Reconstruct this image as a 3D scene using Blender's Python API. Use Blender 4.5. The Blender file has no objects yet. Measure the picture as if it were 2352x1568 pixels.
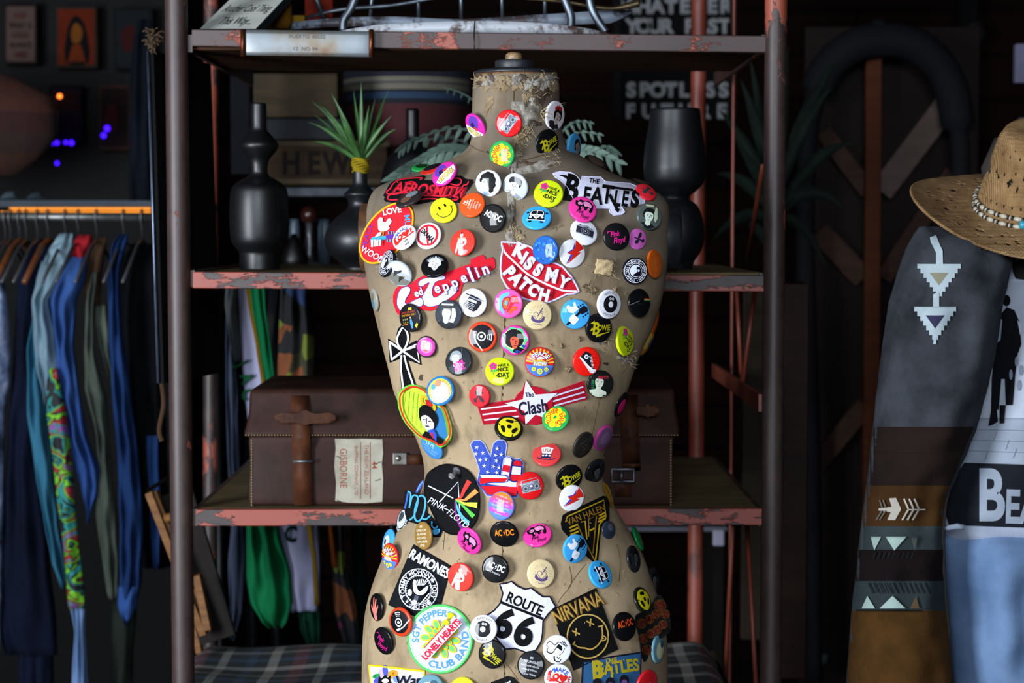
import bpy, bmesh, math, random
from math import sin, cos, pi, radians, sqrt, atan2
from mathutils import Vector, Matrix
from mathutils.bvhtree import BVHTree
from mathutils.geometry import tessellate_polygon

sc = bpy.context.scene
COL = sc.collection
rnd = random.Random(7)

# ------------------------------------------------------------------ camera
W_PX, H_PX = 2352, 1568
LENS = 65.0
F = LENS / 36.0 * W_PX
PITCH = atan2(784 - 530, F)
CAM = Vector((0, -2.336, 1.40))
cam_d = bpy.data.cameras.new('camera')
cam = bpy.data.objects.new('camera', cam_d)
COL.objects.link(cam)
cam.location = CAM
cam.rotation_euler = (pi / 2 - PITCH, 0, 0)
cam_d.lens = LENS
cam_d.sensor_width = 36
cam_d.clip_start = 0.05
cam_d.dof.use_dof = True
cam_d.dof.focus_distance = 2.24
cam_d.dof.aperture_fstop = 5.6
sc.camera = cam
# ------------------------------------------------------------------ world, daylight, exposure
wd = bpy.data.worlds.new('world')
sc.world = wd
wd.use_nodes = True
wd.node_tree.nodes['Background'].inputs[0].default_value = (0.55, 0.70, 1.0, 1)
wd.node_tree.nodes['Background'].inputs[1].default_value = 0.015


def area(name, loc, target, sx, sy, power, color):
    d = bpy.data.lights.new(name, 'AREA')
    d.shape = 'RECTANGLE'
    d.size, d.size_y, d.energy, d.color = sx, sy, power, color
    o = bpy.data.objects.new(name, d)
    COL.objects.link(o)
    o.location = loc
    o.rotation_euler = (Vector(target) - Vector(loc)).to_track_quat('-Z', 'Y').to_euler()
    return o


area('daylight_through_open_door', (-2.05, -2.1, 1.32), (0, 0, 1.18), 0.8, 1.3, 158, (0.86, 0.92, 1.0))
area('front_fill_light', (-0.2, -4.8, 2.2), (0.2, 0, 1.2), 1.8, 0.9, 150, (0.80, 0.89, 1.0))  # added fill from behind the camera, lifts the right side
wl = bpy.data.lights.new('warm_shop_lamp', 'POINT')
wl.energy, wl.color, wl.shadow_soft_size = 3.0, (1.0, 0.55, 0.25), 0.05
wlo = bpy.data.objects.new('warm_shop_lamp', wl)
COL.objects.link(wlo)
wlo.location = (1.6, -2.6, 2.4)
vs = sc.view_settings
vs.view_transform = 'Standard'
vs.look = 'None'
vs.exposure = 0.0
vs.gamma = 1.0
vs.use_curve_mapping = False

# ------------------------------------------------------------------ pixel -> world helpers (real planes at real depths)
RIGHT = Vector((1, 0, 0))
FWD = Vector((0, cos(PITCH), -sin(PITCH)))
UP = Vector((0, sin(PITCH), cos(PITCH)))


def ray(px, py):
    return (F * FWD + (px - 1176) * RIGHT - (py - 784) * UP).normalized()


def P(px, py, Y):
    d = ray(px, py)
    return CAM + d * ((Y - CAM.y) / d.y)


# ------------------------------------------------------------------ materials
DIM = 1.0  # albedo factor; background colours are darkened in place of weaker light there


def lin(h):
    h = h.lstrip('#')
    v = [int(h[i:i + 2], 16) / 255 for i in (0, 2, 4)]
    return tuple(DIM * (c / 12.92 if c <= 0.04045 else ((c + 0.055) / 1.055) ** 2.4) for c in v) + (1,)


MATS = {}


def newmat(name):
    m = bpy.data.materials.new(name)
    m.use_nodes = True
    nt = m.node_tree
    return m, nt, nt.nodes['Principled BSDF']


def coords(nt, scale=(1, 1, 1), kind='Object'):
    tc = nt.nodes.new('ShaderNodeTexCoord')
    mp = nt.nodes.new('ShaderNodeMapping')
    mp.inputs['Scale'].default_value = scale
    nt.links.new(tc.outputs[kind], mp.inputs[0])
    return mp.outputs[0]


def noise(nt, vec, s, detail=4, rough=0.6):
    n = nt.nodes.new('ShaderNodeTexNoise')
    n.inputs['Scale'].default_value = s
    n.inputs['Detail'].default_value = detail
    n.inputs['Roughness'].default_value = rough
    nt.links.new(vec, n.inputs['Vector'])
    return n.outputs['Fac']


def ramp(nt, fac, stops, const=False):
    r = nt.nodes.new('ShaderNodeValToRGB')
    if const:
        r.color_ramp.interpolation = 'CONSTANT'
    e = r.color_ramp.elements
    while len(e) < len(stops):
        e.new(0.5)
    for i, (p, c) in enumerate(stops):
        e[i].position = p
        e[i].color = lin(c) if isinstance(c, str) else c
    nt.links.new(fac, r.inputs[0])
    return r.outputs[0]


def bump(nt, bs, h, strength, dist=0.001):
    b = nt.nodes.new('ShaderNodeBump')
    b.inputs['Strength'].default_value = strength
    b.inputs['Distance'].default_value = dist
    nt.links.new(h, b.inputs['Height'])
    nt.links.new(b.outputs[0], bs.inputs['Normal'])


def mixc(nt, fac, a, b, mode='MIX'):
    m = nt.nodes.new('ShaderNodeMix')
    m.data_type = 'RGBA'
    m.blend_type = mode
    for sock, v in ((m.inputs[0], fac), (m.inputs[6], a), (m.inputs[7], b)):
        if isinstance(v, bpy.types.NodeSocket):
            nt.links.new(v, sock)
        else:
            sock.default_value = v if not isinstance(v, str) else lin(v)
    return m.outputs[2]


def M(hexc, kind='p'):
    """plain coloured materials: b glossy badge print, t embroidery thread, p matte, m metal, g glazed"""
    key = (hexc, kind, DIM)
    if key in MATS:
        return MATS[key]
    m, nt, bs = newmat({'b': 'badge_print_', 't': 'thread_', 'p': 'matte_', 'm': 'metal_', 'g': 'glaze_'}[kind] + hexc)
    c = lin(hexc)
    bs.inputs['Base Color'].default_value = c
    v = coords(nt)
    if kind == 'b':
        n = noise(nt, v, 6, 2)
        nt.links.new(ramp(nt, n, [(0.3, tuple(x * 0.93 for x in c[:3]) + (1,)), (0.7, c)]), bs.inputs['Base Color'])
        bs.inputs['Roughness'].default_value = 0.5
        bs.inputs['Specular IOR Level'].default_value = 0.1
        bs.inputs['Coat Weight'].default_value = 0.3
        bs.inputs['Coat Roughness'].default_value = 0.035
    elif kind == 't':
        bs.inputs['Roughness'].default_value = 0.75
        bs.inputs['Specular IOR Level'].default_value = 0.12
        n = noise(nt, coords(nt, (1, 1, 2.5)), 900, 2)
        nt.links.new(ramp(nt, n, [(0.3, tuple(x * 0.72 for x in c[:3]) + (1,)), (0.65, c)]), bs.inputs['Base Color'])
        bump(nt, bs, n, 0.6, 0.0006)
    elif kind == 'm':
        bs.inputs['Metallic'].default_value = 0.85
        n = noise(nt, v, 40)
        nt.links.new(ramp(nt, n, [(0.35, tuple(x * 0.55 for x in c[:3]) + (1,)), (0.65, c)]), bs.inputs['Base Color'])
        bs.inputs['Roughness'].default_value = 0.42
        bump(nt, bs, n, 0.2, 0.001)
    elif kind == 'g':
        bs.inputs['Roughness'].default_value = 0.42
        bs.inputs['Specular IOR Level'].default_value = 0.5
        n = noise(nt, v, 9)
        nt.links.new(ramp(nt, n, [(0.3, tuple(x * 0.7 for x in c[:3]) + (1,)), (0.7, c)]), bs.inputs['Base Color'])
        bump(nt, bs, noise(nt, v, 120), 0.12, 0.001)
    else:
        bs.inputs['Roughness'].default_value = 0.85
        bs.inputs['Specular IOR Level'].default_value = 0.12
        n = noise(nt, v, 25)
        nt.links.new(ramp(nt, n, [(0.3, tuple(x * 0.78 for x in c[:3]) + (1,)), (0.7, c)]), bs.inputs['Base Color'])
    MATS[key] = m
    return m


def cloth(name, a, b, scale=60, weave=900, stripes=None, mottled=4):
    m, nt, bs = newmat(name)
    v = coords(nt)
    n = noise(nt, v, mottled, 5)
    col = ramp(nt, n, [(0.32, a), (0.68, b)])
    if stripes:
        w = nt.nodes.new('ShaderNodeTexWave')
        w.inputs['Scale'].default_value = stripes[0]
        w.inputs['Distortion'].default_value = 0.4
        w.bands_direction = stripes[2] if len(stripes) > 2 else 'X'
        nt.links.new(v, w.inputs[0])
        col = mixc(nt, ramp(nt, w.outputs[1], [(0.45, (0, 0, 0, 1)), (0.6, (1, 1, 1, 1))]), col, stripes[1])
    nt.links.new(col, bs.inputs['Base Color'])
    bs.inputs['Roughness'].default_value = 0.95
    bs.inputs['Specular IOR Level'].default_value = 0.08
    h = noise(nt, v, weave, 2)
    h2 = noise(nt, v, scale, 4)
    bump(nt, bs, mixc(nt, 0.5, h, h2), 0.5, 0.002)
    return m


def paint_rust(name, paint, metal, lo, hi, scale=22, stretch=(1, 1, 1), zb=None):
    """chipped paint over dark metal"""
    m, nt, bs = newmat(name)
    v = coords(nt, stretch)
    n = noise(nt, v, scale, 8, 0.72)
    if zb:
        sp = nt.nodes.new('ShaderNodeSeparateXYZ')
        nt.links.new(v, sp.inputs[0])
        mr = nt.nodes.new('ShaderNodeMapRange')
        for q, w in zip((1, 2, 3, 4), (zb[0], zb[1], 0, zb[2])): mr.inputs[q].default_value = w
        nt.links.new(sp.outputs[2], mr.inputs[0])
        ad = nt.nodes.new('ShaderNodeMath')
        nt.links.new(n, ad.inputs[0])
        nt.links.new(mr.outputs[0], ad.inputs[1])
        n = ad.outputs[0]
    base = ramp(nt, noise(nt, v, 60, 5), [(0.3, metal), (0.7, '4a3835')])
    pn = ramp(nt, noise(nt, v, 9, 5), [(0.3, paint), (0.75, 'b25a45')])
    mask = ramp(nt, n, [(lo, (0, 0, 0, 1)), (hi, (1, 1, 1, 1))])
    nt.links.new(mixc(nt, mask, base, pn), bs.inputs['Base Color'])
    bs.inputs['Roughness'].default_value = 0.5
    bump(nt, bs, mask, 0.5, 0.0012)
    return m


def wood(name, a, b, scale=(3, 40, 40), rough=0.65, s=3):
    m, nt, bs = newmat(name)
    v = coords(nt, scale)
    n = noise(nt, v, s, 8, 0.65)
    nt.links.new(ramp(nt, n, [(0.3, a), (0.7, b)]), bs.inputs['Base Color'])
    bs.inputs['Roughness'].default_value = rough
    bs.inputs['Specular IOR Level'].default_value = 0.5 if rough < .55 else 0.12
    bump(nt, bs, n, 0.35, 0.002)
    return m


def emit(name, hexc, s):
    m, nt, bs = newmat(name)
    bs.inputs['Base Color'].default_value = lin(hexc)
    bs.inputs['Emission Color'].default_value = tuple(q / DIM for q in lin(hexc)[:3]) + (1,)
    bs.inputs['Emission Strength'].default_value = s
    return m


# ------------------------------------------------------------------ objects
def tag(o, label=None, cat=None, group=None, kind=None):
    if label: o['label'] = label
    if cat: o['category'] = cat
    if group: o['group'] = group
    if kind: o['kind'] = kind
    return o


def empty(name, loc=(0, 0, 0), label=None, cat=None, group=None):
    o = bpy.data.objects.new(name, None)
    o.empty_display_size = 0.05
    COL.objects.link(o)
    o.location = loc
    return tag(o, label, cat, group)


def put(name, bm, mats, parent=None, smooth=True, sub=0, bevel=0):
    me = bpy.data.meshes.new(name)
    if smooth:
        for f in bm.faces:
            f.smooth = True
    bm.normal_update()
    bm.to_mesh(me)
    bm.free()
    for m in (mats if isinstance(mats, (list, tuple)) else [mats]):
        me.materials.append(m)
    o = bpy.data.objects.new(name, me)
    COL.objects.link(o)
    if parent:
        o.parent = parent
        if not parent.parent:
            o.matrix_parent_inverse = parent.matrix_basis.inverted()
    if bevel:
        b = o.modifiers.new('bevel', 'BEVEL')
        b.width, b.segments, b.limit_method, b.angle_limit = bevel, 2, 'ANGLE', radians(40)
    if sub:
        s = o.modifiers.new('subdivision', 'SUBSURF')
        s.levels = s.render_levels = sub
    return o


def box(bm, lo, hi, mi=0, rot=None, about=None):
    x0, y0, z0 = lo
    x1, y1, z1 = hi
    vs_ = [Vector(p) for p in ((x0, y0, z0), (x1, y0, z0), (x1, y1, z0), (x0, y1, z0), (x0, y0, z1), (x1, y0, z1), (x1, y1, z1), (x0, y1, z1))]
    if rot is not None:
        c = Vector(about) if about is not None else sum(vs_, Vector()) / 8
        vs_ = [c + rot @ (v - c) for v in vs_]
    v = [bm.verts.new(p) for p in vs_]
    for q in ((0, 3, 2, 1), (4, 5, 6, 7), (0, 1, 5, 4), (1, 2, 6, 5), (2, 3, 7, 6), (3, 0, 4, 7)):
        bm.faces.new([v[i] for i in q]).material_index = mi
    return v


def tube(bm, pts, r, seg=8, mi=0, cap=True):
    pts = [Vector(p) for p in pts]
    rs = r if isinstance(r, (list, tuple)) else [r] * len(pts)
    rings = []
    n = len(pts)
    prev = None
    for i, p in enumerate(pts):
        t = (pts[min(i + 1, n - 1)] - pts[max(i - 1, 0)])
        if t.length < 1e-9: t = Vector((0, 0, 1))
        t.normalize()
        if prev is None:
            a = t.cross(Vector((0, 0, 1)))
            if a.length < 0.2: a = t.cross(Vector((0, 1, 0)))
        else:
            a = prev - t * prev.dot(t)
        a.normalize()
        prev = a
        b = t.cross(a)
        rings.append([bm.verts.new(p + (a * cos(2 * pi * k / seg) + b * sin(2 * pi * k / seg)) * rs[i]) for k in range(seg)])
    for i in range(n - 1):
        for k in range(seg):
            bm.faces.new((rings[i][k], rings[i][(k + 1) % seg], rings[i + 1][(k + 1) % seg], rings[i + 1][k])).material_index = mi
    if cap:
        for q in (rings[0][::-1], rings[-1]):
            bm.faces.new(q).material_index = mi
    return rings


def loop_tube(bm, pts, r, seg=8, mi=0):
    pts = [Vector(p) for p in pts]
    n = len(pts)
    rings = []
    for i, p in enumerate(pts):
        t = (pts[(i + 1) % n] - pts[i - 1]).normalized()
        a = t.cross(Vector((0, 1, 0.01))).normalized()
        b = t.cross(a)
        rings.append([bm.verts.new(p + (a * cos(2 * pi * k / seg) + b * sin(2 * pi * k / seg)) * r) for k in range(seg)])
    for i in range(n):
        A, B = rings[i], rings[(i + 1) % n]
        for k in range(seg):
            bm.faces.new((A[k], A[(k + 1) % seg], B[(k + 1) % seg], B[k])).material_index = mi


def lathe(bm, prof, c=(0, 0, 0), seg=40, mi=0, sy=1.0, closed=False):
    c = Vector(c)
    rings = []
    for r, z in prof:
        rings.append([bm.verts.new(c + Vector((max(r, 1e-5) * cos(2 * pi * k / seg), sy * max(r, 1e-5) * sin(2 * pi * k / seg), z))) for k in range(seg)])
    for i in range(len(prof) - 1):
        for k in range(seg):
            bm.faces.new((rings[i][k], rings[i][(k + 1) % seg], rings[i + 1][(k + 1) % seg], rings[i + 1][k])).material_index = mi
    bm.faces.new(rings[0][::-1]).material_index = mi
    bm.faces.new(rings[-1]).material_index = mi


def cr(pts, n=6, closed=False):
    """Catmull-Rom through points"""
    pts = [Vector(p) for p in pts]
    out = []
    m = len(pts)
    for i in range(m if closed else m - 1):
        if closed:
            a, b, c, d = pts[i - 1], pts[i], pts[(i + 1) % m], pts[(i + 2) % m]
        else:
            a, b, c, d = pts[max(i - 1, 0)], pts[i], pts[i + 1], pts[min(i + 2, m - 1)]
        for k in range(n):
            t = k / n
            out.append(0.5 * (2 * b + (c - a) * t + (2 * a - 5 * b + 4 * c - d) * t * t + (3 * b - a - 3 * c + d) * t ** 3))
    if not closed:
        out.append(pts[-1])
    return out


def interp(tab, x):
    if x <= tab[0][0]: return tab[0][1:]
    for a, b in zip(tab, tab[1:]):
        if x <= b[0]:
            t = (x - a[0]) / (b[0] - a[0])
            t = t * t * (3 - 2 * t) * 0.35 + t * 0.65
            return tuple(p + (q - p) * t for p, q in zip(a[1:], b[1:]))
    return tab[-1][1:]


def loft(bm, rows, Y, dep, folds=(6, 0.006), mi=0, N=56, sub=5, seed=0, power=2.2, Yslope=None):
    """a hanging, filled cloth volume: rows are (py, pxLeft, pxRight) at depth Y; dep is its half thickness"""
    r_ = random.Random(seed)
    rows = [tuple(map(float, r)) for r in rows]
    ph = r_.uniform(0, 6)
    n = (len(rows) - 1) * sub + 1
    rings = []
    for i in range(n):
        py = rows[0][0] + (rows[-1][0] - rows[0][0]) * i / (n - 1)
        L, R = interp(rows, py)
        y = Y if Yslope is None else Y + Yslope * i / (n - 1)
        a, b = P(L, py, y), P(R, py, y)
        c, hw = (a + b) / 2, (b - a).length / 2
        e = min(1.0, 0.35 + min(i, n - 1 - i) * 0.25)
        d = min(dep, hw * 1.2) * (e if i < 4 or i > n - 4 else 1)
        ring = []
        for k in range(N):
            t = 2 * pi * k / N
            sx, sy = cos(t), sin(t)
            x = hw * math.copysign(abs(sx) ** (2 / power), sx)
            yy = -d * math.copysign(abs(sy) ** (2 / power), sy)
            f = folds[1] * (sin(folds[0] * sx * 1.7 + ph + i * 0.13) + 0.5 * sin(folds[0] * 2.3 * sx + 2 * ph - i * 0.21)) * abs(sy)
            f += folds[1] * 0.5 * sin(i * 0.9 + ph * 3 + sx * 3) * abs(sy)
            ring.append(bm.verts.new(c + Vector((x, yy - f, 0))))
        rings.append(ring)
    for i in range(n - 1):
        for k in range(N):
            bm.faces.new((rings[i][k], rings[i + 1][k], rings[i + 1][(k + 1) % N], rings[i][(k + 1) % N])).material_index = mi
    bm.faces.new(rings[0]).material_index = mi
    bm.faces.new(rings[-1][::-1]).material_index = mi


# ------------------------------------------------------------------ flat artwork (print, embroidery, lettering) as fitted meshes
GL = {}


def _tm(body, off):
    cu = bpy.data.curves.new('t', 'FONT')
    cu.body = body
    cu.offset = off
    cu.resolution_u = 5
    ob = bpy.data.objects.new('t', cu)
    me = bpy.data.meshes.new_from_object(ob)
    vs_ = [(v.co.x, v.co.y) for v in me.vertices]
    fs = [tuple(p.vertices) for p in me.polygons]
    bpy.data.objects.remove(ob)
    bpy.data.meshes.remove(me)
    bpy.data.curves.remove(cu)
    return vs_, fs


def glyph(ch, off):
    k = (ch, off)
    if k not in GL:
        vs_, fs = _tm(ch, off) if ch != ' ' else ([], [])
        a = max(v[0] for v in _tm(ch + 'I', off)[0]) - max(v[0] for v in _tm('I', off)[0])
        GL[k] = (vs_, fs, a)
    return GL[k]


CAP = max(v[1] for v in glyph('H', 0.0)[0])


class Art:
    def __init__(s, kind='b', fl=1):
        s.kind, s.fl = kind, fl
        s.mats, s.items, s.lay = [], [], 0
        s.shape = None

    def mi(s, c):
        m = c if not isinstance(c, str) else M(c, s.kind)
        if m not in s.mats: s.mats.append(m)
        return s.mats.index(m)

    def add(s, vs_, fs, c, step=True):
        if step: s.lay += 1
        s.items.append((vs_, fs, s.mi(c), s.lay))

    def p(s, c, pts, smooth=0, holes=()):
        if smooth: pts = [(v.x, v.y) for v in cr([(x, y, 0) for x, y in pts], smooth, True)]
        loops = [[Vector((x, y, 0)) for x, y in pts]] + [[Vector((x, y, 0)) for x, y in h] for h in holes]
        tr = tessellate_polygon(loops)
        s.add([(v.x, v.y) for l in loops for v in l], tr, c)
        return pts

    def c(s, c, x, y, r, ry=None, rot=0, n=28):
        ry = ry or r
        a = radians(rot) * s.fl
        pts = [(x + r * cos(t) * cos(a) - ry * sin(t) * sin(a), y + r * cos(t) * sin(a) + ry * sin(t) * cos(a)) for t in [2 * pi * k / n for k in range(n)]]
        s.add([(x, y)] + pts, [(0, 1 + k, 1 + (k + 1) % n) for k in range(n)], c)

    def rg(s, c, x, y, r, w, ry=None, a0=0, a1=360, n=44):
        ry = ry or r
        pts = [(x + r * cos(radians(a0 + (a1 - a0) * k / n)), y + s.fl * ry * sin(radians(a0 + (a1 - a0) * k / n))) for k in range(n + 1)]
        s.s(c, w, pts)

    def s(s, c, w, pts, smooth=0, w1=None):
        if smooth: pts = [(v.x, v.y) for v in cr([(x, y, 0) for x, y in pts], smooth)]
        n = len(pts)
        L, R = [], []
        for i, (x, y) in enumerate(pts):
            a, b = pts[max(i - 1, 0)], pts[min(i + 1, n - 1)]
            dx, dy = b[0] - a[0], b[1] - a[1]
            l = sqrt(dx * dx + dy * dy) or 1
            ww = (w if w1 is None else w + (w1 - w) * i / (n - 1)) / 2
            L.append((x - dy / l * ww, y + dx / l * ww))
            R.append((x + dy / l * ww, y - dx / l * ww))
        s.add(L + R, [(i, i + 1, n + i + 1, n + i) for i in range(n - 1)], c)

    def t(s, c, text, x, y, size, rot=0, sx=1.0, b=0.0, sh=0.0, sp=1.0, step=True):
        """centred text line; size = cap height"""
        k = size / CAP
        wd_ = sum(glyph(ch, b)[2] * sp for ch in text) - (sp - 1) * 0.0
        ox = -wd_ / 2
        vs_, fs = [], []
        a = radians(rot)
        for ch in text:
            gv, gf, adv = glyph(ch, b)
            base = len(vs_)
            for vx, vy in gv:
                X, Yv = (ox + vx + sh * vy) * k * sx, (vy - CAP / 2) * k
                X, Yv = X * cos(a) - Yv * sin(a), X * sin(a) + Yv * cos(a)
                vs_.append((x + X, y + Yv * s.fl))
            fs += [tuple(i + base for i in f) for f in gf]
            ox += adv * sp
        s.add(vs_, fs, c, step)

    def at(s, c, text, cx, cy, r, ang, size, b=0.0, inner=False, sx=1.0, sp=1.0, ry=None):
        """text on a circle about (cx,cy); ang = image angle of its middle; inner = reads along the bottom"""
        k = size / CAP * sx
        ry = ry or r
        tot = sum(glyph(ch, b)[2] * sp for ch in text) * k
        pos = -tot / 2
        vs_, fs = [], []
        for ch in text:
            gv, gf, adv = glyph(ch, b)
            mid = pos + adv * k * sp / 2
            th = radians(ang) + (mid / r if inner else -mid / r)
            rot = th + (pi / 2 if inner else -pi / 2)
            base = len(vs_)
            for vx, vy in gv:
                X, Yv = (vx - adv / 2) * k, (vy - CAP / 2) * size / CAP
                X, Yv = X * cos(rot) - Yv * sin(rot), X * sin(rot) + Yv * cos(rot)
                vs_.append((cx + r * cos(th) + X, cy + s.fl * (ry * sin(th) + Yv)))
            fs += [tuple(i + base for i in f) for f in gf]
            pos += adv * k * sp
        s.add(vs_, fs, c)

    def star(s, c, x, y, r, rot=0, k=0.42, n=5):
        s.p(c, [(x + (r if i % 2 == 0 else r * k) * cos(radians(90 + rot) + pi * i / n), y + s.fl * (r if i % 2 == 0 else r * k) * sin(radians(90 + rot) + pi * i / n)) for i in range(2 * n)])

    def bm(s, step, bm=None, off=0):
        out = bm or bmesh.new()
        for vs_, fs, mi, lay in s.items:
            if not vs_: continue
            b = bmesh.new()
            v = [b.verts.new((x, y, lay)) for x, y in vs_]
            for f in fs:
                try:
                    b.faces.new([v[i] for i in f]).material_index = mi + off
                except ValueError:
                    pass
            if step:
                for ax in (0, 1):
                    lo, hi = min(q[ax] for q in vs_), max(q[ax] for q in vs_)
                    k = math.ceil(lo / step)
                    while k * step < hi:
                        co, no = [0, 0, 0], [0, 0, 0]
                        co[ax], no[ax] = k * step, 1
                        bmesh.ops.bisect_plane(b, geom=b.verts[:] + b.edges[:] + b.faces[:], plane_co=co, plane_no=no)
                        k += 1
            me = bpy.data.meshes.new('x')
            b.to_mesh(me)
            b.free()
            out.from_mesh(me)
            bpy.data.meshes.remove(me)
        return out
# ================================================================== the dress form
# rows: py, left px, right px, front depth, back depth (metres), centre y, superellipse power
ROWS = [
    (168, 1090, 1280, .050, .050, .000, 2.0), (200, 1086, 1285, .052, .052, .0, 2.0), (260, 1084, 1286, .052, .052, .0, 2.0),
    (310, 1083, 1294, .053, .052, .0, 2.0), (333, 1078, 1302, .055, .053, .0, 2.0), (345, 1068, 1312, .058, .054, .0, 2.0),
    (358, 1050, 1334, .062, .056, .0, 2.0), (372, 1022, 1358, .067, .058, .0, 2.1), (386, 985, 1382, .072, .060, .0, 2.15),
    (400, 945, 1412, .077, .062, .0, 2.2), (415, 900, 1448, .082, .064, .0, 2.25), (430, 868, 1482, .086, .068, .0, 2.3),
    (445, 854, 1514, .091, .071, .0, 2.35), (465, 846, 1532, .096, .074, .0, 2.4), (490, 842, 1537, .101, .078, .0, 2.4),
    (530, 838, 1537, .108, .082, .0, 2.4), (570, 836, 1536, .114, .085, .0, 2.35), (610, 838, 1532, .118, .087, .0, 2.3),
    (660, 847, 1525, .120, .088, .0, 2.25), (700, 856, 1516, .119, .088, .0, 2.2), (750, 868, 1500, .115, .088, .0, 2.2),
    (800, 880, 1476, .110, .086, .0, 2.15), (850, 893, 1457, .104, .082, .0, 2.1), (900, 905, 1440, .098, .078, .0, 2.1),
    (950, 928, 1420, .092, .074, .0, 2.1), (1000, 953, 1402, .087, .071, .0, 2.05), (1040, 968, 1388, .084, .070, .0, 2.05),
    (1070, 974, 1382, .083, .070, .0, 2.05), (1100, 974, 1386, .084, .072, .0, 2.05), (1140, 962, 1401, .088, .076, .0, 2.1),
    (1180, 938, 1422, .094, .082, .0, 2.1), (1220, 911, 1446, .101, .090, .0, 2.15), (1260, 889, 1470, .107, .096, .0, 2.2),
    (1300, 871, 1487, .113, .102, .0, 2.2), (1350, 853, 1505, .119, .108, .0, 2.2), (1400, 840, 1520, .123, .112, .0, 2.2),
    (1460, 834, 1531, .126, .114, .0, 2.2), (1520, 832, 1533, .127, .114, .0, 2.2), (1600, 832, 1533, .127, .113, .0, 2.2),
    (1720, 840, 1526, .125, .110, .0, 2.2), (1800, 850, 1516, .122, .106, .0, 2.2)]


def torso_mesh(bm, NS=120, SUB=4):
    n = (len(ROWS) - 1) * SUB + 1
    rings = []
    pts = [Vector(r[1:4]) for r in ROWS]
    for i in range(n):
        j, t = min(i // SUB, len(ROWS) - 2), (i - min(i // SUB, len(ROWS) - 2) * SUB) / SUB
        a, b = ROWS[j], ROWS[j + 1]
        a0, b1 = ROWS[max(j - 1, 0)], ROWS[min(j + 2, len(ROWS) - 1)]
        v = []
        for q in range(7):
            if q == 0:
                v.append(a[0] + (b[0] - a[0]) * t)
                continue
            h = b[0] - a[0]
            m0 = (b[q] - a0[q]) / max(b[0] - a0[0], 1) * h
            m1 = (b1[q] - a[q]) / max(b1[0] - a[0], 1) * h
            v.append((2 * t ** 3 - 3 * t * t + 1) * a[q] + (t ** 3 - 2 * t * t + t) * m0 + (3 * t * t - 2 * t ** 3) * b[q] + (t ** 3 - t * t) * m1)
        py, L, R, f, bk, cy, pw = v
        A, B = P(L, py, 0), P(R, py, 0)
        c, hw = (A + B) / 2, (B - A).length / 2
        ring = []
        for k in range(NS):
            th = 2 * pi * k / NS
            cx_, sy_ = cos(th), sin(th)
            x = hw * math.copysign(abs(cx_) ** (2 / pw), cx_)
            d = f if sy_ > 0 else bk
            y = -d * math.copysign(abs(sy_) ** (2 / pw), sy_)
            bust = 0
            if sy_ > 0 and 480 < py < 820:
                e = math.exp(-((py - 640) / 85) ** 2)
                bust = 0.006 * e * (math.exp(-((x + .085) / .06) ** 2) + math.exp(-((x - .085) / .06) ** 2))
            ring.append(bm.verts.new(c + Vector((x, y + cy - bust, 0))))
        rings.append(ring)
    for i in range(n - 1):
        for k in range(NS):
            bm.faces.new((rings[i][k], rings[i + 1][k], rings[i + 1][(k + 1) % NS], rings[i][(k + 1) % NS]))
    bm.faces.new(rings[0])
    bm.faces.new(rings[-1][::-1])


def cloth_body():
    m, nt, bs = newmat('aged_linen')
    v = coords(nt)
    big = ramp(nt, noise(nt, v, 5, 6, 0.6), [(0.3, '75634d'), (0.5, '9b876a'), (0.72, 'b09a79')])
    # greyed, soiled upper half of the cloth
    sep = nt.nodes.new('ShaderNodeSeparateXYZ')
    tc = nt.nodes.new('ShaderNodeTexCoord')
    nt.links.new(tc.outputs['Object'], sep.inputs[0])
    mr = nt.nodes.new('ShaderNodeMapRange')
    mr.inputs[1].default_value, mr.inputs[2].default_value = 1.24, 1.40
    nt.links.new(sep.outputs[2], mr.inputs[0])
    mu = nt.nodes.new('ShaderNodeMath')
    mu.operation = 'MULTIPLY'
    nt.links.new(mr.outputs[0], mu.inputs[0])
    nt.links.new(ramp(nt, noise(nt, v, 8, 4), [(0.25, (0.35, 0.35, 0.35, 1)), (0.6, (0.95, 0.95, 0.95, 1))]), mu.inputs[1])
    col = mixc(nt, mu.outputs[0], big, '61594f')
    stains = ramp(nt, noise(nt, coords(nt, (1, 1, .45)), 26, 7, 0.7), [(0.50, (0, 0, 0, 1)), (0.66, (1, 1, 1, 1))])
    col = mixc(nt, stains, col, mixc(nt, 0.5, col, '5d4a33'))
    specks = ramp(nt, noise(nt, v, 150, 3, 0.6), [(0.67, (0, 0, 0, 1)), (0.74, (1, 1, 1, 1))])
    col = mixc(nt, specks, col, '6b5638')
    wx = nt.nodes.new('ShaderNodeTexWave')
    wx.inputs['Scale'].default_value = 560
    wx.bands_direction = 'X'
    wz = nt.nodes.new('ShaderNodeTexWave')
    wz.inputs['Scale'].default_value = 500
    wz.bands_direction = 'Z'
    for w in (wx, wz):
        w.inputs['Distortion'].default_value = 3
        w.inputs['Detail'].default_value = 2
        nt.links.new(v, w.inputs[0])
    wv = mixc(nt, 0.5, wx.outputs[1], wz.outputs[1])
    col = mixc(nt, 0.12, col, wv, 'MULTIPLY')
    nt.links.new(col, bs.inputs['Base Color'])
    bs.inputs['Roughness'].default_value = 0.85
    bs.inputs['Specular IOR Level'].default_value = 0.25
    bump(nt, bs, mixc(nt, 0.6, wv, noise(nt, v, 70, 6)), 0.35, 0.0012)
    return m


form = empty('dress_form', (0, 0, 0), 'antique linen dress form torso covered in badges and patches, in front of the shelf', 'dress form')
bm = bmesh.new()
torso_mesh(bm)
bm.normal_update()
BVH = BVHTree.FromBMesh(bm)
put('torso', bm, cloth_body(), form)


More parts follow.
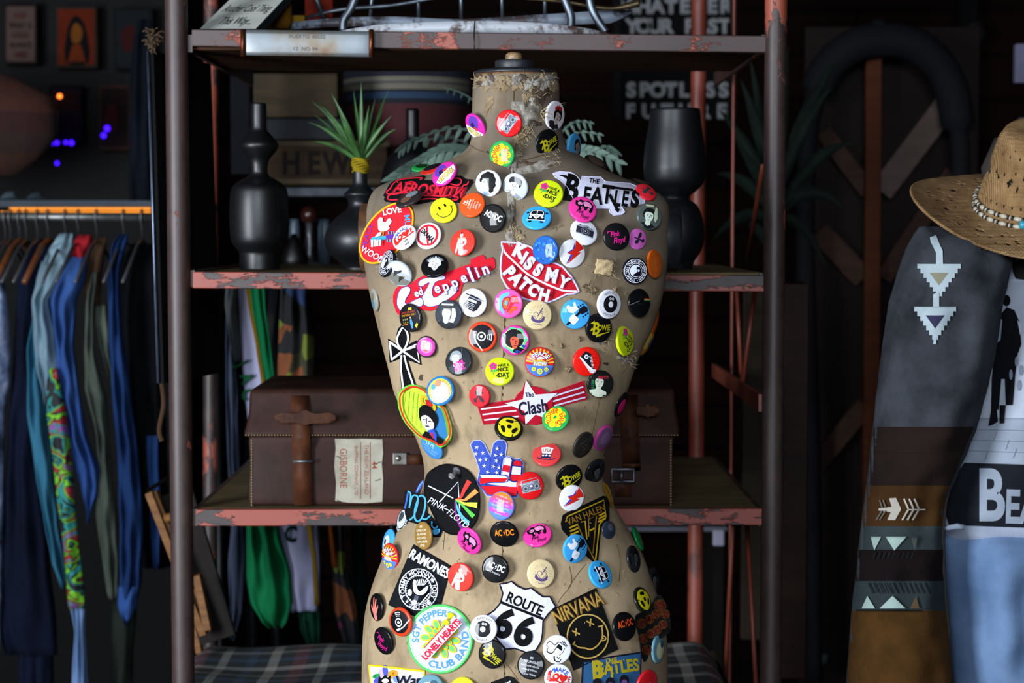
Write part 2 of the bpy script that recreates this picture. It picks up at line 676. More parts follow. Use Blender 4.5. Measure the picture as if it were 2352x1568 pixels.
def near(px, py, Y0=0.0):
    """the surface point seen at a pixel, its normal"""
    d = ray(px, py)
    h = BVH.ray_cast(CAM, d)
    if h[0] is not None: return h[0], h[1], True
    q = BVH.find_nearest(P(px, py, Y0))
    return q[0], q[1], False


def smooth_normal(px, py, r=12):
    n = Vector()
    for dx, dy in ((0, 0), (r, 0), (-r, 0), (0, r), (0, -r)):
        n += near(px + dx, py + dy)[1]
    n.normalize()
    return n if n.y < 0.3 else -n


# wooden neck cap, finial, armhole plates, stand
wd_dark = wood('black_painted_wood', '14161a', '23262c', (20, 20, 20), 0.45)
wd_knob = wood('worn_knob_wood', '3c2a1a', 'a88a63', (30, 30, 60), 0.4, 6)
wd_edge = wood('worn_wood_edge', '3d2616', '8a5a2c', (40, 40, 40), 0.6)
cc = P(1184, 172, 0)
px_m = 2.336 / F
bm = bmesh.new()
lathe(bm, [(.049, -.001), (.0518, .0), (.0524, .002), (.0505, .0042), (.047, .0055), (.024, .006)], cc, 48)
o = put('neck_cap', bm, wd_dark, form)
bm = bmesh.new()
lathe(bm, [(.0500, -.0022), (.0512, -.002), (.0520, -.0004), (.0508, .0)], cc, 48)
put('cap_rim', bm, wd_edge, o)
bm = bmesh.new()
lathe(bm, [(.0240, .005), (.0246, .006), (.0246, .0162), (.0238, .0175), (.010, .0177)], cc + Vector((-.001, 0, 0)), 40)
put('cap_block', bm, wd_dark, form)
bm = bmesh.new()
lathe(bm, [(.0085, .016), (.0102, .018), (.0106, .022), (.0098, .0255), (.0075, .0277), (.003, .0285)], cc + Vector((-.002, 0, 0)), 28)
put('finial_knob', bm, wd_knob, form)
for sx, mm in ((1, wd_dark), (-1, wood('brown_wood_plate', '3a2416', '6b4526', (10, 10, 10), 0.5))):
    bm = bmesh.new()
    c0 = P(1541 if sx > 0 else 838, 545, 0.02)
    prof = [(1.0, -.014), (1.0, .003 if sx < 0 else .006), (.9, .005 if sx < 0 else .0105), (.3, .006 if sx < 0 else .012)]
    rings = []
    for rr, xx in prof:
        rings.append([bm.verts.new(c0 + Vector((sx * xx, .052 * rr * cos(2 * pi * k / 40), .043 * rr * sin(2 * pi * k / 40)))) for k in range(40)])
    for i in range(3):
        for k in range(40):
            bm.faces.new((rings[i][k], rings[i][(k + 1) % 40], rings[i + 1][(k + 1) % 40], rings[i + 1][k]))
    bm.faces.new(rings[-1])
    put('armhole_plate', bm, mm, form)
bm = bmesh.new()
zb = P(1184, 1800, 0).z
bz = P(1184, 1800, 0)
tube(bm, [(bz.x, 0, zb + .02), (bz.x, 0, .06)], .018, 16)
put('stand_pole', bm, wd_dark, form)
bm = bmesh.new()
lathe(bm, [(.19, 0), (.19, .02), (.15, .03), (.04, .045), (.02, .08)], (bz.x, 0, 0), 40)
put('stand_base', bm, wd_dark, form)

# cloth seams, stitching, tears and tufts
seam_m = M('55452f', 'p')
bm = bmesh.new()


def surf_line(bm, pts, r, off=.0003, seg=5, n=10):
    q = []
    for v in cr([(x, y, 0) for x, y in pts], n):
        h, nn, ok = near(v.x, v.y)
        q.append(h - ray(v.x, v.y) * off)
    tube(bm, q, r, seg)


surf_line(bm, [(1181, 380), (1176, 440), (1168, 520), (1161, 640), (1158, 760), (1153, 880), (1150, 1000), (1151, 1130), (1154, 1260), (1156, 1400), (1158, 1560)], .00035)
for k in range(64):
    y = 560 + k * 15.6
    x = interp([(560, 1166), (760, 1157), (1000, 1149), (1260, 1153), (1560, 1157)], y)[0] + 2
    surf_line(bm, [(x, y), (x + .6, y + 6)], .0005, .0006, 4, 2)
surf_line(bm, [(1385, 880), (1376, 920), (1362, 990), (1358, 1000)], .0003)
surf_line(bm, [(1181, 190), (1180, 240), (1186, 300), (1182, 360)], .0006)
surf_line(bm, [(1079, 333), (1100, 345), (1130, 353), (1150, 356)], .0004)
surf_line(bm, [(1182, 372), (1215, 365), (1240, 358), (1255, 355)], .0007)
surf_line(bm, [(1022, 1215), (1020, 1240), (1018, 1262)], .0003)
surf_line(bm, [(1308, 1300), (1312, 1340), (1290, 1370), (1282, 1384)], .0003)
surf_line(bm, [(1345, 1295), (1325, 1320), (1305, 1350)], .0003)
surf_line(bm, [(1190, 1560), (1168, 1530), (1145, 1500)], .0003)
surf_line(bm, [(1417, 1250), (1424, 1290), (1422, 1335)], .0005)
put('seam_stitching', bm, seam_m, form)

cot, nt, bs = newmat('torn_cotton_wadding')
v = coords(nt)
nt.links.new(ramp(nt, noise(nt, v, 90, 7, .7), [(0.3, '4a4238'), (0.5, '9a9286'), (0.68, 'c9c4ba')]), bs.inputs['Base Color'])
bs.inputs['Roughness'].default_value = 1
bump(nt, bs, noise(nt, v, 300, 6, .8), 0.9, 0.003)
pap, nt, bs = newmat('torn_paper_lining')
v = coords(nt)
nt.links.new(ramp(nt, noise(nt, v, 60, 7, .7), [(0.3, '5c4c36'), (0.55, '937f60'), (0.75, 'b5a482')]), bs.inputs['Base Color'])
bs.inputs['Roughness'].default_value = .9
bump(nt, bs, noise(nt, v, 150, 6, .8), 0.8, 0.003)
brn, nt, bs = newmat('exposed_brown_shell')
v = coords(nt)
nt.links.new(ramp(nt, noise(nt, v, 70, 7, .7), [(0.3, '2a1f16'), (0.7, '5c4834')]), bs.inputs['Base Color'])
bump(nt, bs, noise(nt, v, 150, 6, .8), 0.8, 0.002)


def blob(name, cx, cy, rx, ry, mat, h=.0035, seed=0, rag=.25, rot=0):
    """a ragged raised scrap lying on the cloth"""
    r_ = random.Random(seed)
    N, K = 40, 5
    pa, pb, pc_, pd = [r_.uniform(0, 6.3) for _ in range(4)]
    edge = []
    for k in range(N):
        t = 2 * pi * k / N
        edge.append(1 + rag * (.45 * sin(2 * t + pa) + .3 * sin(3 * t + pb) + .25 * sin(7 * t + pc_) + .35 * (r_.random() - .5)))
    bm = bmesh.new()
    rings = []
    a = radians(rot)
    for j in range(K + 1):
        q = 1 - j / K
        ring = []
        for k in range(N):
            t = 2 * pi * k / N
            X, Y = rx * q * edge[k] * cos(t), ry * q * edge[k] * sin(t)
            x, y = cx + X * cos(a) - Y * sin(a), cy + X * sin(a) + Y * cos(a)
            hh, nn, ok = near(x, y)
            z = h * (1 - q ** 5) * (0.75 + .25 * sin(X * .7 + pd) * cos(Y * .6 + pa) + .12 * r_.random()) + .0004
            ring.append(bm.verts.new(hh - ray(x, y) * z if j < K or k == 0 else rings[-1][0].co))
            if j == K: break
        rings.append(ring)
    for j in range(K - 1):
        for k in range(N):
            bm.faces.new((rings[j][k], rings[j][(k + 1) % N], rings[j + 1][(k + 1) % N], rings[j + 1][k]))
    c = rings[K][0]
    for k in range(N):
        bm.faces.new((rings[K - 1][k], rings[K - 1][(k + 1) % N], c))
    return put(name, bm, mat, form)


for i, (n_, x, y, a, b, mt, h, rg, ro) in enumerate([
        ('torn_padding', 1203, 262, 26, 34, cot, .006, .5, 20), ('torn_padding', 1222, 192, 18, 14, cot, .005, .6, -20),
        ('torn_padding', 1186, 186, 16, 10, cot, .004, .5, 0), ('torn_padding', 1262, 184, 20, 9, cot, .004, .6, 10),
        ('torn_lining', 1150, 196, 16, 15, pap, .003, .6, 30), ('torn_lining', 1104, 182, 16, 9, pap, .003, .6, 0),
        ('bare_shell', 1240, 215, 24, 32, brn, .001, .5, -10), ('torn_padding', 1122, 240, 9, 22, pap, .002, .5, 15),
        ('torn_lining', 1192, 318, 12, 16, pap, .006, .7, 20), ('torn_padding', 1228, 385, 44, 12, cot, .002, .5, -8),
        ('torn_padding', 1178, 372, 12, 26, cot, .003, .6, 10), ('torn_lining', 1174, 545, 9, 24, cot, .002, .6, 0),
        ('torn_padding', 1192, 540, 12, 10, pap, .003, .6, 0), ('torn_padding', 1384, 774, 22, 15, cot, .004, .5, -30),
        ('torn_lining', 1356, 667, 16, 8, pap, .005, .7, 25), ('torn_padding', 1441, 826, 22, 8, cot, .008, .4, 12),
        ('torn_lining', 1412, 668, 8, 7, pap, .005, .7, 0), ('torn_lining', 1330, 778, 5, 5, pap, .005, .6, 0),
        ('torn_lining', 1305, 848, 7, 8, pap, .004, .6, 0), ('torn_lining', 1290, 795, 4, 5, pap, .003, .6, 0),
        ('torn_lining', 1120, 350, 4, 3, brn, .001, .6, 0), ('torn_lining', 967, 867, 6, 6, brn, .001, .5, 0)]):
    blob(n_, x, y, a, b, mt, h, i + 3, rg, ro)

rb_ = random.Random(21)
for i in range(30):
    x, y = rb_.uniform(1094, 1280), rb_.uniform(176, 202)
    if i > 20: x, y = rb_.uniform(1175, 1262), rb_.uniform(190, 300)
    m_, n_ = ((cot, 'torn_padding'), (pap, 'torn_lining'), (brn, 'bare_shell'), (pap, 'torn_lining'))[i % 4]
    blob(n_, x, y, rb_.uniform(6, 15), rb_.uniform(5, 13), m_, rb_.uniform(.001, .003), i + 50, .55, rb_.uniform(0, 180))

for i, (x, y, a, b, m_) in enumerate(((1173, 452, 7, 26, cot), (1179, 470, 4, 30, brn), (1172, 498, 7, 28, cot), (1181, 520, 4, 26, brn), (1172, 548, 8, 20, cot), (1180, 408, 6, 14, brn), (1196, 372, 14, 6, brn), (1240, 376, 26, 6, brn), (1166, 575, 5, 14, brn), (1345, 655, 6, 4, brn), (1398, 762, 8, 5, brn), (1400, 628, 6, 6, brn), (1392, 835, 5, 4, brn))):
    blob('torn_seam' if m_ is cot else 'bare_shell', x, y, a, b, m_, .0018 if m_ is cot else .0006, i + 90, .6, 0)

# square burlap scrap
scrap = cloth('burlap_scrap_weave', 'a08a66', 'c8b48e', 400, 1200, (150, 'b49c74', 'X'))
bm = bmesh.new()
g = 10
vv = []
for j in range(g + 1):
    row = []
    for i in range(g + 1):
        x = 1370 + (i / g) * 40 + 1.2 * sin(j * 1.3) - j * .5
        y = 594 + (j / g) * 34 + 1.2 * sin(i * 1.7) + i * .5
        h, nn, ok = near(x, y)
        row.append(bm.verts.new(h - ray(x, y) * (.002 + .004 * (1 - abs(i / g - .5)) * (0.7 + .3 * sin(i + j)))))
    vv.append(row)
for j in range(g):
    for i in range(g):
        bm.faces.new((vv[j][i], vv[j][i + 1], vv[j + 1][i + 1], vv[j + 1][i]))
sq = put('burlap_scrap', bm, scrap, form)
s_ = sq.modifiers.new('thickness', 'SOLIDIFY')
s_.thickness = .001

# loose threads
bm = bmesh.new()
r_ = random.Random(5)


def threads(cx, cy, n, ln, spread, r=.00032, up=0):
    for _ in range(n):
        x, y = cx + r_.uniform(-spread, spread), cy + r_.uniform(-spread, spread)
        h, nn, ok = near(x, y)
        nn = nn if nn.y < 0 else -nn
        d = Vector((r_.uniform(-1, 1), -.25 - r_.random() * .5, r_.uniform(-1, 1) + up)).normalized()
        q = [h + nn * .0003]
        for k in range(4):
            d = (d + Vector((r_.uniform(-.6, .6), r_.uniform(-.2, .2), r_.uniform(-.6, .4)))).normalized()
            q.append(q[-1] + d * ln / 4)
        tube(bm, q, [r, r, r * .8, r * .7, r * .4], 4)


for a in [(1178, 430, 40, .008, 16), (1172, 520, 40, .007, 14), (1208, 300, 30, .012, 12), (1195, 318, 30, .012, 14), (1245, 262, 16, .016, 6, .00045),
          (1290, 240, 14, .010, 6), (1095, 190, 20, .008, 12), (1230, 184, 50, .009, 40), (1402, 622, 14, .012, 8), (1375, 620, 12, .007, 10),
          (1356, 667, 12, .010, 12), (1442, 824, 26, .009, 16), (1385, 772, 20, .008, 14), (1265, 357, 40, .006, 22), (1185, 358, 30, .007, 12),
          (1190, 545, 30, .006, 16), (1412, 665, 9, .007, 7), (1276, 522, 8, .006, 6)]:
    threads(*a)
for _ in range(130):
    threads(r_.uniform(930, 1480), r_.uniform(470, 1540), 2, .0035, 2, .00035)
tag(put('loose_threads', bm, M('b39d78', 'p'), form), kind='stuff')
# ================================================================== badge prints, in a unit disc
K, Wh, Rd = '0b0b0d', 'e9ebf2', 'd21a1c'


def a_bowie(a):
    a.base = K
    Y = 'b0a818'
    a.t(Y, 'B', -.34, -.02, .78, 0, .8, .03, .15)
    a.p(Y, [(-.72, .3), (-.4, .5), (-.35, .1), (-.5, .28)])
    a.p(Y, [(-.6, .05), (-.72, -.2), (-.45, -.1)])
    a.t(Y, 'OWIE', .3, .02, .36, 0, .72, .03, .1)
    a.p(Y, [(-.3, -.45), (.75, -.24), (.7, -.32), (.1, -.45), (.12, -.5), (-.3, -.62)])


def a_niceday(a, D='17150a'):
    a.base = 'c4d816'
    for k in range(5):
        a.c('d8308c', -.42 + .15 * cos(k * 1.257 + .3), .36 + .15 * sin(k * 1.257 + .3), .13)
    a.c('a01848', -.42, .36, .1)
    a.c('2a9a50', -.42, .36, .05)
    a.s('2a9a50', .05, [(-.4, .2), (-.38, 0), (-.5, -.2)], 4)
    a.p('2a9a50', [(-.42, .05), (-.6, .12), (-.68, .02), (-.5, -.05)])
    a.p('2a9a50', [(-.38, 0), (-.2, .12), (-.12, .04), (-.28, -.06)])
    a.t(D, 'HAVE A', .27, .36, .2, 0, .75, .02)
    a.t(D, 'NICE', .22, .06, .26, 0, .85, .02)
    a.t(D, 'DAY', .22, -.32, .28, 0, .9, .02)
    a.s(D, .04, [(.55, -.45), (.4, -.6), (.3, -.52)], 4)
    a.s(D, .05, [(-.1, -.2), (-.25, -.35), (-.1, -.45)], 4)


def a_van(a):
    a.base = '36a0df'
    N = '12121e'
    a.p(N, [(-.5, .38), (-.35, .55), (.35, .55), (.5, .38), (.56, -.32), (-.56, -.32)])
    a.c(N, -.64, .3, .09); a.c(N, .64, .3, .09)
    a.s(N, .04, [(-.64, .3), (-.45, .2)]); a.s(N, .04, [(.64, .3), (.45, .2)])
    a.p(Wh, [(-.44, .36), (-.32, .5), (.32, .5), (.44, .36), (.48, .1), (.3, .02), (0, -.28), (-.3, .02), (-.48, .1)])
    a.p(N, [(-.38, .36), (-.3, .45), (-.03, .45), (-.03, .15), (-.41, .15)])
    a.p(N, [(.38, .36), (.3, .45), (.03, .45), (.03, .15), (.41, .15)])
    a.rg(N, 0, -.02, .085, .025, n=20); a.t(N, 'W', 0, -.03, .08)
    for s in (-1, 1):
        a.c(Wh, s * .4, -.1, .1); a.c(Wh, s * .42, .03, .035)
        a.p(N, [(s * .3, -.42), (s * .5, -.42), (s * .5, -.55), (s * .3, -.55)])
    a.s(Wh, .07, [(-.64, -.36), (.64, -.36)])


def a_pig(a):
    a.base = 'dd3592'
    D = '150a12'
    a.p(D, [(-.62, .30), (-.60, .52), (-.42, .50), (-.3, .66), (-.05, .60), (.2, .68), (.48, .6), (.66, .34), (.66, .0), (.58, -.2), (.44, -.2), (.4, .02), (.28, .06), (.22, -.12), (.08, -.14), (.0, .06), (-.12, -.02), (-.18, -.2), (-.34, -.18), (-.36, .02), (-.55, .12)], 3)
    a.p('e58abf', [(-.08, .44), (.05, .56), (.34, .56), (.54, .36), (.5, .14), (.3, .2), (.08, .16), (-.02, .28)], 3)
    a.p('e58abf', [(-.44, .36), (-.3, .44), (-.16, .4), (-.14, .24), (-.28, .18), (-.42, .22)], 3)
    a.c(D, -.38, .3, .035); a.c(D, -.22, .32, .03)
    a.s(D, .03, [(-.34, .24), (-.24, .24)])
    a.p('e58abf', [(-.2, .02), (-.1, .12), (-.16, -.1)]); a.p('e58abf', [(.3, .1), (.42, .08), (.46, -.06)])
    a.s(D, .035, [(.62, .4), (.74, .5), (.68, .6)], 3)
    a.t('150a12', 'Pink', -.22, -.32, .26, 0, .75, .01, .3)
    a.t('150a12', 'Floyd', .15, -.62, .24, 0, .75, .01, .3)


def a_floydtext(a):
    a.base = K
    a.t('d31a86', 'Pink', -.15, .2, .36, 0, .75, .015, .3)
    a.t('d31a86', 'Floyd', .1, -.28, .38, 0, .75, .015, .3)
    a.s('d31a86', .05, [(-.68, .3), (-.6, .42), (-.4, .42)], 4)


def a_camera(a):
    a.base = 'e6e8f2'
    D = '2a2a36'
    a.p('9aa0ac', [(-.6, .3), (-.45, .42), (-.2, .4), (-.15, .46), (.2, .46), (.25, .38), (.6, .34), (.64, .2), (-.62, .2)])
    a.p(D, [(-.64, .22), (.66, .2), (.66, -.3), (-.62, -.3)])
    a.s('9aa0ac', .07, [(-.62, -.32), (.66, -.32)])
    for x in (-.42, .12, .42): a.c(D, x, .33, .045)
    for r, c in ((.32, '6a6e7a'), (.27, D), (.2, '8a8e9c'), (.15, '16161e'), (.06, 'c8ccd8')): a.c(c, .02, -.04, r)


def a_boombox(a):
    a.base = 'd4141a'
    a.s('8a8f98', .05, [(-.6, .25), (-.58, .46), (.58, .46), (.6, .25)])
    a.p('9aa2ac', [(-.68, .3), (.68, .3), (.68, -.42), (-.68, -.42)])
    a.p('6d757f', [(-.62, .26), (.62, .26), (.62, .12), (-.62, .12)])
    a.p('b9c0c8', [(-.55, .22), (.3, .22), (.3, .16), (-.55, .16)])
    for s in (-1, 1):
        for r, c in ((.25, '565e68'), (.2, '8c949e'), (.1, '3c424a')): a.c(c, s * .42, -.13, r, n=20)
    a.p('5a4c86', [(-.16, .08), (.16, .08), (.16, -.16), (-.16, -.16)])
    a.p('d8dcea', [(-.11, .04), (.11, .04), (.11, -.1), (-.11, -.1)])
    a.p('3a4048', [(-.14, -.2), (.14, -.2), (.14, -.26), (-.14, -.26)])


def a_flower(a):
    a.base = '2a9a48'
    for k in range(8): a.c('f0cc1a', .52 * cos(k * pi / 4 + .2), .52 * sin(k * pi / 4 + .2), .27, n=18)
    a.c('f0cc1a', 0, 0, .5)
    a.at('cf2b1a', 'FLOWER', 0, 0, .5, 90, .38, .012, sx=.62)
    a.at('cf2b1a', 'POWER', 0, 0, .52, -80, .36, .012, inner=True, sx=.62)
    a.c('2a8a3c', 0, 0, .15, .1)


def face(a, base, hair, skin, cloth_, x=0, y=.05, s=1.0, hairpts=None, feat=None, neck=True):
    """a generic printed portrait: shoulders, neck, head, hair, brows, eyes, nose, mouth"""
    a.base = base
    feat = feat or hair
    if cloth_:
        a.p(cloth_, [(x - .75 * s, y - .95 * s), (x - .55 * s, y - .55 * s), (x - .15 * s, y - .4 * s), (x + .2 * s, y - .4 * s), (x + .6 * s, y - .55 * s), (x + .72 * s, y - .95 * s)])
    if neck: a.p(skin, [(x - .14 * s, y - .2 * s), (x + .16 * s, y - .2 * s), (x + .2 * s, y - .5 * s), (x + .02 * s, y - .62 * s), (x - .18 * s, y - .5 * s)])
    a.p(hair, hairpts or [(x - .38 * s, y - .1 * s), (x - .42 * s, y + .25 * s), (x - .2 * s, y + .52 * s), (x + .15 * s, y + .55 * s), (x + .4 * s, y + .35 * s), (x + .38 * s, y - .05 * s)], 4)
    a.p(skin, [(x - .28 * s, y + .2 * s), (x - .05 * s, y + .28 * s), (x + .25 * s, y + .22 * s), (x + .27 * s, y - .1 * s), (x + .1 * s, y - .36 * s), (x - .08 * s, y - .38 * s), (x - .25 * s, y - .12 * s)], 4)
    for d in (-1, 1):
        a.s(feat, .035 * s, [(x + (d * .13 - .07) * s, y + .1 * s), (x + (d * .13 + .07) * s, y + .11 * s)])
        a.c(feat, x + d * .13 * s, y + .03 * s, .035 * s, .02 * s, n=10)
    a.s(feat, .025 * s, [(x + .01 * s, y + .02 * s), (x + .04 * s, y - .1 * s), (x - .02 * s, y - .11 * s)])
    a.s(feat, .03 * s, [(x - .07 * s, y - .22 * s), (x + .09 * s, y - .21 * s)])


def a_curly(a):
    a.base = 'e6eaf4'
    a.p(K, [(-.5, .1), (-.62, .3), (-.5, .5), (-.42, .68), (-.15, .78), (.1, .88), (.35, .76), (.52, .66), (.6, .42), (.68, .2), (.6, -.05), (.62, -.25), (.42, -.45), (.38, -.62), (.15, -.72), (.02, -.6), (.05, -.35), (-.1, .1), (-.3, .25)], 2)
    a.p('d3dcee', [(-.45, .2), (-.3, .34), (-.1, .3), (.0, .05), (-.02, -.25), (-.12, -.5), (-.28, -.42), (-.38, -.38), (-.36, -.22), (-.48, -.12), (-.4, .02)], 2)
    a.s(K, .06, [(-.36, .14), (-.18, .18)]); a.c(K, -.24, .06, .05, .035)
    a.s(K, .03, [(-.34, -.2), (-.22, -.22)]); a.s(K, .03, [(-.34, -.3), (-.24, -.32)])
    a.p('8fa6cc', [(-.5, -.5), (-.1, -.6), (.1, -.85), (-.35, -.82)])


def a_quiff(a):
    face(a, 'b9c0ce', '20222a', 'd9dfe9', '8b90a0', -.02, .05, 1.1, [(-.5, .35), (-.45, .6), (-.1, .75), (.35, .7), (.5, .4), (.42, .05), (.25, .3), (-.2, .32), (-.4, .22)])
    a.s('8a8c50', .12, [(-.5, -.72), (0, -.86), (.45, -.72)])


def a_frida(a):
    face(a, 'ded9e0', '14100f', 'b9a7a4', '241c20', .1, -.02, .95, [(-.32, -.1), (-.3, .3), (-.05, .55), (.3, .52), (.48, .2), (.42, -.15)])
    a.p('14100f', [(-.45, .1), (-.3, .35), (-.22, -.05), (-.1, -.35), (-.3, -.3)])
    for x, y in ((-.28, .5), (-.1, .6), (.1, .62), (-.38, .36), (.0, .5)): a.c('a02028', x, y, .12)
    a.c('a01820', .1, -.22, .06, .035)


def a_greenman(a):
    face(a, '454e4c', '101412', 'bccabc', '14181a', -.1, -.05, 1.15)
    a.p('a7b29a', [(.3, .85), (.45, .7), (.6, .0), (.5, -.35), (.32, -.2), (.25, .3)])
    a.s('a5a884', .14, [(-.5, .72), (.15, .8)])


def a_warhol(a):
    face(a, K, 'dde6f5', 'dde6f5', None, .05, -.1, 1.0, None, '3a4252', False)
    for k in range(15):
        t = 20 + k * 10
        a.s('dde6f5', .1, [(.05 + .2 * cos(radians(t)), .05 + .25 * sin(radians(t))), (.03 + .68 * cos(radians(t)), .1 + .6 * sin(radians(t)))], 0, .01)


def a_boy(a):
    face(a, '30343c', '3a3a3e', 'd5e0e4', '202226', -.1, .02, 1.1)
    a.p('cdd6d8', [(.25, .5), (.5, .45), (.62, 0), (.5, -.5), (.2, -.5), (.3, -.1)])
    a.s('c9d6e0', .12, [(-.55, .62), (.3, .72)])


def a_afro(a):
    a.base = 'cf3593'
    a.p('3fcf86', [(.83 * cos(t) * (1 + .07 * sin(7 * t)), .83 * sin(t) * (1 + .07 * sin(7 * t)) + .02) for t in [k * 2 * pi / 42 for k in range(42)]])
    a.p('c9e88a', [(-.04 + .72 * cos(t), .06 + .7 * sin(t)) for t in [k * 2 * pi / 30 for k in range(30)]])
    a.p('0c0a0e', [(-.04 + (.66 + .03 * (k % 2)) * cos(t), .1 + (.62 + .03 * (k % 2)) * sin(t)) for k, t in enumerate([k * 2 * pi / 48 for k in range(48)])])
    a.p('0c0a0e', [(.1, -.3), (.75, -.5), (.4, -.85), (.0, -.8)])
    a.p('df5338', [(-.25, .1), (0, .25), (.3, .1), (.3, -.2), (.2, -.5), (.02, -.55), (-.22, -.2)], 4)
    a.p('24408e', [(.45, -.2), (.85, -.25), (.7, -.45)])
    a.p('24408e', [(.2, -.62), (.55, -.68), (.3, -.85), (.15, -.75)])
    for x, y in ((-.08, 0), (.17, -.06)):
        a.s('3a0f14', .05, [(x - .08, y + .04), (x + .07, y + .05)])
        a.c('3a0f14', x, y - .02, .04, .025, n=8)
    a.s('3a0f14', .05, [(.07, -.05), (.1, -.22), (.2, -.2)])
    a.s('3a0f14', .05, [(.02, -.37), (.2, -.33)])


def a_rebel(a):
    face(a, '23272b', '8e979c', 'c8d4da', '3c4448', -.15, .15, 1.0)
    a.s('70787c', .03, [(.3, .9), (.35, -.2)])
    a.t('e0309a', 'REBEL', .12, -.2, .3, 18, .7, .04)
    a.t('e0309a', 'REBEL', .15, -.52, .3, 18, .7, .04)


def a_peace(a):
    a.base = 'd0262a'
    for k in range(11):
        t = radians(8 + k * 16.4)
        a.p('efbf26', [(0, -.1), (.97 * cos(t - .06), -.1 + .99 * sin(t - .06)), (.97 * cos(t + .06), -.1 + .99 * sin(t + .06))])
    a.p('4a76cc', [(.97 * cos(t), .97 * sin(t)) for t in [radians(192 + 156 * k / 20) for k in range(21)]])
    a.c('d0262a', 0, .18, .32)
    a.p(Wh, [(-.26, .2), (0, .36), (.28, .22), (.1, .18), (.2, .02), (-.12, .04)], 3)
    a.p('d8a82a', [(.5 * cos(radians(180 * k / 16)), -.26 + .42 * sin(radians(180 * k / 16))) for k in range(17)])
    a.t('4a76cc', 'NOW', 0, -.13, .27, 0, .9, .05)
    a.t(Wh, 'NOW', 0, -.13, .25, 0, .9, .02)
    a.at('3a5cb0', 'PEACE', 0, -.12, .66, 90, .3, .06, sx=1)
    a.at(Wh, 'PEACE', 0, -.12, .66, 90, .28, .02, sx=1.05)
    for x, y, r in ((-.42, -.5, .15), (0, -.62, .2), (.42, -.48, .15)):
        for k in range(8): a.c('e8d838', x + r * .7 * cos(k * pi / 4), y + r * .7 * sin(k * pi / 4), r * .32, n=8)
        a.c('3a8a58', x, y, r * .4, n=10); a.c(Wh, x, y, r * .2, n=8)


def a_vinyl(a):
    a.base = 'd63a1a'
    a.c('100f14', .02, 0, .8, n=36)
    a.rg(Wh, 0, .02, .26, .08, n=24); a.c(Wh, 0, .02, .1)
    for r in (.44, .56, .68): a.rg(Wh, 0, 0, r, .055, a0=-22, a1=18, n=10)
    a.s(Wh, .08, [(-.5, .3), (-.48, 0), (-.35, -.35), (.05, -.92)])
    a.p(Wh, [(-.6, .28), (-.45, .36), (-.38, .05), (-.5, .02)])


def a_notold(a):
    a.base = 'e3e4ee'
    a.c('16161a', 0, 0, .58, n=36)
    a.c(Wh, 0, -.02, .2)
    a.c('16161a', 0, -.02, .02, n=6)
    for s in (-1, 1):
        a.rg(Wh, s * .1 + .04, .36, .075, .035, n=16); a.c(Wh, s * .1 + .04, .36, .03, n=8)
    a.at('3c3c42', 'NOT OLD,', 0, 0, .78, 90, .15, .0, sp=1.15)
    a.at('3c3c42', 'VINTAGE.', 0, 0, .78, -90, .15, .0, inner=True, sp=1.15)


def a_shoe(a):
    a.base = 'd9180f'
    N = '14141e'
    a.p(N, [(-.12, .72), (.3, .5), (.26, .1), (.38, -.4), (.55, -.5), (.5, -.6), (-.55, .3)])
    a.p(Wh, [(-.58, .28), (-.5, .36), (.1, -.3), (.4, -.5), (.6, -.56), (.62, -.72), (.45, -.85), (.2, -.75)])
    a.s('8a2a2a', .02, [(-.56, .24), (.3, -.72)])
    a.c(Wh, -.08, .34, .15); a.star('2a3c8c', -.08, .34, .12)
    for k in range(9):
        t = k / 8
        a.s(Wh, .035, [(.12 + .2 * t - .02, .36 - .75 * t), (.3 + .16 * t, .4 - .78 * t)])


def a_dove(a):
    a.base = '3f9fe0'
    a.p(Wh, [(-.7, .4), (-.55, .55), (-.4, .45), (-.2, .5), (-.25, .7), (-.12, .78), (.0, .5), (.12, .38), (.0, .2), (-.25, .05), (-.5, .1), (-.6, .3)], 4)
    a.s(Wh, .05, [(-.25, .1), (-.05, -.1)])
    N = '14121e'
    a.s(N, .16, [(-.6, -.85), (.25, .15)])
    a.p(N, [(.15, .12), (.18, .35), (.5, .62), (.75, .5), (.8, .25), (.42, .02)])
    for k in range(3):
        a.c(N, .12 + k * .14, .48 + k * .1, .06, n=8); a.c(N, .5 + k * .15, -.12 + k * .12, .06, n=8)
    a.p(Wh, [(-.45, -.4), (-.25, -.05), (0, -.15), (.2, -.3), (.12, -.5), (-.1, -.72), (-.3, -.6)], 4)
    for k in range(3): a.s('8aa0b8', .02, [(-.25 + k * .1, -.42 - k * .04), (-.02 + k * .07, -.3 - k * .06)])


def a_heart(a, c='5a4a78'):
    a.base = 'dcc89a'
    a.p(c, [(-.42, -.05), (-.45, -.35), (-.2, -.5), (.15, -.52), (.45, -.35), (.42, -.05), (.2, -.3), (0, -.36), (-.22, -.28)], 3)
    a.p('dcc89a', [(0, -.38), (-.3, -.05), (-.28, .12), (-.14, .16), (0, .05), (.14, .16), (.28, .12), (.3, -.05)], 4)
    a.s(c, .03, [(0, -.38), (-.3, -.05), (-.26, .14), (-.1, .16), (0, .05), (.12, .16), (.28, .1), (.3, -.08), (0, -.38)], 3)
    a.s(c, .06, [(-.05, -.12), (.28, .5)])
    a.s(c, .04, [(.08, .3), (.34, .2)])
    for k in range(12):
        t = radians(-10 + k * 18)
        a.s(c, .012, [(.5 * cos(t), .5 * sin(t)), (.68 * cos(t), .68 * sin(t))])
    a.s(c, .025, [(-.4, -.66), (-.2, -.6), (-.1, -.7), (.1, -.62), (.3, -.7)], 4)


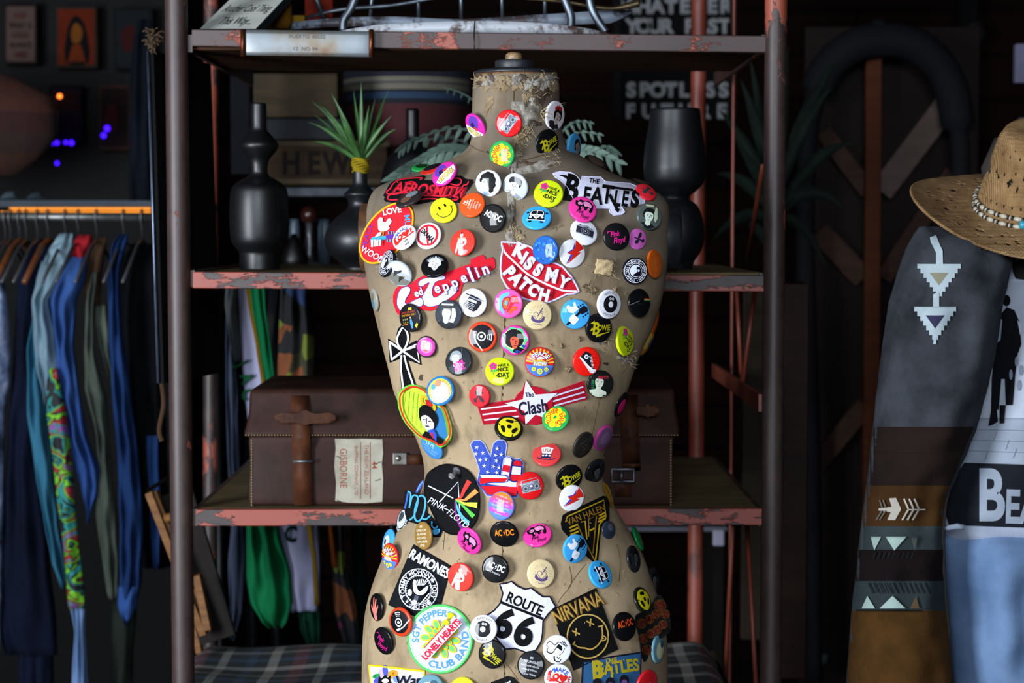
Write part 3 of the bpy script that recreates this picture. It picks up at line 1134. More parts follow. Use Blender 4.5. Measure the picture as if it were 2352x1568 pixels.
def a_love(a):
    a.base = 'd953a0'
    a.c('d953a0', 0, 0, .9)
    a.p('5ab0de', [(-.1, .78), (-.6, .5), (-.72, 0), (-.5, -.5), (-.15, -.78), (-.45, -.1), (-.38, .35), (-.05, .55)], 3)
    a.p('8c2440', [(-.42, .1), (-.22, .42), (.08, .42), (.06, .05), (-.1, -.5), (-.38, -.25)], 4)
    a.p('e05a1c', [(-.36, .08), (-.2, .34), (.03, .36), (.02, .05), (-.1, -.42), (-.33, -.2)], 4)
    a.c('5ab0de', -.15, .03, .1, .17)
    a.p('cf2a2c', [(.1, .48), (.4, .62), (.62, .42), (.7, .1), (.4, .05), (.1, -.55), (-.05, -.55), (.14, .1)], 3)
    a.p('e05a1c', [(.12, -.68), (.3, -.15), (.66, -.15), (.6, -.4), (.4, -.42), (.42, -.58), (.25, -.62)], 2)
    a.s('d953a0', .05, [(.35, -.26), (.5, -.28)])
    a.s('d953a0', .06, [(.38, .4), (.3, .1)])


def a_smiley(a):
    a.base = 'ecec26'
    D = '1a1a08'
    a.c(D, -.24, .22, .08, .14); a.c(D, .24, .22, .08, .14)
    a.s(D, .05, [(-.62, -.05), (-.5, -.38), (-.2, -.58), (.2, -.58), (.5, -.38), (.62, -.05)], 5)
    a.s(D, .04, [(-.72, -.1), (-.52, .0)]); a.s(D, .04, [(.72, -.1), (.52, .0)])


def a_age(a):
    a.base = 'cf4e1c'
    for i, (t, s, b) in enumerate((('Age', .17, .015), ('is just', .17, .015), ('a number', .17, .015), ('until your back', .14, 0), ('goes out', .14, 0), ('picking up', .14, 0), ('a sock', .14, 0))):
        a.t('f0e2d8', t, 0, .62 - i * .21, s, 0, .72, b)


def a_acdc(a, col=Wh, sub=None):
    a.base = K
    a.t(col, 'AC', -.36, .2, .42, 0, .62, .035)
    a.t(col, 'DC', .44, .2, .42, 0, .62, .035)
    a.p(col, [(.1, .42), (-.04, .18), (.06, .2), (-.02, -.06), (.16, .26), (.05, .24)])
    if sub: a.t(col, sub, 0, -.25, .11, 0, .85, 0, 0, 1.1)


def a_acdco(a):
    a_acdc(a, 'e0801c')


def a_acdcb(a):
    a_acdc(a, Wh, 'BACK IN BLACK')


def a_acdcr(a):
    a_acdc(a, 'd84a14')


def a_makelove(a):
    a.base = 'e8ebf4'
    a.s('3a5cc8', .09, [(-.62, .32), (-.4, .66)])
    a.at('3a5cc8', 'MAKE', 0, -.2, .78, 84, .3, .02, sx=.95)
    r = 'd62a24'
    a.p(r, [(-.8, .35), (-.62, .5), (-.6, -.05), (-.2, -.12), (-.3, -.28), (-.85, -.25)])
    a.p(r, [(-.35, .25), (-.1, .3), (.0, .1), (-.08, -.12), (-.35, -.14), (-.48, .05)], 3)
    a.c('e8ebf4', -.24, .08, .1)
    a.p(r, [(.25, -.25), (-.02, .08), (.05, .3), (.22, .26), (.3, .16), (.42, .3), (.58, .2), (.55, 0)], 3)
    a.t(r, 'E', .72, .02, .36, -8, .7, .03)
    a.s(r, .1, [(-.7, -.28), (-.2, -.2), (.2, -.3), (.85, -.24)], 4)
    a.t('16161e', 'not', 0, -.48, .2, 0, .9, .01, .2)
    a.t('16161e', 'war', 0, -.76, .2, 0, .9, .01, .2)


def a_drama(a):
    a.base = 'e9ebf2'
    a.rg('cf2030', 0, 0, .74, .17)
    a.s('cf2030', .16, [(-.1, -.7), (.1, .7)])
    a.t('0f1018', 'DRAMA', 0, 0, .34, -60, .72, .05)


def a_person(a):
    a.base = 'd9382c'
    a.p('c9b8b4', [(-.2, .3), (-.32, .1), (-.45, -.3), (-.6, -.75), (-.45, -.7), (-.25, -.3), (-.3, -.85), (.12, -.9), (.1, -.35), (.35, -.2), (.4, .1), (.22, .3)], 2)
    a.p('d9382c', [(.12, .05), (.26, .0), (.2, -.15), (.1, -.12)])
    a.c('dbcac6', .0, .5, .13, .17)
    a.s('4a1410', .08, [(-.05, .62), (.05, .8)])
    a.p('c89a62', [(-.35, .32), (-.1, .36), (-.2, .2)]); a.p('c89a62', [(.35, .3), (.12, .36), (.2, .2)])
    a.s('8f7f82', .03, [(-.18, -.1), (.14, -.14)])


def a_thankyou(a):
    a.base = '0c0c14'
    a.rg('d9dcea', 0, 0, .86, .04); a.rg('d9dcea', 0, 0, .56, .04)
    a.at('d9dcea', 'THANK YOU, THANK YOU VERY MUCH • ', 0, 0, .71, 90, .155, .02, sx=1.02)
    a.c('ccd2e6', 0, 0, .46)
    a.p('0c0c14', [(.1, .3), (.3, .3), (.42, .05), (.35, -.3), (.05, -.42), (-.25, -.3), (.0, -.15), (.12, .0), (.05, .15)], 3)
    a.p('ccd2e6', [(.12, .1), (.28, .12), (.3, -.02), (.15, -.08)])


def a_field(a):
    a.base = 'a7b0b4'
    a.p('c6d0da', [(-.9, .3), (-.5, .8), (.2, .94), (.7, .6), (.9, .1), (.2, .3)])
    a.p('77766f', [(-.9, -.1), (-.3, .1), (.9, -.35), (.6, -.7), (-.2, -.9), (-.8, -.5)])
    a.p('3c3a3c', [(-.3, .25), (.0, .32), (.2, .45), (.35, .4), (.15, .2), (-.1, .05), (-.35, -.3)])
    a.p('34312f', [(.1, -.1), (.4, .0), (.5, -.12), (.3, -.3), (.05, -.6)])
    a.c('b08a6a', .45, -.02, .07)


def a_poster(a):
    a.base = '17141a'
    a.t('c8482a', 'LIVE IN CONCERT', 0, .42, .13, 0, .8)
    a.t('d89a2a', 'ONE NIGHT ONLY', 0, .22, .13, 0, .8)
    a.p('d8c83a', [(.05, .72), (.35, .72), (.35, .55), (.05, .55)])
    for x in (-.6, -.4, -.2):
        for y in (0, -.22): a.p('8a7a3a', [(x, y), (x + .1, y), (x + .1, y - .12), (x, y - .12)])
    a.s('c06a2a', .05, [(-.75, -.42), (-.2, -.4)])
    a.p('4a8ab0', [(.1, -.1), (.25, -.05), (.3, -.45), (.2, -.75), (.08, -.75), (.05, -.4)])
    a.c('b89a7a', .17, .02, .07)
    a.p('d8b83a', [(.4, -.6), (.6, -.4), (.7, -.5), (.5, -.78)])


def a_typewriter(a):
    a.base = 'e6e8f4'
    D = '1b1a22'
    a.p(D, [(-.35, .5), (.4, .48), (.62, .25), (.5, -.35), (.3, -.55), (-.55, -.5), (-.62, -.4), (-.4, .15)])
    a.p('8e90a2', [(-.3, .42), (.35, .4), (.4, .3), (-.34, .3)])
    a.p('c9cbdc', [(-.32, .2), (.25, .22), (.3, .05), (-.38, .02)])
    for r in range(4):
        for k in range(8): a.c('c9cbdc', -.46 + k * .1 - r * .02, -.08 - r * .11, .032, n=8)
    a.s(D, .06, [(-.7, .42), (.72, .4)])


def a_usa(a):
    a.base = 'c93a3c'
    a.p('e4e0e2', [(-.42, .42), (0, .5), (.42, .42), (.3, -.08), (-.3, -.08)])
    a.p('1d2448', [(-.32, -.08), (.32, -.08), (.34, -.45), (-.34, -.45)])
    for x in (-.22, 0, .22): a.star('e4e0e2', x, -.24, .11)
    a.t('8f2c30', 'USA', 0, .17, .3, 0, .75)
    a.s('1d2448', .07, [(-.62, -.42), (-.3, -.54), (.3, -.54), (.62, -.42)], 4)


def a_adapter(a, c='dccf1e', b='16180f'):
    a.base = b
    a.c(c, 0, 0, .78, n=36)
    for k in range(3):
        t = radians(90 + 120 * k)
        a.p(b, [(r * cos(t + d), r * sin(t + d)) for r, d in ((.38, -.5), (.34, .2), (.52, .62), (.62, .35), (.6, -.4))], 4)
        a.s(b, .07, [((.95) * cos(t - .75), .95 * sin(t - .75)), (.62 * cos(t - .5), .62 * sin(t - .5))])
    a.c(b, 0, 0, .16)


def a_bolt(a):
    a.base = 'e4e4ea'
    a.p('4a3aa8', [(.02, .82), (-.1, .3), (-.5, -.02), (-.2, -.05), (-.42, -.86), (-.2, -.5), (.1, .1)])
    a.p('d62416', [(.1, .95), (.85, .5), (.28, .12), (.6, .2), (-.35, -.82), (.0, -.1), (-.42, -.08), (.05, .35)])


def a_livelong(a):
    a.base = '3f86c6'
    a.t('c6def0', 'LIVE', -.1, .4, .34, 0, .8)
    a.t('8cb8e0', 'LONG AND', 0, 0, .22, 0, .8)
    a.t('8cb8e0', 'PROSPER', 0, -.35, .24, 0, .8)


def a_gradient(a):
    a.base = '5a7ee0'
    for i, c in enumerate(('b04ac8', '5a7ee0', 'b04ac8', 'd8506a', 'e8782a', 'ec8a2a')):
        y0, y1 = .6 - i * .3, .3 - i * .3
        w0, w1 = sqrt(max(0, .93 - y0 * y0)), sqrt(max(0, .93 - y1 * y1))
        a.p(c, [(-w0, y0), (w0, y0), (w1, y1), (-w1, y1)])
    for i, t in enumerate(('I used to', 'sneak out of my', 'house to go to parties.', 'Now I sneak out of', 'parties to go to', 'my house.')):
        a.t('e8c8d8', t, 0, -.68 + .26 * i if 0 else .62 - .25 * i, .13, 0, .8)


def a_gold(a):
    a.base = '8d6c34'
    for i, t in enumerate(('SHE', 'TURNED OFF', 'HER PHONE', 'AND LIVED', 'HAPPILY EVER', 'AFTER')):
        a.t('e2d8c0', t, 0, .66 - .27 * i, .16, 0, .85, .01)


def a_beyourself(a):
    a.base = '101216'
    for i, (t, s) in enumerate((('BE', .17), ('YOURSELF;', .17), ('everyone else is', .155), ('already taken.', .155), ('-Oscar Wilde', .14))):
        a.t('c9cdd4', t, 0, .5 - .27 * i - (.06 if i == 4 else 0), s, 0, .92)


def a_outline(a):
    a.base = 'e4e6f2'
    a.s(K, .05, [(-.6, .1), (-.75, .35), (-.5, .55), (-.2, .3), (.1, .5), (.45, .3)], 4)
    a.s(K, .1, [(-.7, .1), (-.72, -.15), (-.4, -.25), (-.1, .1), (.15, .25)], 5, .03)
    a.p(K, [(.05, .35), (.3, .2), (.3, -.1), (.15, -.02), (.0, .1), (-.1, .1)], 3)
    a.s(K, .05, [(.45, .55), (.7, .2)]); a.s(K, .05, [(.3, .6), (.6, .15)])
    a.s(K, .03, [(.5, .1), (.35, -.2), (.1, -.4)], 4)
    a.s(K, .1, [(-.25, -.45), (-.2, -.75), (.1, -.85), (.25, -.65)], 4, .04)
    a.s(K, .05, [(-.05, -.5), (.05, -.62), (.15, -.52)], 3)


def a_punk(a):
    face(a, '111312', '111312', 'b9bfb0', 'b9bfb0', -.15, .1, 1.1)
    a.t('b02038', 'PRETTY', .1, .52, .2, 8, .8, .03)
    a.t('2a7a4a', 'PRETTY', -.6, -.1, .18, -80, .8, .03)


def a_blueman(a):
    face(a, '3f8fc4', '141416', '9a7a68', '222630', .15, 0, 1.0)
    a.s('141416', .1, [(-.6, -.4), (.2, -.6)])


def a_wings(a, b, c):
    a.base = b
    a.s(c, .12, [(-.25, .45), (.2, -.35)])
    a.c(c, .28, -.45, .2, .16)
    a.p(c, [(-.05, .1), (.35, .35), (.65, .3), (.5, .05), (.2, .0)], 3)
    a.p(c, [(-.1, .05), (-.4, .15), (-.55, -.1), (-.3, -.25), (-.05, -.1)], 3)


def a_redwing(a): a_wings(a, 'c92430', '3a3438')


def a_pinkwing(a): a_wings(a, 'b85aa8', '201c28')


def a_hendrix(a):
    a.base = 'c92a9a'
    a.p('5a3aa0', [(-.6, .2), (-.5, .7), (0, .9), (.3, .6), (.35, .1), (0, -.2), (-.4, -.1)], 4)
    a.p('2c1a4c', [(-.3, .1), (-.2, .35), (0, .3), (.15, .0), (-.1, -.1)], 3)
    a.p('e2dce8', [(-.8, -.35), (-.3, -.1), (.5, .05), (.9, .1), (.85, -.45), (.2, -.9), (-.5, -.8)])
    a.c('c83a3a', .2, .08, .2, .12)
    a.t('6a2050', 'HENDRIX', .08, -.36, .42, 8, .5, .04)
    a.t('d8d03a', 'HENDRIX', .08, -.36, .4, 8, .5, .015)


def a_handbadge(a):
    a.base = K
    a.p('d8766c', [(-.25, -.9), (-.3, -.4), (-.55, .1), (-.45, .25), (-.2, -.1), (-.15, .7), (0, .75), (.05, .0), (.2, .6), (.35, .55), (.25, -.1), (.5, .15), (.55, 0), (.2, -.5), (.15, -.9)])


def a_smallpink(a):
    a.base = '3a2030'
    a.c('d23a9c', 0, 0, .86)
    a.c('e07ab4', .05, 0, .6)
    a.p('e0605a', [(-.35, .3), (0, .4), (-.15, 0), (.2, -.45), (-.3, -.3)], 3)
    a.p('f0dcc8', [(.0, .3), (.4, .35), (.35, -.3), (.05, -.2)], 3)


def a_bluerim(a):
    a.base = '2a70b0'
    a.c('e2d84a', 0, 0, .82, n=36)
    a.c('ece6c8', .05, -.1, .68, n=32)
    a.p('c88a6a', [(-.3, .7), (.0, .72), (.05, .4), (-.15, .25), (-.4, .35)], 3)
    a.p('5a9ad0', [(-.6, .4), (-.35, .35), (-.3, .1), (-.6, .05)], 2)
    a.at('d87a5a', 'WAY OUT', 0, 0, .68, 30, .18, .0)


def a_fuzzy(a):
    a.base = '1c5aa8'
    r2 = random.Random(3)
    for _ in range(26):
        t, q = r2.uniform(0, 6.28), sqrt(r2.random()) * .8
        a.c(r2.choice(('2a6ec0', '17509a', '3580d0')), q * cos(t), q * sin(t), .12, .08, n=10)


def a_prism(a):
    a.base = '0a0b0e'
    a.s('8a8a8a', .03, [(-.9, -.2), (-.1, .12)])
    a.s('2c2a2a', .03, [(-.25, -.1), (.05, .5), (.35, -.1), (-.25, -.1)])
    for i, c in enumerate(('b02a20', 'c8a030', '3a8a6a')): a.s(c, .06, [(.3, .3 - i * .06), (.92, .32 - i * .06)])


def a_textdim(a):
    a.base = '2a2622'
    for i, t in enumerate(('Normal', 'is not', 'what we', 'need today')): a.t('5c564c', t, 0, .4 - .3 * i, .17, 0, .85)


def a_darkphoto(a):
    face(a, '1a1a1c', '0a0a0c', '4c4a4c', '262628')


def a_plainorange(a):
    a.base = 'c85a14'
    for i in range(6): a.t('d8783a', 'number until', 0, .55 - .22 * i, .13, 0, .9)


def a_hepburn(a):
    a.base = '14161c'
    a.c('c2c6cc', 0, .1, .7)
    a.p('3c4048', [(-.35, .5), (.0, .7), (.35, .4), (.3, .0), (-.3, .0)], 3)
    a.at('d4d8de', 'FOREVER YOUNG', 0, 0, .78, -90, .17, .02, inner=True)


def a_plain(c, spots=()):
    def f(a):
        a.base = c
        for q in spots: a.c(*q)
    return f


ARTS = {k[2:]: v for k, v in list(globals().items()) if k.startswith('a_') and k != 'a_plain' and k != 'a_wings'}
ARTS.update(silver=a_plain('8f8c84', (('4a7a88', 0, -.3, .5), ('6f6a50', 0, .3, .35))), green=a_plain('1f8c42', (('123018', 0, .1, .6),)), darkmetal=a_plain('241f1c', (('4a3c34', 0, 0, .7),)),
            red=a_plain('c01a20', (('e0c8b8', .1, .1, .07), ('8a1218', .2, -.2, .2))), magenta=a_plain('b83a8c', (('6a4a6a', .0, .0, .85), ('7a5a80', .0, .0, .5))),
            edgepink=a_plain('161214', (('d0246c', -.1, .0, .6),)), edgegreen=a_plain('137a3c', ()), teal=a_plain('5f8a98', (('c8c8a0', 0, -.1, .6), ('3a5a68', .3, .3, .3))),
            yellow=a_plain('d2d426', ()), orangeblue=a_plain('b87a26', (('c9a040', .0, .2, .6), ('4a5a7a', .3, -.4, .4))), dimblue=a_plain('26303e', (('4a5060', .1, .3, .4), ('6a3a30', .3, .6, .15))),
            blackred=a_plain('c8281c', (('14121a', .1, .25, .75),)), brownphoto=a_plain('2c2626', (('6a4a3c', -.2, -.2, .4), ('7c8890', .3, .2, .45))),
            blueyellow=a_plain('3f9ad8', (('d8e0ea', 0, 0, .5), ('1c2230', -.2, .1, .2))))

BADGE_ME = {}


def dome(r):
    if r < .86: return .10 * (1 - (r / .86) ** 2) + .05
    t = (r - .86) / .14
    return .05 - .12 * (1 - sqrt(max(0, 1 - t * t)))


def badge_mesh(art):
    if art in BADGE_ME: return BADGE_ME[art]
    a = Art('b')
    a.base = K
    ARTS[art](a)
    a.mi(a.base)
    bm = bmesh.new()
    NS = 56
    prof = [(.001, dome(0))] + [(r, dome(r)) for r in (.2, .4, .6, .75, .86, .9, .94, .97, .99, 1.0)] + [(1.0, -.11), (.97, -.155), (.9, -.16)]
    rings = [[bm.verts.new((r * cos(2 * pi * k / NS), r * sin(2 * pi * k / NS), z)) for k in range(NS)] for r, z in prof]
    bi = a.mi(a.base)
    for i in range(len(prof) - 1):
        for k in range(NS):
            bm.faces.new((rings[i][k], rings[i + 1][k], rings[i + 1][(k + 1) % NS], rings[i][(k + 1) % NS])).material_index = bi
    bm.faces.new(rings[-1]).material_index = bi
    nb = len(bm.verts)
    ab = a.bm(.22)
    for v in ab.verts:
        r = sqrt(v.co.x ** 2 + v.co.y ** 2)
        if r > .95:
            v.co.x *= .95 / r
            v.co.y *= .95 / r
            r = .95
        v.co.z = dome(r) + .002 + v.co.z * .0028
    bmesh.ops.reverse_faces(ab, faces=[f for f in ab.faces if (f.normal_update() or f.normal.z) < 0])
    me0 = bpy.data.meshes.new('x')
    ab.to_mesh(me0)
    ab.free()
    bm.from_mesh(me0)
    for f in bm.faces:
        f.smooth = True
    me = bpy.data.meshes.new('badge_' + art)
    bm.to_mesh(me)
    bm.free()
    for m in a.mats: me.materials.append(m)
    nrm = []
    base = list(me.vertices)
    for i, v in enumerate(base):
        if i < nb:
            nrm.append(v.normal.copy())
        else:
            r = sqrt(v.co.x ** 2 + v.co.y ** 2) + 1e-9
            e = .01
            sl = (dome(min(r + e, 1)) - dome(max(r - e, 0))) / (2 * e)
            nrm.append(Vector((-sl * v.co.x / r, -sl * v.co.y / r, 1)).normalized())
    me.normals_split_custom_set_from_vertices(nrm)
    BADGE_ME[art] = me
    return me


def badge(art, x, y, a, b, phi, rot, label, lift=0.0, group='pin badges on the dress form'):
    v = -ray(x, y)
    h, nn, ok = near(x, y)
    t = (h - CAM).length if ok else (h - CAM).dot(ray(x, y))
    th = math.acos(max(-1, min(1, b / a)))
    r = RIGHT
    r = (r - v * r.dot(v)).normalized()
    u = v.cross(r)
    p = radians(phi)
    n = v * cos(th) + (r * cos(p) + u * sin(p)) * sin(th)
    R = a / 2 * t / F
    ns = nn if nn.dot(v) > 0 else -nn
    if ns.length < .5: ns = v
    dl = n.angle(ns)
    off = R * .17 + R * min(sin(dl), .6) * .55 + .0012 + lift
    pos = CAM + ray(x, y) * (t - off)
    q = radians(rot)
    X = r * cos(q) + u * sin(q)
    X = (X - n * X.dot(n)).normalized()
    Y = n.cross(X)
    o = bpy.data.objects.new('pin_badge', badge_mesh(art))
    COL.objects.link(o)
    m = Matrix((X, Y, n)).transposed().to_4x4()
    o.matrix_world = Matrix.Translation(pos) @ m @ Matrix.Diagonal((R, R, R, 1))
    return tag(o, label, 'badge', group)
# art, x, y, major, minor, lean direction, print rotation, label[, lift]
BADGES = [
    ('hendrix', 1091, 292, 66, 36, 209, -10, 'magenta and purple badge at the left edge of the dress form neck'),
    ('boombox', 1168, 283, 62, 60, 180, 52, 'red radio badge in the middle of the neck'),
    ('flower', 1152, 355, 64, 57, 180, 75, 'green and yellow flower badge at the base of the neck'),
    ('frida', 1276, 266, 68, 42, 355, -22, 'white badge of a woman with red flowers, right side of the neck'),
    ('bowie', 1258, 329, 64, 50, 350, 18, 'black badge with yellow lettering on the neck, lower right'),
    ('blueman', 1320, 339, 66, 29, 355, 5, 'light blue badge turned sideways where neck meets right shoulder'),
    ('darkmetal', 1369, 372, 56, 22, 60, 0, 'dark badge lying nearly flat on top of the right shoulder'),
    ('green', 968, 384, 46, 15, 95, 0, 'green badge lying flat on top of the left shoulder'),
    ('blackred', 991, 388, 56, 17, 113, 0, 'black badge with red rim lying flat behind the magenta shoulder badge'),
    ('hendrix', 1020, 398, 66, 42, 135, 28, 'magenta badge with yellow lettering above the red script patch', .006),
    ('curly', 1121, 421, 62, 58, 180, 6, 'white badge with a black curly haired head'),
    ('quiff', 1183, 429, 64, 56, 200, -12, 'grey photo badge of a man with a quiff, at the collar'),
    ('niceday', 1260, 444, 68, 62, 90, -22, 'lime green wishing badge with pink flower on the upper chest'),
    ('van', 1233, 499, 68, 52, 100, -12, 'sky blue camper van badge on the upper chest'),
    ('pig', 1339, 480, 66, 56, 60, -10, 'pink pig badge at the foot of the lavender logo patch', .004),
    ('camera', 1342, 532, 66, 54, 50, -12, 'white badge with a grey camera'),
    ('greenman', 1492, 497, 62, 56, 20, -12, 'grey green photo badge of a man near the right armhole'),
    ('floydtext', 1416, 543, 64, 60, 20, 10, 'black badge with pink script near the right armhole'),
    ('pinkwing', 1465, 549, 48, 40, 0, 35, 'small mauve badge with a winged guitar'),
    ('redwing', 1484, 440, 50, 31, 60, 40, 'small red badge at the right end of the lavender logo patch', .003),
    ('darkmetal', 1472, 419, 56, 10, 70, 0, 'dark badge seen edge on at the top of the right shoulder'),
    ('fuzzy', 1252, 574, 66, 58, 180, 0, 'mottled blue badge at the top of the red lips patch', .004),
    ('bolt', 1315, 582, 66, 59, 0, -8, 'white badge with red lightning bolt on the chest'),
    ('thankyou', 1459, 622, 62, 58, 0, 0, 'black badge ringed with white lettering, right side of the chest'),
    ('plainorange', 1505, 606, 66, 32, 5, -60, 'burnt orange badge turned sideways by the right edge'),
    ('brownphoto', 939, 455, 66, 25, 117, 20, 'dark brown badge tipped forward over the red round patch', .010),
    ('smiley', 1019, 482, 62, 57, 90, 33, 'bright yellow smiley badge'),
    ('age', 1084, 470, 62, 53, 130, 76, 'orange badge with sideways white text'),
    ('acdc', 1131, 501, 66, 60, 180, -20, 'black badge with white lettering below the curly head badge'),
    ('makelove', 928, 544, 64, 44, 140, 28, 'white, red and blue lettered badge overlapping the red round patch', .006),
    ('drama', 983, 541, 64, 56, 140, 12, 'white badge with red crossed out circle'),
    ('person', 1062, 557, 64, 55, 150, 0, 'coral red badge with a standing figure on the upper chest'),
    ('thankyou', 888, 604, 66, 30, 162, 5, 'black and white ringed badge turned sideways at the left edge', .004),
    ('field', 916, 629, 66, 50, 225, 0, 'pale blue and grey photo badge above the red script patch', .004),
    ('warhol', 998, 609, 64, 52, 110, -5, 'black badge with a white spiky haired head', .003),
    ('silver', 859, 688, 54, 13, 188, 0, 'small pale badge seen almost edge on at the left chest edge'),
    ('poster', 942, 730, 66, 50, 190, 10, 'dark concert poster badge below the red script patch', .004),
    ('boy', 1030, 722, 67, 62, 180, -8, 'black rimmed photo badge of a bowed head', .004),
    ('typewriter', 1086, 695, 66, 64, 180, -22, 'white badge with a black typewriter drawing'),
    ('love', 1168, 697, 67, 66, 180, -8, 'pink badge with orange, red and blue lettering', .004),
    ('heart', 1235, 723, 68, 66, 0, -5, 'cream sacred heart badge in the middle of the chest', .004),
    ('dove', 1322, 721, 69, 67, 0, -5, 'light blue badge of white bird on guitar neck, chest'),
    ('notold', 1400, 698, 68, 54, 355, -5, 'white badge with a black record, right of the chest'),
    ('bowie', 1376, 753, 68, 60, 355, 0, 'black badge with yellow lettering beside the blue bird badge', .004),
    ('prism', 1469, 695, 66, 50, 5, 0, 'black badge with thin rainbow stripe near the right edge'),
    ('niceday', 1437, 782, 70, 38, 3, -20, 'lime green badge turned sideways near the right edge'),
    ('orangeblue', 1485, 786, 68, 22, 333, 0, 'orange and blue badge seen edge on at the right edge'),
    ('plainorange', 1506, 738, 58, 10, 348, 0, 'thin sliver of an orange brown badge at the right edge'),
    ('vinyl', 1107, 773, 70, 68, 180, 0, 'orange rimmed record player badge in the middle'),
    ('afro', 1182, 781, 69, 68, 180, -8, 'pink and green badge of a head with round black hair'),
    ('smallpink', 979, 796, 50, 47, 190, 0, 'small shiny pink badge beside the black cross patch'),
    ('rebel', 1053, 829, 67, 60, 160, 0, 'dark photo badge with pink lettering'),
    ('niceday', 1148, 852, 67, 65, 90, 6, 'lime green wishing badge with pink flower on the belly'),
    ('peace', 1240, 831, 69, 68, 0, -3, 'red, yellow and blue rainbow lettered badge'),
    ('shoe', 1348, 830, 67, 63, 350, 0, 'bright red badge with a black canvas shoe'),
    ('punk', 1379, 882, 64, 60, 330, -10, 'black and white badge with red lettering below the red shoe badge'),
    ('bluerim', 1011, 897, 68, 64, 160, -5, 'blue rimmed yellow badge at the top of the lime patch', .007),
    ('redwing', 1101, 909, 52, 47, 200, -75, 'small red winged badge above the red banner patch'),
    ('edgepink', 1427, 930, 62, 19, 335, 0, 'black and pink badge seen edge on, right of the waist'),
    ('flower', 1276, 960, 64, 57, 120, 60, 'green and yellow flower badge on the red banner patch', .005),
    ('adapter', 1169, 982, 66, 56, 75, -10, 'black badge with yellow record adapter below the banner', .005),
    ('livelong', 991, 1028, 64, 34, 220, -12, 'blue lettered badge tilted at the left of the waist', .008),
    ('usa', 1256, 1042, 67, 54, 95, -8, 'red badge with a starred top hat'),
    ('textdim', 1341, 1022, 64, 38, 330, 15, 'very dark lettered badge right of the top hat badge'),
    ('magenta', 1387, 1006, 64, 33, 330, 0, 'dull purple badge with magenta rim at the right of the waist'),
    ('bowie', 1308, 1098, 66, 54, 315, 18, 'black badge with yellow lettering at the waist'),
    ('darkphoto', 1368, 1084, 64, 37, 330, 0, 'black photo badge at the right edge of the waist'),
    ('bolt', 1314, 1144, 62, 54, 330, -25, 'white badge with red lightning bolt under the waist badge'),
    ('boombox', 1218, 1115, 64, 62, 0, 14, 'red radio badge overlapping the hand patch', .005),
    ('gradient', 1151, 1161, 65, 60, 180, 162, 'blue, purple and orange striped text badge', .004),
    ('hepburn', 925, 1195, 62, 27, 165, 0, 'black and silver badge seen sideways over the blue script patch', .006),
    ('gold', 971, 1230, 64, 38, 185, 5, 'gold badge with white lines of text', .003),
    ('pig', 1077, 1243, 66, 47, 215, -35, 'pink pig badge below the oval rainbow patch'),
    ('acdco', 1158, 1227, 66, 57, 250, 8, 'black badge with orange lettering below the waist'),
    ('pig', 1234, 1227, 67, 52, 105, 18, 'pink pig badge right of the orange lettered badge'),
    ('dove', 1322, 1260, 66, 54, 345, 5, 'light blue badge of white bird, on the black and gold patch', .005),
    ('van', 1380, 1318, 66, 49, 25, -68, 'sky blue camper van badge turned on its side, at the hip'),
    ('blueyellow', 891, 1245, 62, 24, 170, 0, 'light blue badge behind the rainbow badge at the left hip'),
    ('peace', 895, 1278, 62, 34, 190, 0, 'red, yellow and blue badge turned sideways at the left hip', .004),
    ('acdcb', 1137, 1306, 64, 61, 200, -20, 'black badge with white lettering on the belly below the orange one'),
    ('person', 1057, 1325, 66, 57, 200, -8, 'coral red badge with a standing figure beside the emblem patch'),
    ('heart', 1243, 1317, 66, 63, 0, -8, 'cream sacred heart badge on the lower belly'),
    ('edgegreen', 1467, 1236, 58, 10, 22, 0, 'green badge seen edge on at the right hip'),
    ('darkphoto', 1457, 1283, 62, 27, 8, 0, 'black badge turned sideways below the green edge badge'),
    ('dimblue', 1399, 1217, 42, 30, 0, 0, 'dim blue badge half hidden by the black and gold patch'),
    ('darkphoto', 1500, 1334, 62, 27, 355, 0, 'black badge at the far right hip edge'),
    ('adapter', 1477, 1377, 62, 34, 20, 20, 'dull yellow record adapter badge near the dark red patch'),
    ('acdcr', 1435, 1438, 66, 52, 5, 12, 'black badge with red orange lettering beside the dark red patch'),
    ('teal', 1513, 1490, 64, 25, 355, 0, 'blue and white badge turned sideways at the lower right edge', .004),
    ('red', 1487, 1572, 68, 42, 340, 0, 'red badge cut by the bottom edge, lower right'),
    ('handbadge', 864, 1394, 63, 28, 185, 5, 'black badge with a pink hand at the left hip'),
    ('floydtext', 880, 1472, 64, 38, 200, -10, 'black badge with pink script at the lower left'),
    ('vinyl', 919, 1428, 66, 50, 195, 100, 'red rimmed record player badge under the black emblem patch', .004),
    ('notold', 1110, 1444, 64, 62, 180, -12, 'white badge with a black record, between the round and shield patches', .005),
    ('bowie', 1130, 1502, 65, 61, 200, -45, 'black badge with slanting yellow lettering at the bottom', .004),
    ('outline', 1280, 1491, 65, 64, 0, 0, 'white badge with black line drawing of two faces', .005),
    ('beyourself', 1219, 1527, 64, 62, 180, -12, 'black badge with lines of white text at the bottom'),
    ('makelove', 1283, 1557, 65, 63, 0, -8, 'white, red and blue lettered badge at the bottom edge', .004),
    ('teal', 988, 1582, 66, 62, 180, 0, 'teal badge cut by the bottom edge, beside the yellow bordered patch', .004),
    ('yellow', 1062, 1588, 66, 62, 180, 0, 'plain yellow badge cut by the bottom edge'),
]
for q in BADGES:
    badge(q[0], q[1], q[2], q[3], q[4], q[5], q[6], q[7], q[8] if len(q) > 8 else 0.0)


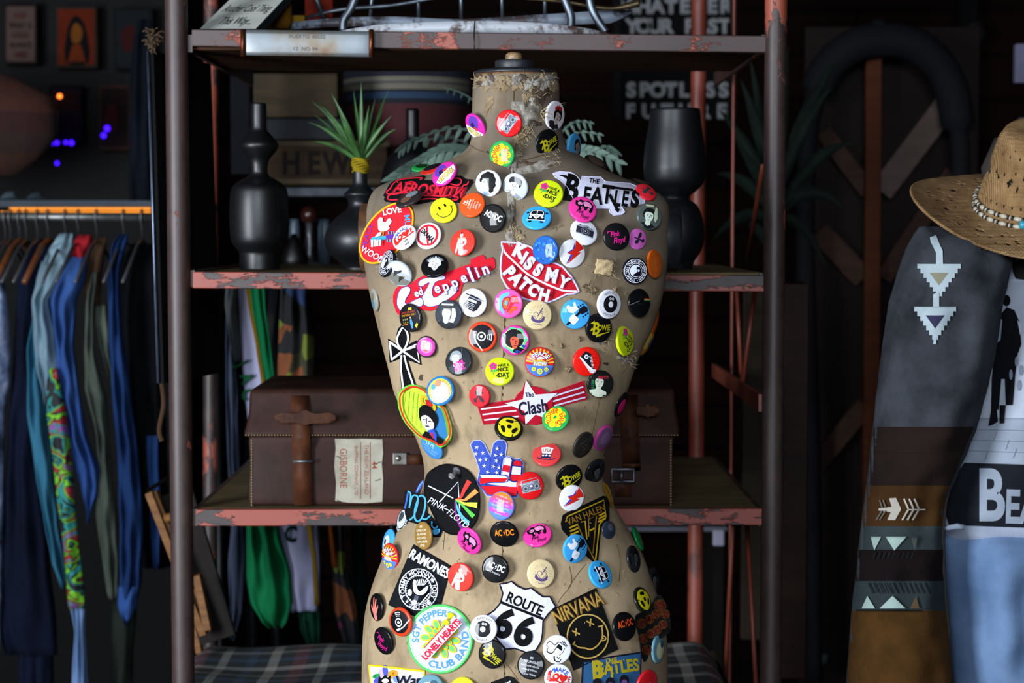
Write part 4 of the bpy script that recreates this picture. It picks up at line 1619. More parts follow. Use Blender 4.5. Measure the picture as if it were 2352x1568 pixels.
# ================================================================== push pins
def pushpin(x, y, dx, dy, mat, label):
    h, nn, ok = near(x, y)
    base = h - ray(x, y) * .0035
    r, u = RIGHT, Vector((0, 0, 1))
    ax = (r * dx + u * dy + Vector((0, -1, 0)) * .9).normalized()
    root = empty('push_pin', base, label, 'push pin')
    q = ax.to_track_quat('Z', 'Y').to_matrix().to_4x4()
    bm = bmesh.new()
    lathe(bm, [(.0052, 0), (.0056, .0012), (.0050, .0022), (.0026, .004), (.0024, .010), (.0036, .0125), (.0042, .0135), (.0040, .0148), (.001, .0152)], (0, 0, 0), 24)
    bm.transform(Matrix.Translation(base) @ q)
    put('pin_head', bm, mat, root)
    bm = bmesh.new()
    tube(bm, [base, base - ax * .008], .0005, 6)
    put('needle', bm, M('b8bcc4', 'm'), root)


glass, nt, bs = newmat('clear_plastic')
bs.inputs['Transmission Weight'].default_value = .92
bs.inputs['Roughness'].default_value = .06
bs.inputs['Base Color'].default_value = (.93, .95, 1, 1)
tc = coords(nt)
bump(nt, bs, noise(nt, tc, 200, 1), .05, .0005)
pushpin(1050, 1080, -.55, -.45, glass, 'clear plastic push pin at the top of the oval rainbow patch')
pushpin(1037, 1414, -.45, -.45, M('e4d41c', 'b'), 'yellow push pin in the round green rimmed patch')
# ================================================================== embroidered patches
def patch(label, center, outline, base, draw, border=None, bw=3.2, stiff=0.0, th=.0013, smooth=0, lift=0.0, lean=None, closed_border=True):
    """outline and artwork are laid out on the cloth surface the camera sees; the patch is a thick felt with raised stitching"""
    if smooth: outline = [(v.x, v.y) for v in cr([(x, y, 0) for x, y in outline], smooth, True)]
    cx, cy = center
    pc = near(cx, cy)[0]
    if lean is not None:
        v = -ray(cx, cy)
        pn = (v + RIGHT * lean[0] + Vector((0, 0, 1)) * lean[1]).normalized()
    else:
        pn = smooth_normal(cx, cy, 25)

    def t_at(x, y):
        d = ray(x, y)
        tp = (pc - CAM).dot(pn) / d.dot(pn)
        h = BVH.ray_cast(CAM, d)
        if h[0] is None: return tp
        th_ = (h[0] - CAM).length
        return th_ + (min(th_, tp) - th_) * stiff

    def place(x, y, off):
        return CAM + ray(x, y) * (t_at(x, y) - off)

    a = Art('t', -1)
    a.p(base, outline)
    draw(a)
    bm = a.bm(9)
    for v in bm.verts:
        v.co = place(v.co.x, v.co.y, th + lift + .00028 * v.co.z)
    n = len(outline)
    mi = a.mi(base)
    top = [bm.verts.new(place(x, y, th + lift + .0003)) for x, y in outline]
    bot = [bm.verts.new(place(x, y, lift * .5)) for x, y in outline]
    for i in range(n):
        bm.faces.new((top[i], top[(i + 1) % n], bot[(i + 1) % n], bot[i])).material_index = mi
    o = put('embroidered_patch', bm, a.mats)
    tag(o, label, 'patch', 'embroidered patches on the dress form')
    if border:
        pts = []
        for i in range(n):
            p, q = outline[i], outline[(i + 1) % n]
            k = max(1, int(sqrt((p[0] - q[0]) ** 2 + (p[1] - q[1]) ** 2) / 6))
            pts += [(p[0] + (q[0] - p[0]) * j / k, p[1] + (q[1] - p[1]) * j / k) for j in range(k)]
        b2 = bmesh.new()
        loop_tube(b2, [place(x, y, th * .8 + lift) for x, y in pts], bw * px_m / 2, 8)
        bo = put('stitched_border', b2, M(border, 't'), o)
    return o


def ell(cx, cy, rx, ry, sk=0.0, n=44):
    return [(cx + rx * cos(t), cy - ry * (sk * cos(t) + sqrt(1 - sk * sk) * sin(t))) for t in [2 * pi * k / n for k in range(n)]]


WT = 'dcdcf2'
BK = '08080a'


def d_aero(a):
    r, d = 'e22038', '7c1420'
    a.t(d, 'AEROSMITH', 984, 436, 24, -5, .86, .06, .35)
    a.t(r, 'AEROSMITH', 983, 435, 23, -5, .86, .01, .35)
    for q in ([(897, 432), (905, 420), (925, 411), (968, 408), (964, 413)], [(948, 430), (915, 444), (892, 445), (888, 440), (898, 432)], [(940, 452), (915, 458), (893, 458), (892, 450), (905, 444), (925, 443)],
              [(955, 460), (985, 456), (1010, 458), (1020, 462)], [(1035, 411), (1052, 409), (1060, 416), (1052, 425), (1036, 422), (1030, 418)], [(1076, 416), (1073, 423), (1064, 426), (1060, 434), (1048, 446), (1040, 450), (1052, 453), (1048, 459), (1038, 458)],
              [(930, 420), (945, 417), (955, 420)], [(962, 448), (990, 449), (1020, 450), (1036, 446)]):
        a.s(r, 3, q, 5)


patch('black patch with red swirling script on the left shoulder', (985, 435),
      [(880, 449), (894, 423), (905, 415), (941, 408), (972, 402), (978, 405), (973, 413), (990, 414), (1020, 404), (1038, 403), (1059, 403), (1071, 411), (1085, 412), (1087, 419), (1077, 434), (1065, 445), (1066, 453), (1054, 466), (1030, 466), (1013, 463), (997, 462), (962, 469), (931, 470), (885, 463), (881, 457), (884, 453)], BK, d_aero)


def d_beat(a):
    a.t(BK, 'B', 1313, 431, 56, -12, .72, .04)
    a.p(BK, [(1282, 401), (1300, 402), (1316, 412), (1310, 420), (1298, 408)])
    a.t(BK, 'E', 1348, 447, 34, -8, .7, .03)
    a.t(BK, 'A', 1371, 449, 36, -8, .8, .03)
    a.t(BK, 'T', 1395, 446, 40, -8, .75, .03)
    a.s(BK, 7, [(1400, 446), (1419, 483)])
    a.p(BK, [(1411, 480), (1424, 479), (1420, 489)])
    a.t(BK, 'L', 1418, 455, 34, -8, .65, .03)
    a.t(BK, 'E', 1436, 456, 34, -8, .62, .03)
    a.t(BK, 'S', 1459, 456, 36, -8, .75, .05)
    a.s(BK, 5, [(1385, 427), (1455, 436)])
    a.t(BK, 'THE', 1365, 415, 10, -8, .85, .03)


patch('lavender white patch with black lettering on the right shoulder', (1375, 445),
      [(1270, 398), (1285, 394), (1312, 396), (1324, 404), (1334, 416), (1337, 405), (1380, 407), (1390, 417), (1446, 421), (1463, 428), (1476, 444), (1481, 457), (1480, 467), (1453, 471), (1428, 475), (1435, 487), (1428, 492), (1410, 494), (1401, 487), (1399, 478), (1371, 478), (1347, 473), (1317, 458), (1303, 430), (1288, 414), (1274, 405)],
      WT, d_beat, 'd6d4f4', 3)


def d_wood(a):
    a.t('ececf8', 'LOVE', 900, 484, 13, 10, .95, .03)
    a.t('7a2a8c', 'PEACE', 843, 542, 12, 74, 1.15, .01)
    a.t('4a9ad8', 'MU', 936, 506, 13, -82, .95, .01)
    a.t('7a2a8c', 'SIC', 934, 545, 12, -100, .95, .01)
    a.t('ececf8', 'WOODS', 859, 586, 14, -30, .82, .01)
    a.t('ececf8', 'TOCK', 893, 594, 13, 12, .82, .01)
    a.p('ececf8', [(868, 515), (868, 505), (873, 499), (879, 501), (879, 508), (886, 510), (890, 503), (897, 502), (899, 510), (893, 519), (895, 524), (887, 530), (876, 531), (869, 527)], 3)
    a.s('e0a030', 4, [(881, 530), (878, 545)])
    a.p('3aa0d8', [(850, 549), (856, 544), (888, 541), (888, 549), (872, 553), (852, 560)])
    a.p('5a2a9c', [(886, 541), (915, 535), (915, 545), (887, 549)])
    for k in range(4):
        a.s('3aa0d8', 2.5, [(893 + k * 6, 538), (892 + k * 6, 531)])
        a.s('3aa0d8', 2.5, [(889 + k * 6, 549), (890 + k * 6, 556)])
        a.s('ececf8', 4.5, [(855 + k * 6, 550), (854 + k * 6, 567 - k)])
    a.p('ececf8', [(860, 545), (868, 535), (877, 531), (874, 541)])


patch('round red patch with yellow rim and white bird at the left chest', (888, 535), ell(888, 535, 61, 69, .5), 'd2202e', d_wood, 'eab01c', 5, 1.0, lean=(-.35, .1))


def d_zep(a):
    Bl = '4a3a90'
    Zp = [(960, 653), (967, 642), (985, 637), (1010, 631), (1021, 634), (1022, 640), (1012, 643), (1000, 648), (994, 660), (993, 674), (998, 683), (1012, 676), (1026, 665), (1040, 655), (1051, 655), (1052, 664), (1043, 676), (1022, 692), (1004, 701), (985, 704), (971, 697), (968, 686), (974, 672), (981, 660), (986, 649), (978, 652), (968, 658)]
    Lp = [(914, 676), (920, 664), (932, 658), (942, 661), (941, 672), (934, 683), (930, 694), (936, 698), (946, 692), (958, 686), (968, 684), (972, 694), (968, 703), (952, 704), (938, 709), (928, 716), (918, 712), (911, 697)]
    for q in (Zp, Lp):
        b = a.p('dfe0f4', q, 3)
        a.s(Bl, 1.3, b + [b[0]])
    a.t(Bl, 'ed', 961, 671, 17, 20, .85, .06)
    a.t('ececf8', 'ed', 961, 671, 17, 20, .85, .02)
    x, y = 1003, 661
    for ch, dx, sz in (('e', 0, 22), ('p', 16, 22), ('p', 33, 23), ('e', 50, 23), ('l', 64, 33), ('i', 76, 25), ('n', 91, 26)):
        yy = y - dx * .42 - (0 if ch != 'p' else -3)
        a.t(Bl, ch, x + dx * 1.22, yy - dx * .06, sz, 22, .86, .06)
        a.t('ececf8', ch, x + dx * 1.22, yy - dx * .06, sz, 22, .86, .025)


patch('red edged patch with white bulbous lettering slanting across the chest', (1020, 660),
      [(904, 694), (904, 678), (910, 663), (925, 652), (942, 654), (958, 642), (973, 634), (1023, 627), (1082, 606), (1082, 596), (1107, 586), (1113, 590), (1116, 597), (1130, 591), (1136, 598), (1137, 615), (1103, 633), (1099, 641), (1070, 645), (1061, 655), (1057, 675), (1045, 688), (1011, 706), (988, 713), (969, 710), (955, 712), (938, 723), (921, 726), (911, 716)], 'cf1c2e', d_zep, 'cf1c2e', 2.6)


def d_kiss(a):
    a.s(WT, 4.5, [(1153, 562), (1160, 580), (1181, 601), (1213, 630), (1246, 648), (1266, 657), (1294, 667), (1325, 669)], 4)
    for ch, x, y, s, r in (('K', 1193, 575, 30, -25), ('I', 1204, 592, 27, -30), ('S', 1216, 604, 28, -35), ('S', 1236, 620, 26, -32), ('M', 1267, 632, 28, -14), ('Y', 1295, 648, 24, -24),
                        ('P', 1170, 624, 26, -50), ('A', 1186, 640, 26, -50), ('T', 1205, 652, 27, -42), ('C', 1226, 666, 25, -36), ('H', 1250, 677, 25, -14)):
        a.t('b9b4e4', ch, x, y, s, r, .85, .075)
        a.t(WT, ch, x, y, s, r, .85, .05)


patch('red lips shaped patch with white lettering in the middle of the chest', (1236, 630),
      [(1152, 556), (1164, 556), (1189, 558), (1217, 566), (1236, 580), (1248, 596), (1262, 601), (1275, 604), (1292, 612), (1312, 635), (1324, 655), (1330, 669), (1318, 674), (1302, 675), (1275, 688), (1254, 696), (1228, 692), (1203, 685), (1180, 672), (1164, 658), (1153, 638), (1150, 615), (1152, 590), (1155, 574)], 'c01828', d_kiss, 'cfc8f2', 5)


def d_ankh(a):
    w = 'e6e6f0'
    a.s(w, 4.2, [(925, 805), (915, 793), (912, 778), (917, 764), (926, 752), (935, 764), (937, 780), (932, 795), (926, 805)], 4)
    a.s(w, 5, [(895, 783), (899, 826), (925, 805), (954, 795)])
    a.s(w, 5, [(895, 785), (925, 806), (963, 832), (957, 790), (925, 806)])
    a.s(w, 5, [(899, 826), (925, 806)])
    a.s(w, 4.2, [(922, 815), (921, 850), (926, 893)])
    a.s(w, 4.2, [(928, 815), (934, 840), (949, 884)])


patch('black and white looped cross patch on the left of the ribs', (925, 810),
      [(910, 770), (914, 755), (924, 744), (936, 752), (942, 768), (941, 780), (937, 791), (957, 781), (961, 800), (968, 838), (937, 827), (944, 850), (956, 885), (930, 894), (922, 893), (918, 850), (918, 824), (895, 833), (893, 805), (891, 777), (915, 793)], BK, d_ankh, None)


def d_sub(a):
    o = [(915, 911), (919, 900), (935, 887), (953, 885), (974, 894), (999, 920), (1021, 936), (1031, 961), (1037, 987), (1033, 1011), (1013, 1026), (996, 1016), (967, 1005), (946, 987), (928, 964), (917, 936)]
    a.p('2f74a8', [(998, 930), (1015, 940), (1027, 970), (1029, 1000), (1020, 1012), (1000, 1000), (990, 960)])
    a.p('6a9a28', [(1010, 930), (1020, 938), (1031, 970), (1034, 995), (1028, 1000), (1022, 965)])
    for k in range(6): a.s('8cc42c', 1.2, [(932 + k * 9, 895 + k * 3), (925 + k * 10, 955 + k * 7)])
    a.s('e0a820', 6, [(977, 932), (968, 922), (970, 912), (980, 912), (992, 920), (999, 938), (992, 943)], 4)
    a.p('c82420', [(976, 918), (986, 918), (994, 930), (988, 936), (980, 930)])
    a.p(BK, [(963, 938), (972, 930), (985, 932), (998, 945), (1005, 962), (1002, 976), (995, 985), (985, 962), (970, 960), (966, 968), (962, 952)], 3)
    a.p('d9d6ec', [(967, 958), (978, 953), (990, 962), (997, 975), (994, 985), (985, 992), (978, 985), (970, 973)], 3)
    for x, y in ((975, 963), (987, 967)): a.s(BK, 2, [(x - 3, y), (x + 3, y + 1)])
    a.s(BK, 1.2, [(980, 960), (979, 973), (983, 974)])
    a.s(BK, 2.4, [(977, 978), (985, 979)])
    a.p(BK, [(968, 1003), (976, 990), (984, 992), (1000, 998), (1018, 1010), (1020, 1020), (1008, 1024), (990, 1014)])
    a.p('3448b8', [(982, 988), (996, 985), (1003, 1000), (1002, 1014), (988, 998)])
    a.p('c82420', [(988, 992), (994, 994), (996, 1008), (990, 1000)])
    a.s('d03020', 4, [(x + (978 - x) * .05, y + (955 - y) * .05) for x, y in o + [o[0]]], 3)


patch('lime green oval patch with a dark haired man in blue, left of the waist', (975, 950),
      [(915, 911), (919, 900), (935, 887), (953, 885), (974, 894), (999, 920), (1021, 936), (1031, 961), (1037, 987), (1033, 1011), (1013, 1026), (996, 1016), (967, 1005), (946, 987), (928, 964), (917, 936)], 'b9dc3c', d_sub, '6cd03c', 4, 1.0, smooth=3, lean=(-.5, .0), lift=.002)


def d_clash(a):
    dk = 'a01026'
    for q in ([(1097, 930), (1182, 918), (1194, 964), (1111, 973)],):
        for k in range(3):
            t = .22 + k * .29
            a.s('d8d2ee', 3.6, [(q[0][0] + (q[3][0] - q[0][0]) * t + 4, q[0][1] + (q[3][1] - q[0][1]) * t), (q[1][0] + (q[2][0] - q[1][0]) * t, q[1][1] + (q[2][1] - q[1][1]) * t + 1)])
    for k in range(3):
        t = .3 + k * .3
        a.s('d8d2ee', 3.6, [(1265 + 9 * t, 901 + 34 * t), (1337 + 9 * t, 876 + 40 * t)])
    a.c('b4122a', 1227, 931, 43)
    a.p(WT, [(1208, 872), (1230, 906), (1281, 902), (1250, 930), (1258, 962), (1230, 952), (1207, 975), (1205, 944), (1160, 926), (1201, 917)])
    a.t('1c1a30', 'The', 1216, 906, 10, 4, .85, .02)
    a.t('1c1a30', 'Clash', 1224, 935, 29, 8, .72, .02)


patch('red and white striped banner patch with star and circle', (1225, 930),
      [(1097, 930), (1140, 924), (1182, 918), (1190, 905), (1201, 896), (1208, 872), (1216, 888), (1230, 888), (1246, 893), (1258, 903), (1300, 889), (1340, 875), (1345, 896), (1349, 916), (1310, 926), (1272, 937), (1268, 952), (1252, 969), (1232, 975), (1214, 973), (1205, 974), (1194, 964), (1150, 970), (1111, 974), (1104, 952)],
      'a81226', d_clash, 'c01c34', 2.4)


def d_hand(a):
    bl, w, r = '3a52b0', 'd6d4f0', 'cc1424'
    a.p(bl, [(1085, 1022), (1090, 1014), (1103, 1014), (1110, 1022), (1127, 1060), (1137, 1020), (1144, 1013), (1157, 1014), (1160, 1022), (1148, 1090), (1106, 1088), (1098, 1060)])
    for x, y in ((1095, 1027), (1093, 1042), (1109, 1040), (1102, 1056), (1116, 1055), (1112, 1070), (1120, 1084), (1142, 1030), (1138, 1045), (1151, 1044), (1140, 1058), (1133, 1071), (1146, 1074), (1141, 1085)):
        a.star(w, x, y, 6, rnd.uniform(-20, 20), .3)
    a.p(w, [(1156, 1053), (1163, 1049), (1172, 1051), (1176, 1058), (1170, 1100), (1150, 1094)])
    a.p(r, [(1156, 1067), (1174, 1070), (1171, 1085), (1153, 1081)])
    a.p(r, [(1180, 1060), (1187, 1056), (1197, 1060), (1198, 1070), (1178, 1068)])
    a.p(w, [(1177, 1070), (1197, 1073), (1196, 1090), (1174, 1089)])
    a.p(r, [(1173, 1090), (1195, 1091), (1188, 1103), (1177, 1105), (1170, 1098)])
    a.p(w, [(1102, 1089), (1160, 1091), (1170, 1104), (1190, 1107), (1192, 1120), (1110, 1110)])
    a.p(r, [(1102, 1097), (1166, 1098), (1160, 1106), (1125, 1107), (1102, 1112)])
    a.p(r, [(1104, 1115), (1188, 1118), (1186, 1138), (1120, 1135)])
    for q in ([(1102, 1089), (1160, 1091), (1167, 1100), (1160, 1107), (1125, 1108), (1104, 1114)], [(1176, 1058), (1170, 1096), (1178, 1106), (1190, 1104), (1198, 1092), (1200, 1070)], [(1153, 1052), (1148, 1088)], [(1127, 1050), (1125, 1078)]):
        a.s('22348c', 2, q, 3)


patch('stars and stripes patch shaped as a hand making the peace sign', (1140, 1085),
      [(1081, 1021), (1088, 1011), (1104, 1011), (1113, 1019), (1127, 1048), (1133, 1019), (1143, 1010), (1159, 1011), (1164, 1021), (1161, 1046), (1176, 1050), (1180, 1054), (1194, 1053), (1202, 1062), (1200, 1094), (1196, 1115), (1188, 1143), (1150, 1141), (1119, 1139), (1097, 1111), (1096, 1103), (1102, 1080), (1092, 1050)],
      '3a52b0', d_hand, 'b4b8ea', 2.6)


def d_oval(a):
    w = 'd8dcee'
    a.s(w, 2.6, [(983, 1115), (1041, 1144)])
    a.s(w, 2.6, [(1009, 1153), (1052, 1106), (1056, 1172)])
    for c, q, w1 in (('d83a34', [(1045, 1147), (1058, 1142), (1066, 1125), (1078, 1104)], 12), ('e0924a', [(1045, 1147), (1066, 1148), (1078, 1140), (1095, 1126)], 12), ('dce04a', [(1045, 1147), (1066, 1156), (1080, 1158), (1096, 1160)], 13),
                     ('58b848', [(1045, 1147), (1062, 1160), (1076, 1174), (1088, 1186)], 11), ('52b0c8', [(1045, 1147), (1052, 1170), (1062, 1188), (1076, 1202)], 12), ('7a2a78', [(1045, 1147), (1046, 1172), (1052, 1196), (1062, 1214)], 8)):
        a.s(c, 2, q, 6, w1)
    a.t(w, 'PINK', 1003, 1157, 15, -28, .9, .0, .15)
    a.s(w, 2, [(1012, 1163), (1032, 1172)])
    a.t(w, 'FLOYD', 1052, 1190, 15, -38, .85, .0, .15)


patch('black oval patch with white lines and fanned rainbow ribbons at the waist', (1035, 1145),
      [(976, 1115), (983, 1088), (1009, 1070), (1036, 1067), (1072, 1079), (1093, 1108), (1101, 1147), (1095, 1192), (1072, 1220), (1045, 1227), (1022, 1219), (1004, 1197), (986, 1160), (977, 1138)], '090a0c', d_oval, '060608', 4, .8, smooth=3, lift=.002)


def d_moody(a):
    b = '4aa4d8'
    a.s('3a62b8', 4, [(930, 1168), (937, 1132)])
    a.s(b, 3.6, [(936, 1128), (943, 1133), (942, 1150), (940, 1166)], 4)
    a.s(b, 3.6, [(942, 1160), (946, 1142), (953, 1137), (960, 1143), (958, 1162), (950, 1185), (940, 1194)], 5)
    a.s(b, 4, [(962, 1140), (970, 1138), (977, 1148), (975, 1170), (968, 1190), (960, 1197), (953, 1190), (953, 1170), (960, 1146)], 5)
    a.s(b, 3.4, [(968, 1190), (978, 1192), (986, 1186), (989, 1183)], 4)
    a.s(b, 3.6, [(992, 1197), (992, 1208), (1000, 1213), (1005, 1208)], 4)
    a.p(b, [(993, 1217), (1010, 1214), (1008, 1224), (1000, 1228), (994, 1225)], 3)


patch('black patch with looping light blue script at the left of the waist', (975, 1180),
      [(929, 1126), (940, 1126), (952, 1131), (965, 1133), (977, 1150), (983, 1178), (1001, 1195), (1017, 1218), (1011, 1233), (995, 1233), (986, 1212), (954, 1202), (936, 1197), (930, 1180), (928, 1155)], '08090c', d_moody, None, 3, 1.0, lean=(-.5, 0))
patch('narrow blue strip of felt curling behind the black script patch', (962, 1120), [(954, 1130), (962, 1112), (971, 1102), (974, 1106), (967, 1120), (958, 1132)], '3458b8', lambda a: a.s('7aa0e0', 2, [(957, 1128), (965, 1113), (972, 1104)]), None, 2, 1.0, lean=(-.5, 0))


def d_vh(a):
    g, g2 = 'b8961c', '8a6418'
    a.s(g, 3, [(1299, 1199), (1303, 1186), (1387, 1148), (1392, 1186), (1378, 1203)])
    a.t(g2, 'VAN HALEN', 1346, 1182, 15, 22, .78, .015)
    a.s(g2, 3, [(1326, 1202), (1340, 1236), (1367, 1288)])
    a.s(g, 3, [(1334, 1199), (1344, 1196), (1348, 1238)])
    a.s(g2, 3, [(1352, 1232), (1352, 1192), (1370, 1184), (1362, 1270)])
    a.s(g, 3, [(1377, 1203), (1368, 1285)])
    a.s(g, 4, [(1354, 1218), (1366, 1213)])
    for k in range(3):
        a.s(g, 4, [(1308 + k, 1212 + k * 8), (1327 + k, 1204 + k * 8)])
        a.s(g, 4, [(1376 - k, 1184 + k * 7), (1391, 1176 + k * 7)])


patch('black patch with gold winged lettering at the right of the waist', (1345, 1205),
      [(1288, 1201), (1292, 1183), (1303, 1176), (1345, 1157), (1385, 1138), (1394, 1140), (1400, 1154), (1399, 1197), (1381, 1211), (1374, 1290), (1365, 1293), (1349, 1279), (1308, 1236), (1290, 1215)], '080808', d_vh, None, 3, .7)
patch('dull gold leaf shaped patch behind the black and gold patch', (1396, 1145), [(1384, 1106), (1394, 1112), (1402, 1126), (1408, 1150), (1409, 1168), (1402, 1165), (1396, 1145), (1386, 1130)], '7a5c18', lambda a: a.s('4a3810', 2, [(1389, 1112), (1402, 1140), (1406, 1160)], 3), None, 2, 1.0, lean=(.6, 0))


def d_ram(a):
    w = 'dfe2ee'
    a.t(w, 'RAMONES', 987, 1294, 21, -29, .72, .04)
    cx, cy = 961, 1353
    a.rg(w, cx, cy, 44, 2.2, 47)
    a.rg(w, cx, cy, 30, 2.4, 33)
    for k in range(34):
        t = k * 2 * pi / 34
        a.s(w, 2.2, [(cx + 30 * cos(t), cy + 33 * sin(t)), (cx + 27 * cos(t + .1), cy + 30 * sin(t + .1))])
    for tx, an in (('JOHNNY', 72), ('JOEY', -8), ('DEE DEE', -82), ('TOMMY', 170)):
        a.at(w, tx, cx, cy, 37, an, 9.5, .02, ry=40)
    for an in (120, 28, -50, 225): a.star(w, cx + 37 * cos(radians(an)), cy - 40 * sin(radians(an)), 5)
    a.p(w, [(948, 1338), (951, 1330), (955, 1336), (958, 1350), (964, 1358), (972, 1352), (984, 1344), (980, 1358), (970, 1366), (960, 1366), (950, 1358)], 2)
    for k in range(7): a.s(w, 1.8, [(960 + k * 2.2, 1344), (954 + k * 5, 1329 + abs(k - 3) * .8)])
    a.c(w, 952, 1383, 6); a.c(w, 941, 1360, 5, 8); a.s(w, 2.4, [(964, 1388), (986, 1362)])
    a.p('4a5264', [(953, 1366), (962, 1369), (959, 1380), (950, 1376)])


patch('black rectangular patch with white lettering and round eagle emblem', (962, 1330),
      [(950, 1251), (992, 1275), (1035, 1300), (1022, 1350), (1008, 1402), (990, 1425), (955, 1415), (915, 1397), (893, 1388), (920, 1322)], '0d1016', d_ram, '090b0f', 3)


def d_pep(a):
    c, g, y, b = (1011, 1467), '6cc870', 'e6c024', '5a94d0'
    a.rg('8fe0a0', c[0], c[1], 68, 1.5, 72)
    a.at(b, 'SGT PEPPERS', c[0], c[1], 57, 126, 14.5, .03, sx=1.02, ry=60)
    a.at(b, 'CLUB BAND', c[0], c[1], 57, -50, 14.5, .03, inner=True, sx=1.15, ry=60)
    for s in (-1, 1):
        for k in range(5):
            t = radians(50 + s * 90 + (k - 2) * 34 + (0 if s > 0 else 0))
            x, yy = c[0] + 34 * cos(t), c[1] - 34 * sin(t)
            a.c(y, x, yy, 12.5, 8, degrees_(t)); a.c(g, x, yy, 9, 5, degrees_(t))
        for k in range(4):
            t = radians(50 + s * 90 + (k - 1.5) * 36)
            x, yy = c[0] + 21 * cos(t), c[1] - 21 * sin(t)
            a.c(y, x, yy, 8, 6, degrees_(t)); a.c(g, x, yy, 5.5, 3.5, degrees_(t))
    q = radians(47)
    ux, uy, vx, vy = cos(q), -sin(q), sin(q), cos(q)
    f = lambda u, v: (c[0] + ux * u + vx * v, c[1] + uy * u + vy * v)
    a.p('e6eaf6', [f(-56, -13), f(60, -13), f(60, 13), f(-56, 13)])
    for v in (-13, 13): a.s('c02a4c', 2.2, [f(-40 if v < 0 else -30, v), f(38 if v < 0 else 32, v)])
    a.t('cf2440', 'LONELY HEARTS', c[0] + 2, c[1] + 1, 13.5, 47, .8, .05)


def degrees_(t): return t * 180 / pi


patch('round white patch with green rim and ring of blue lettering', (1011, 1467), ell(1011, 1467, 73, 77, 0, 60), 'dfe6f6', d_pep, '56cc66', 6, lift=.0012)


def d_66(a):
    a.t(BK, 'ROUTE', 1205, 1386, 22, -23, .85, .03)
    a.s(BK, 6, [(1149, 1382), (1248, 1421)])
    a.t(BK, '6', 1158, 1431, 62, -18, .95, .045)
    a.t(BK, '6', 1205, 1449, 62, -18, .95, .045)


patch('white shield shaped road sign patch with black numerals', (1195, 1420),
      [(1148, 1341), (1162, 1339), (1175, 1335), (1189, 1346), (1206, 1353), (1220, 1350), (1234, 1361), (1247, 1370), (1263, 1370), (1276, 1393), (1259, 1409), (1247, 1426), (1246, 1454), (1242, 1474), (1230, 1493), (1210, 1498), (1182, 1488), (1162, 1490), (1145, 1471), (1128, 1448), (1117, 1414), (1136, 1401), (1150, 1384), (1155, 1362)],
      'dcdcf4', d_66, '1c1a2c', 4, lift=.0006)


def d_nir(a):
    g, d = 'b8944a', '6a4a1c'
    a.t(d, 'NIRVANA', 1327, 1395, 31, 23, .62, .05)
    a.t(g, 'NIRVANA', 1326, 1395, 31, 23, .62, .005)
    a.rg('c0a058', 1350, 1461, 47, 3.4, 50)
    for x, y in ((1323, 1451), (1356, 1429)):
        a.s(g, 3.4, [(x - 9, y - 3), (x + 9, y + 5)]); a.s(g, 3.4, [(x + 1, y - 9), (x - 1, y + 9)])
    a.s(g, 3.4, [(1316, 1478), (1330, 1486), (1345, 1488), (1356, 1491), (1370, 1484), (1381, 1470), (1384, 1455), (1382, 1438)], 5)
    a.s(g, 3.4, [(1374, 1439), (1386, 1436)]); a.s(g, 3, [(1315, 1480), (1321, 1473)])
    a.s(g, 3, [(1383, 1460), (1390, 1462), (1391, 1468), (1384, 1471), (1380, 1468)], 4); a.s(g, 2.4, [(1384, 1464), (1387, 1466)])


patch('black rectangular patch with gold lettering and crossed eyed face', (1345, 1440),
      [(1267, 1401), (1318, 1376), (1369, 1351), (1394, 1420), (1419, 1490), (1368, 1514), (1318, 1538), (1292, 1468)], '080807', d_nir, '0c0c0c', 3)


def d_bb(a):
    y = 'b0a020'
    a.t(y, 'THE', 1403, 1516, 12, 5, .9, .03)
    a.t(y, 'B', 1372, 1537, 38, 4, .8, .05)
    a.t(y, 'EATLES', 1420, 1531, 26, 7, .78, .04)
    a.s(y, 5, [(1404, 1530), (1406, 1556)])
    for x, h in ((1372, 1570), (1402, 1568), (1434, 1562)):
        a.c('17121c', x, h, 11, 13); a.c('6a4a8c', x, h + 6, 7, 8); a.p('201828', [(x - 14, h + 30), (x - 8, h + 16), (x + 8, h + 16), (x + 14, h + 30)])


patch('blue patch with yellow lettering and three dark haired heads at the bottom', (1405, 1545),
      [(1339, 1520), (1405, 1508), (1472, 1498), (1470, 1560), (1466, 1630), (1400, 1638), (1334, 1640), (1336, 1580)], '2c5a86', d_bb, '111428', 4)


def d_war(a):
    for c, x, y, rx, ry, r in (('c8a8dc', 878, 1545, 14, 9, 60), ('4a54b4', 885, 1540, 6, 14, 10), ('e8962a', 902, 1548, 12, 10, 30), ('2a9a4a', 864, 1552, 9, 5, 20), ('4a54b4', 866, 1562, 10, 6, 40), ('e0c02a', 862, 1575, 10, 7, 0), ('6a8ad8', 908, 1560, 5, 8, 30)):
        a.c(c, x, y, rx, ry, r)
    a.p(BK, [(870, 1552), (876, 1558), (884, 1549), (890, 1556), (897, 1550), (896, 1562), (902, 1575), (890, 1590), (872, 1588), (868, 1570)])
    a.c(WT, 885, 1563, 8, 5)
    a.t('101024', 'War', 937, 1562, 22, 2, 1.0, .02, .15)
    a.t('101024', 'is not healthy', 930, 1590, 10, 0, .8, 0)


patch('white patch with bright yellow rim and flower at the lower left corner', (912, 1560),
      [(848, 1527), (912, 1534), (975, 1541), (973, 1590), (970, 1640), (910, 1645), (860, 1645), (854, 1585)], 'e2e2ec', d_war, 'e8c81c', 5)


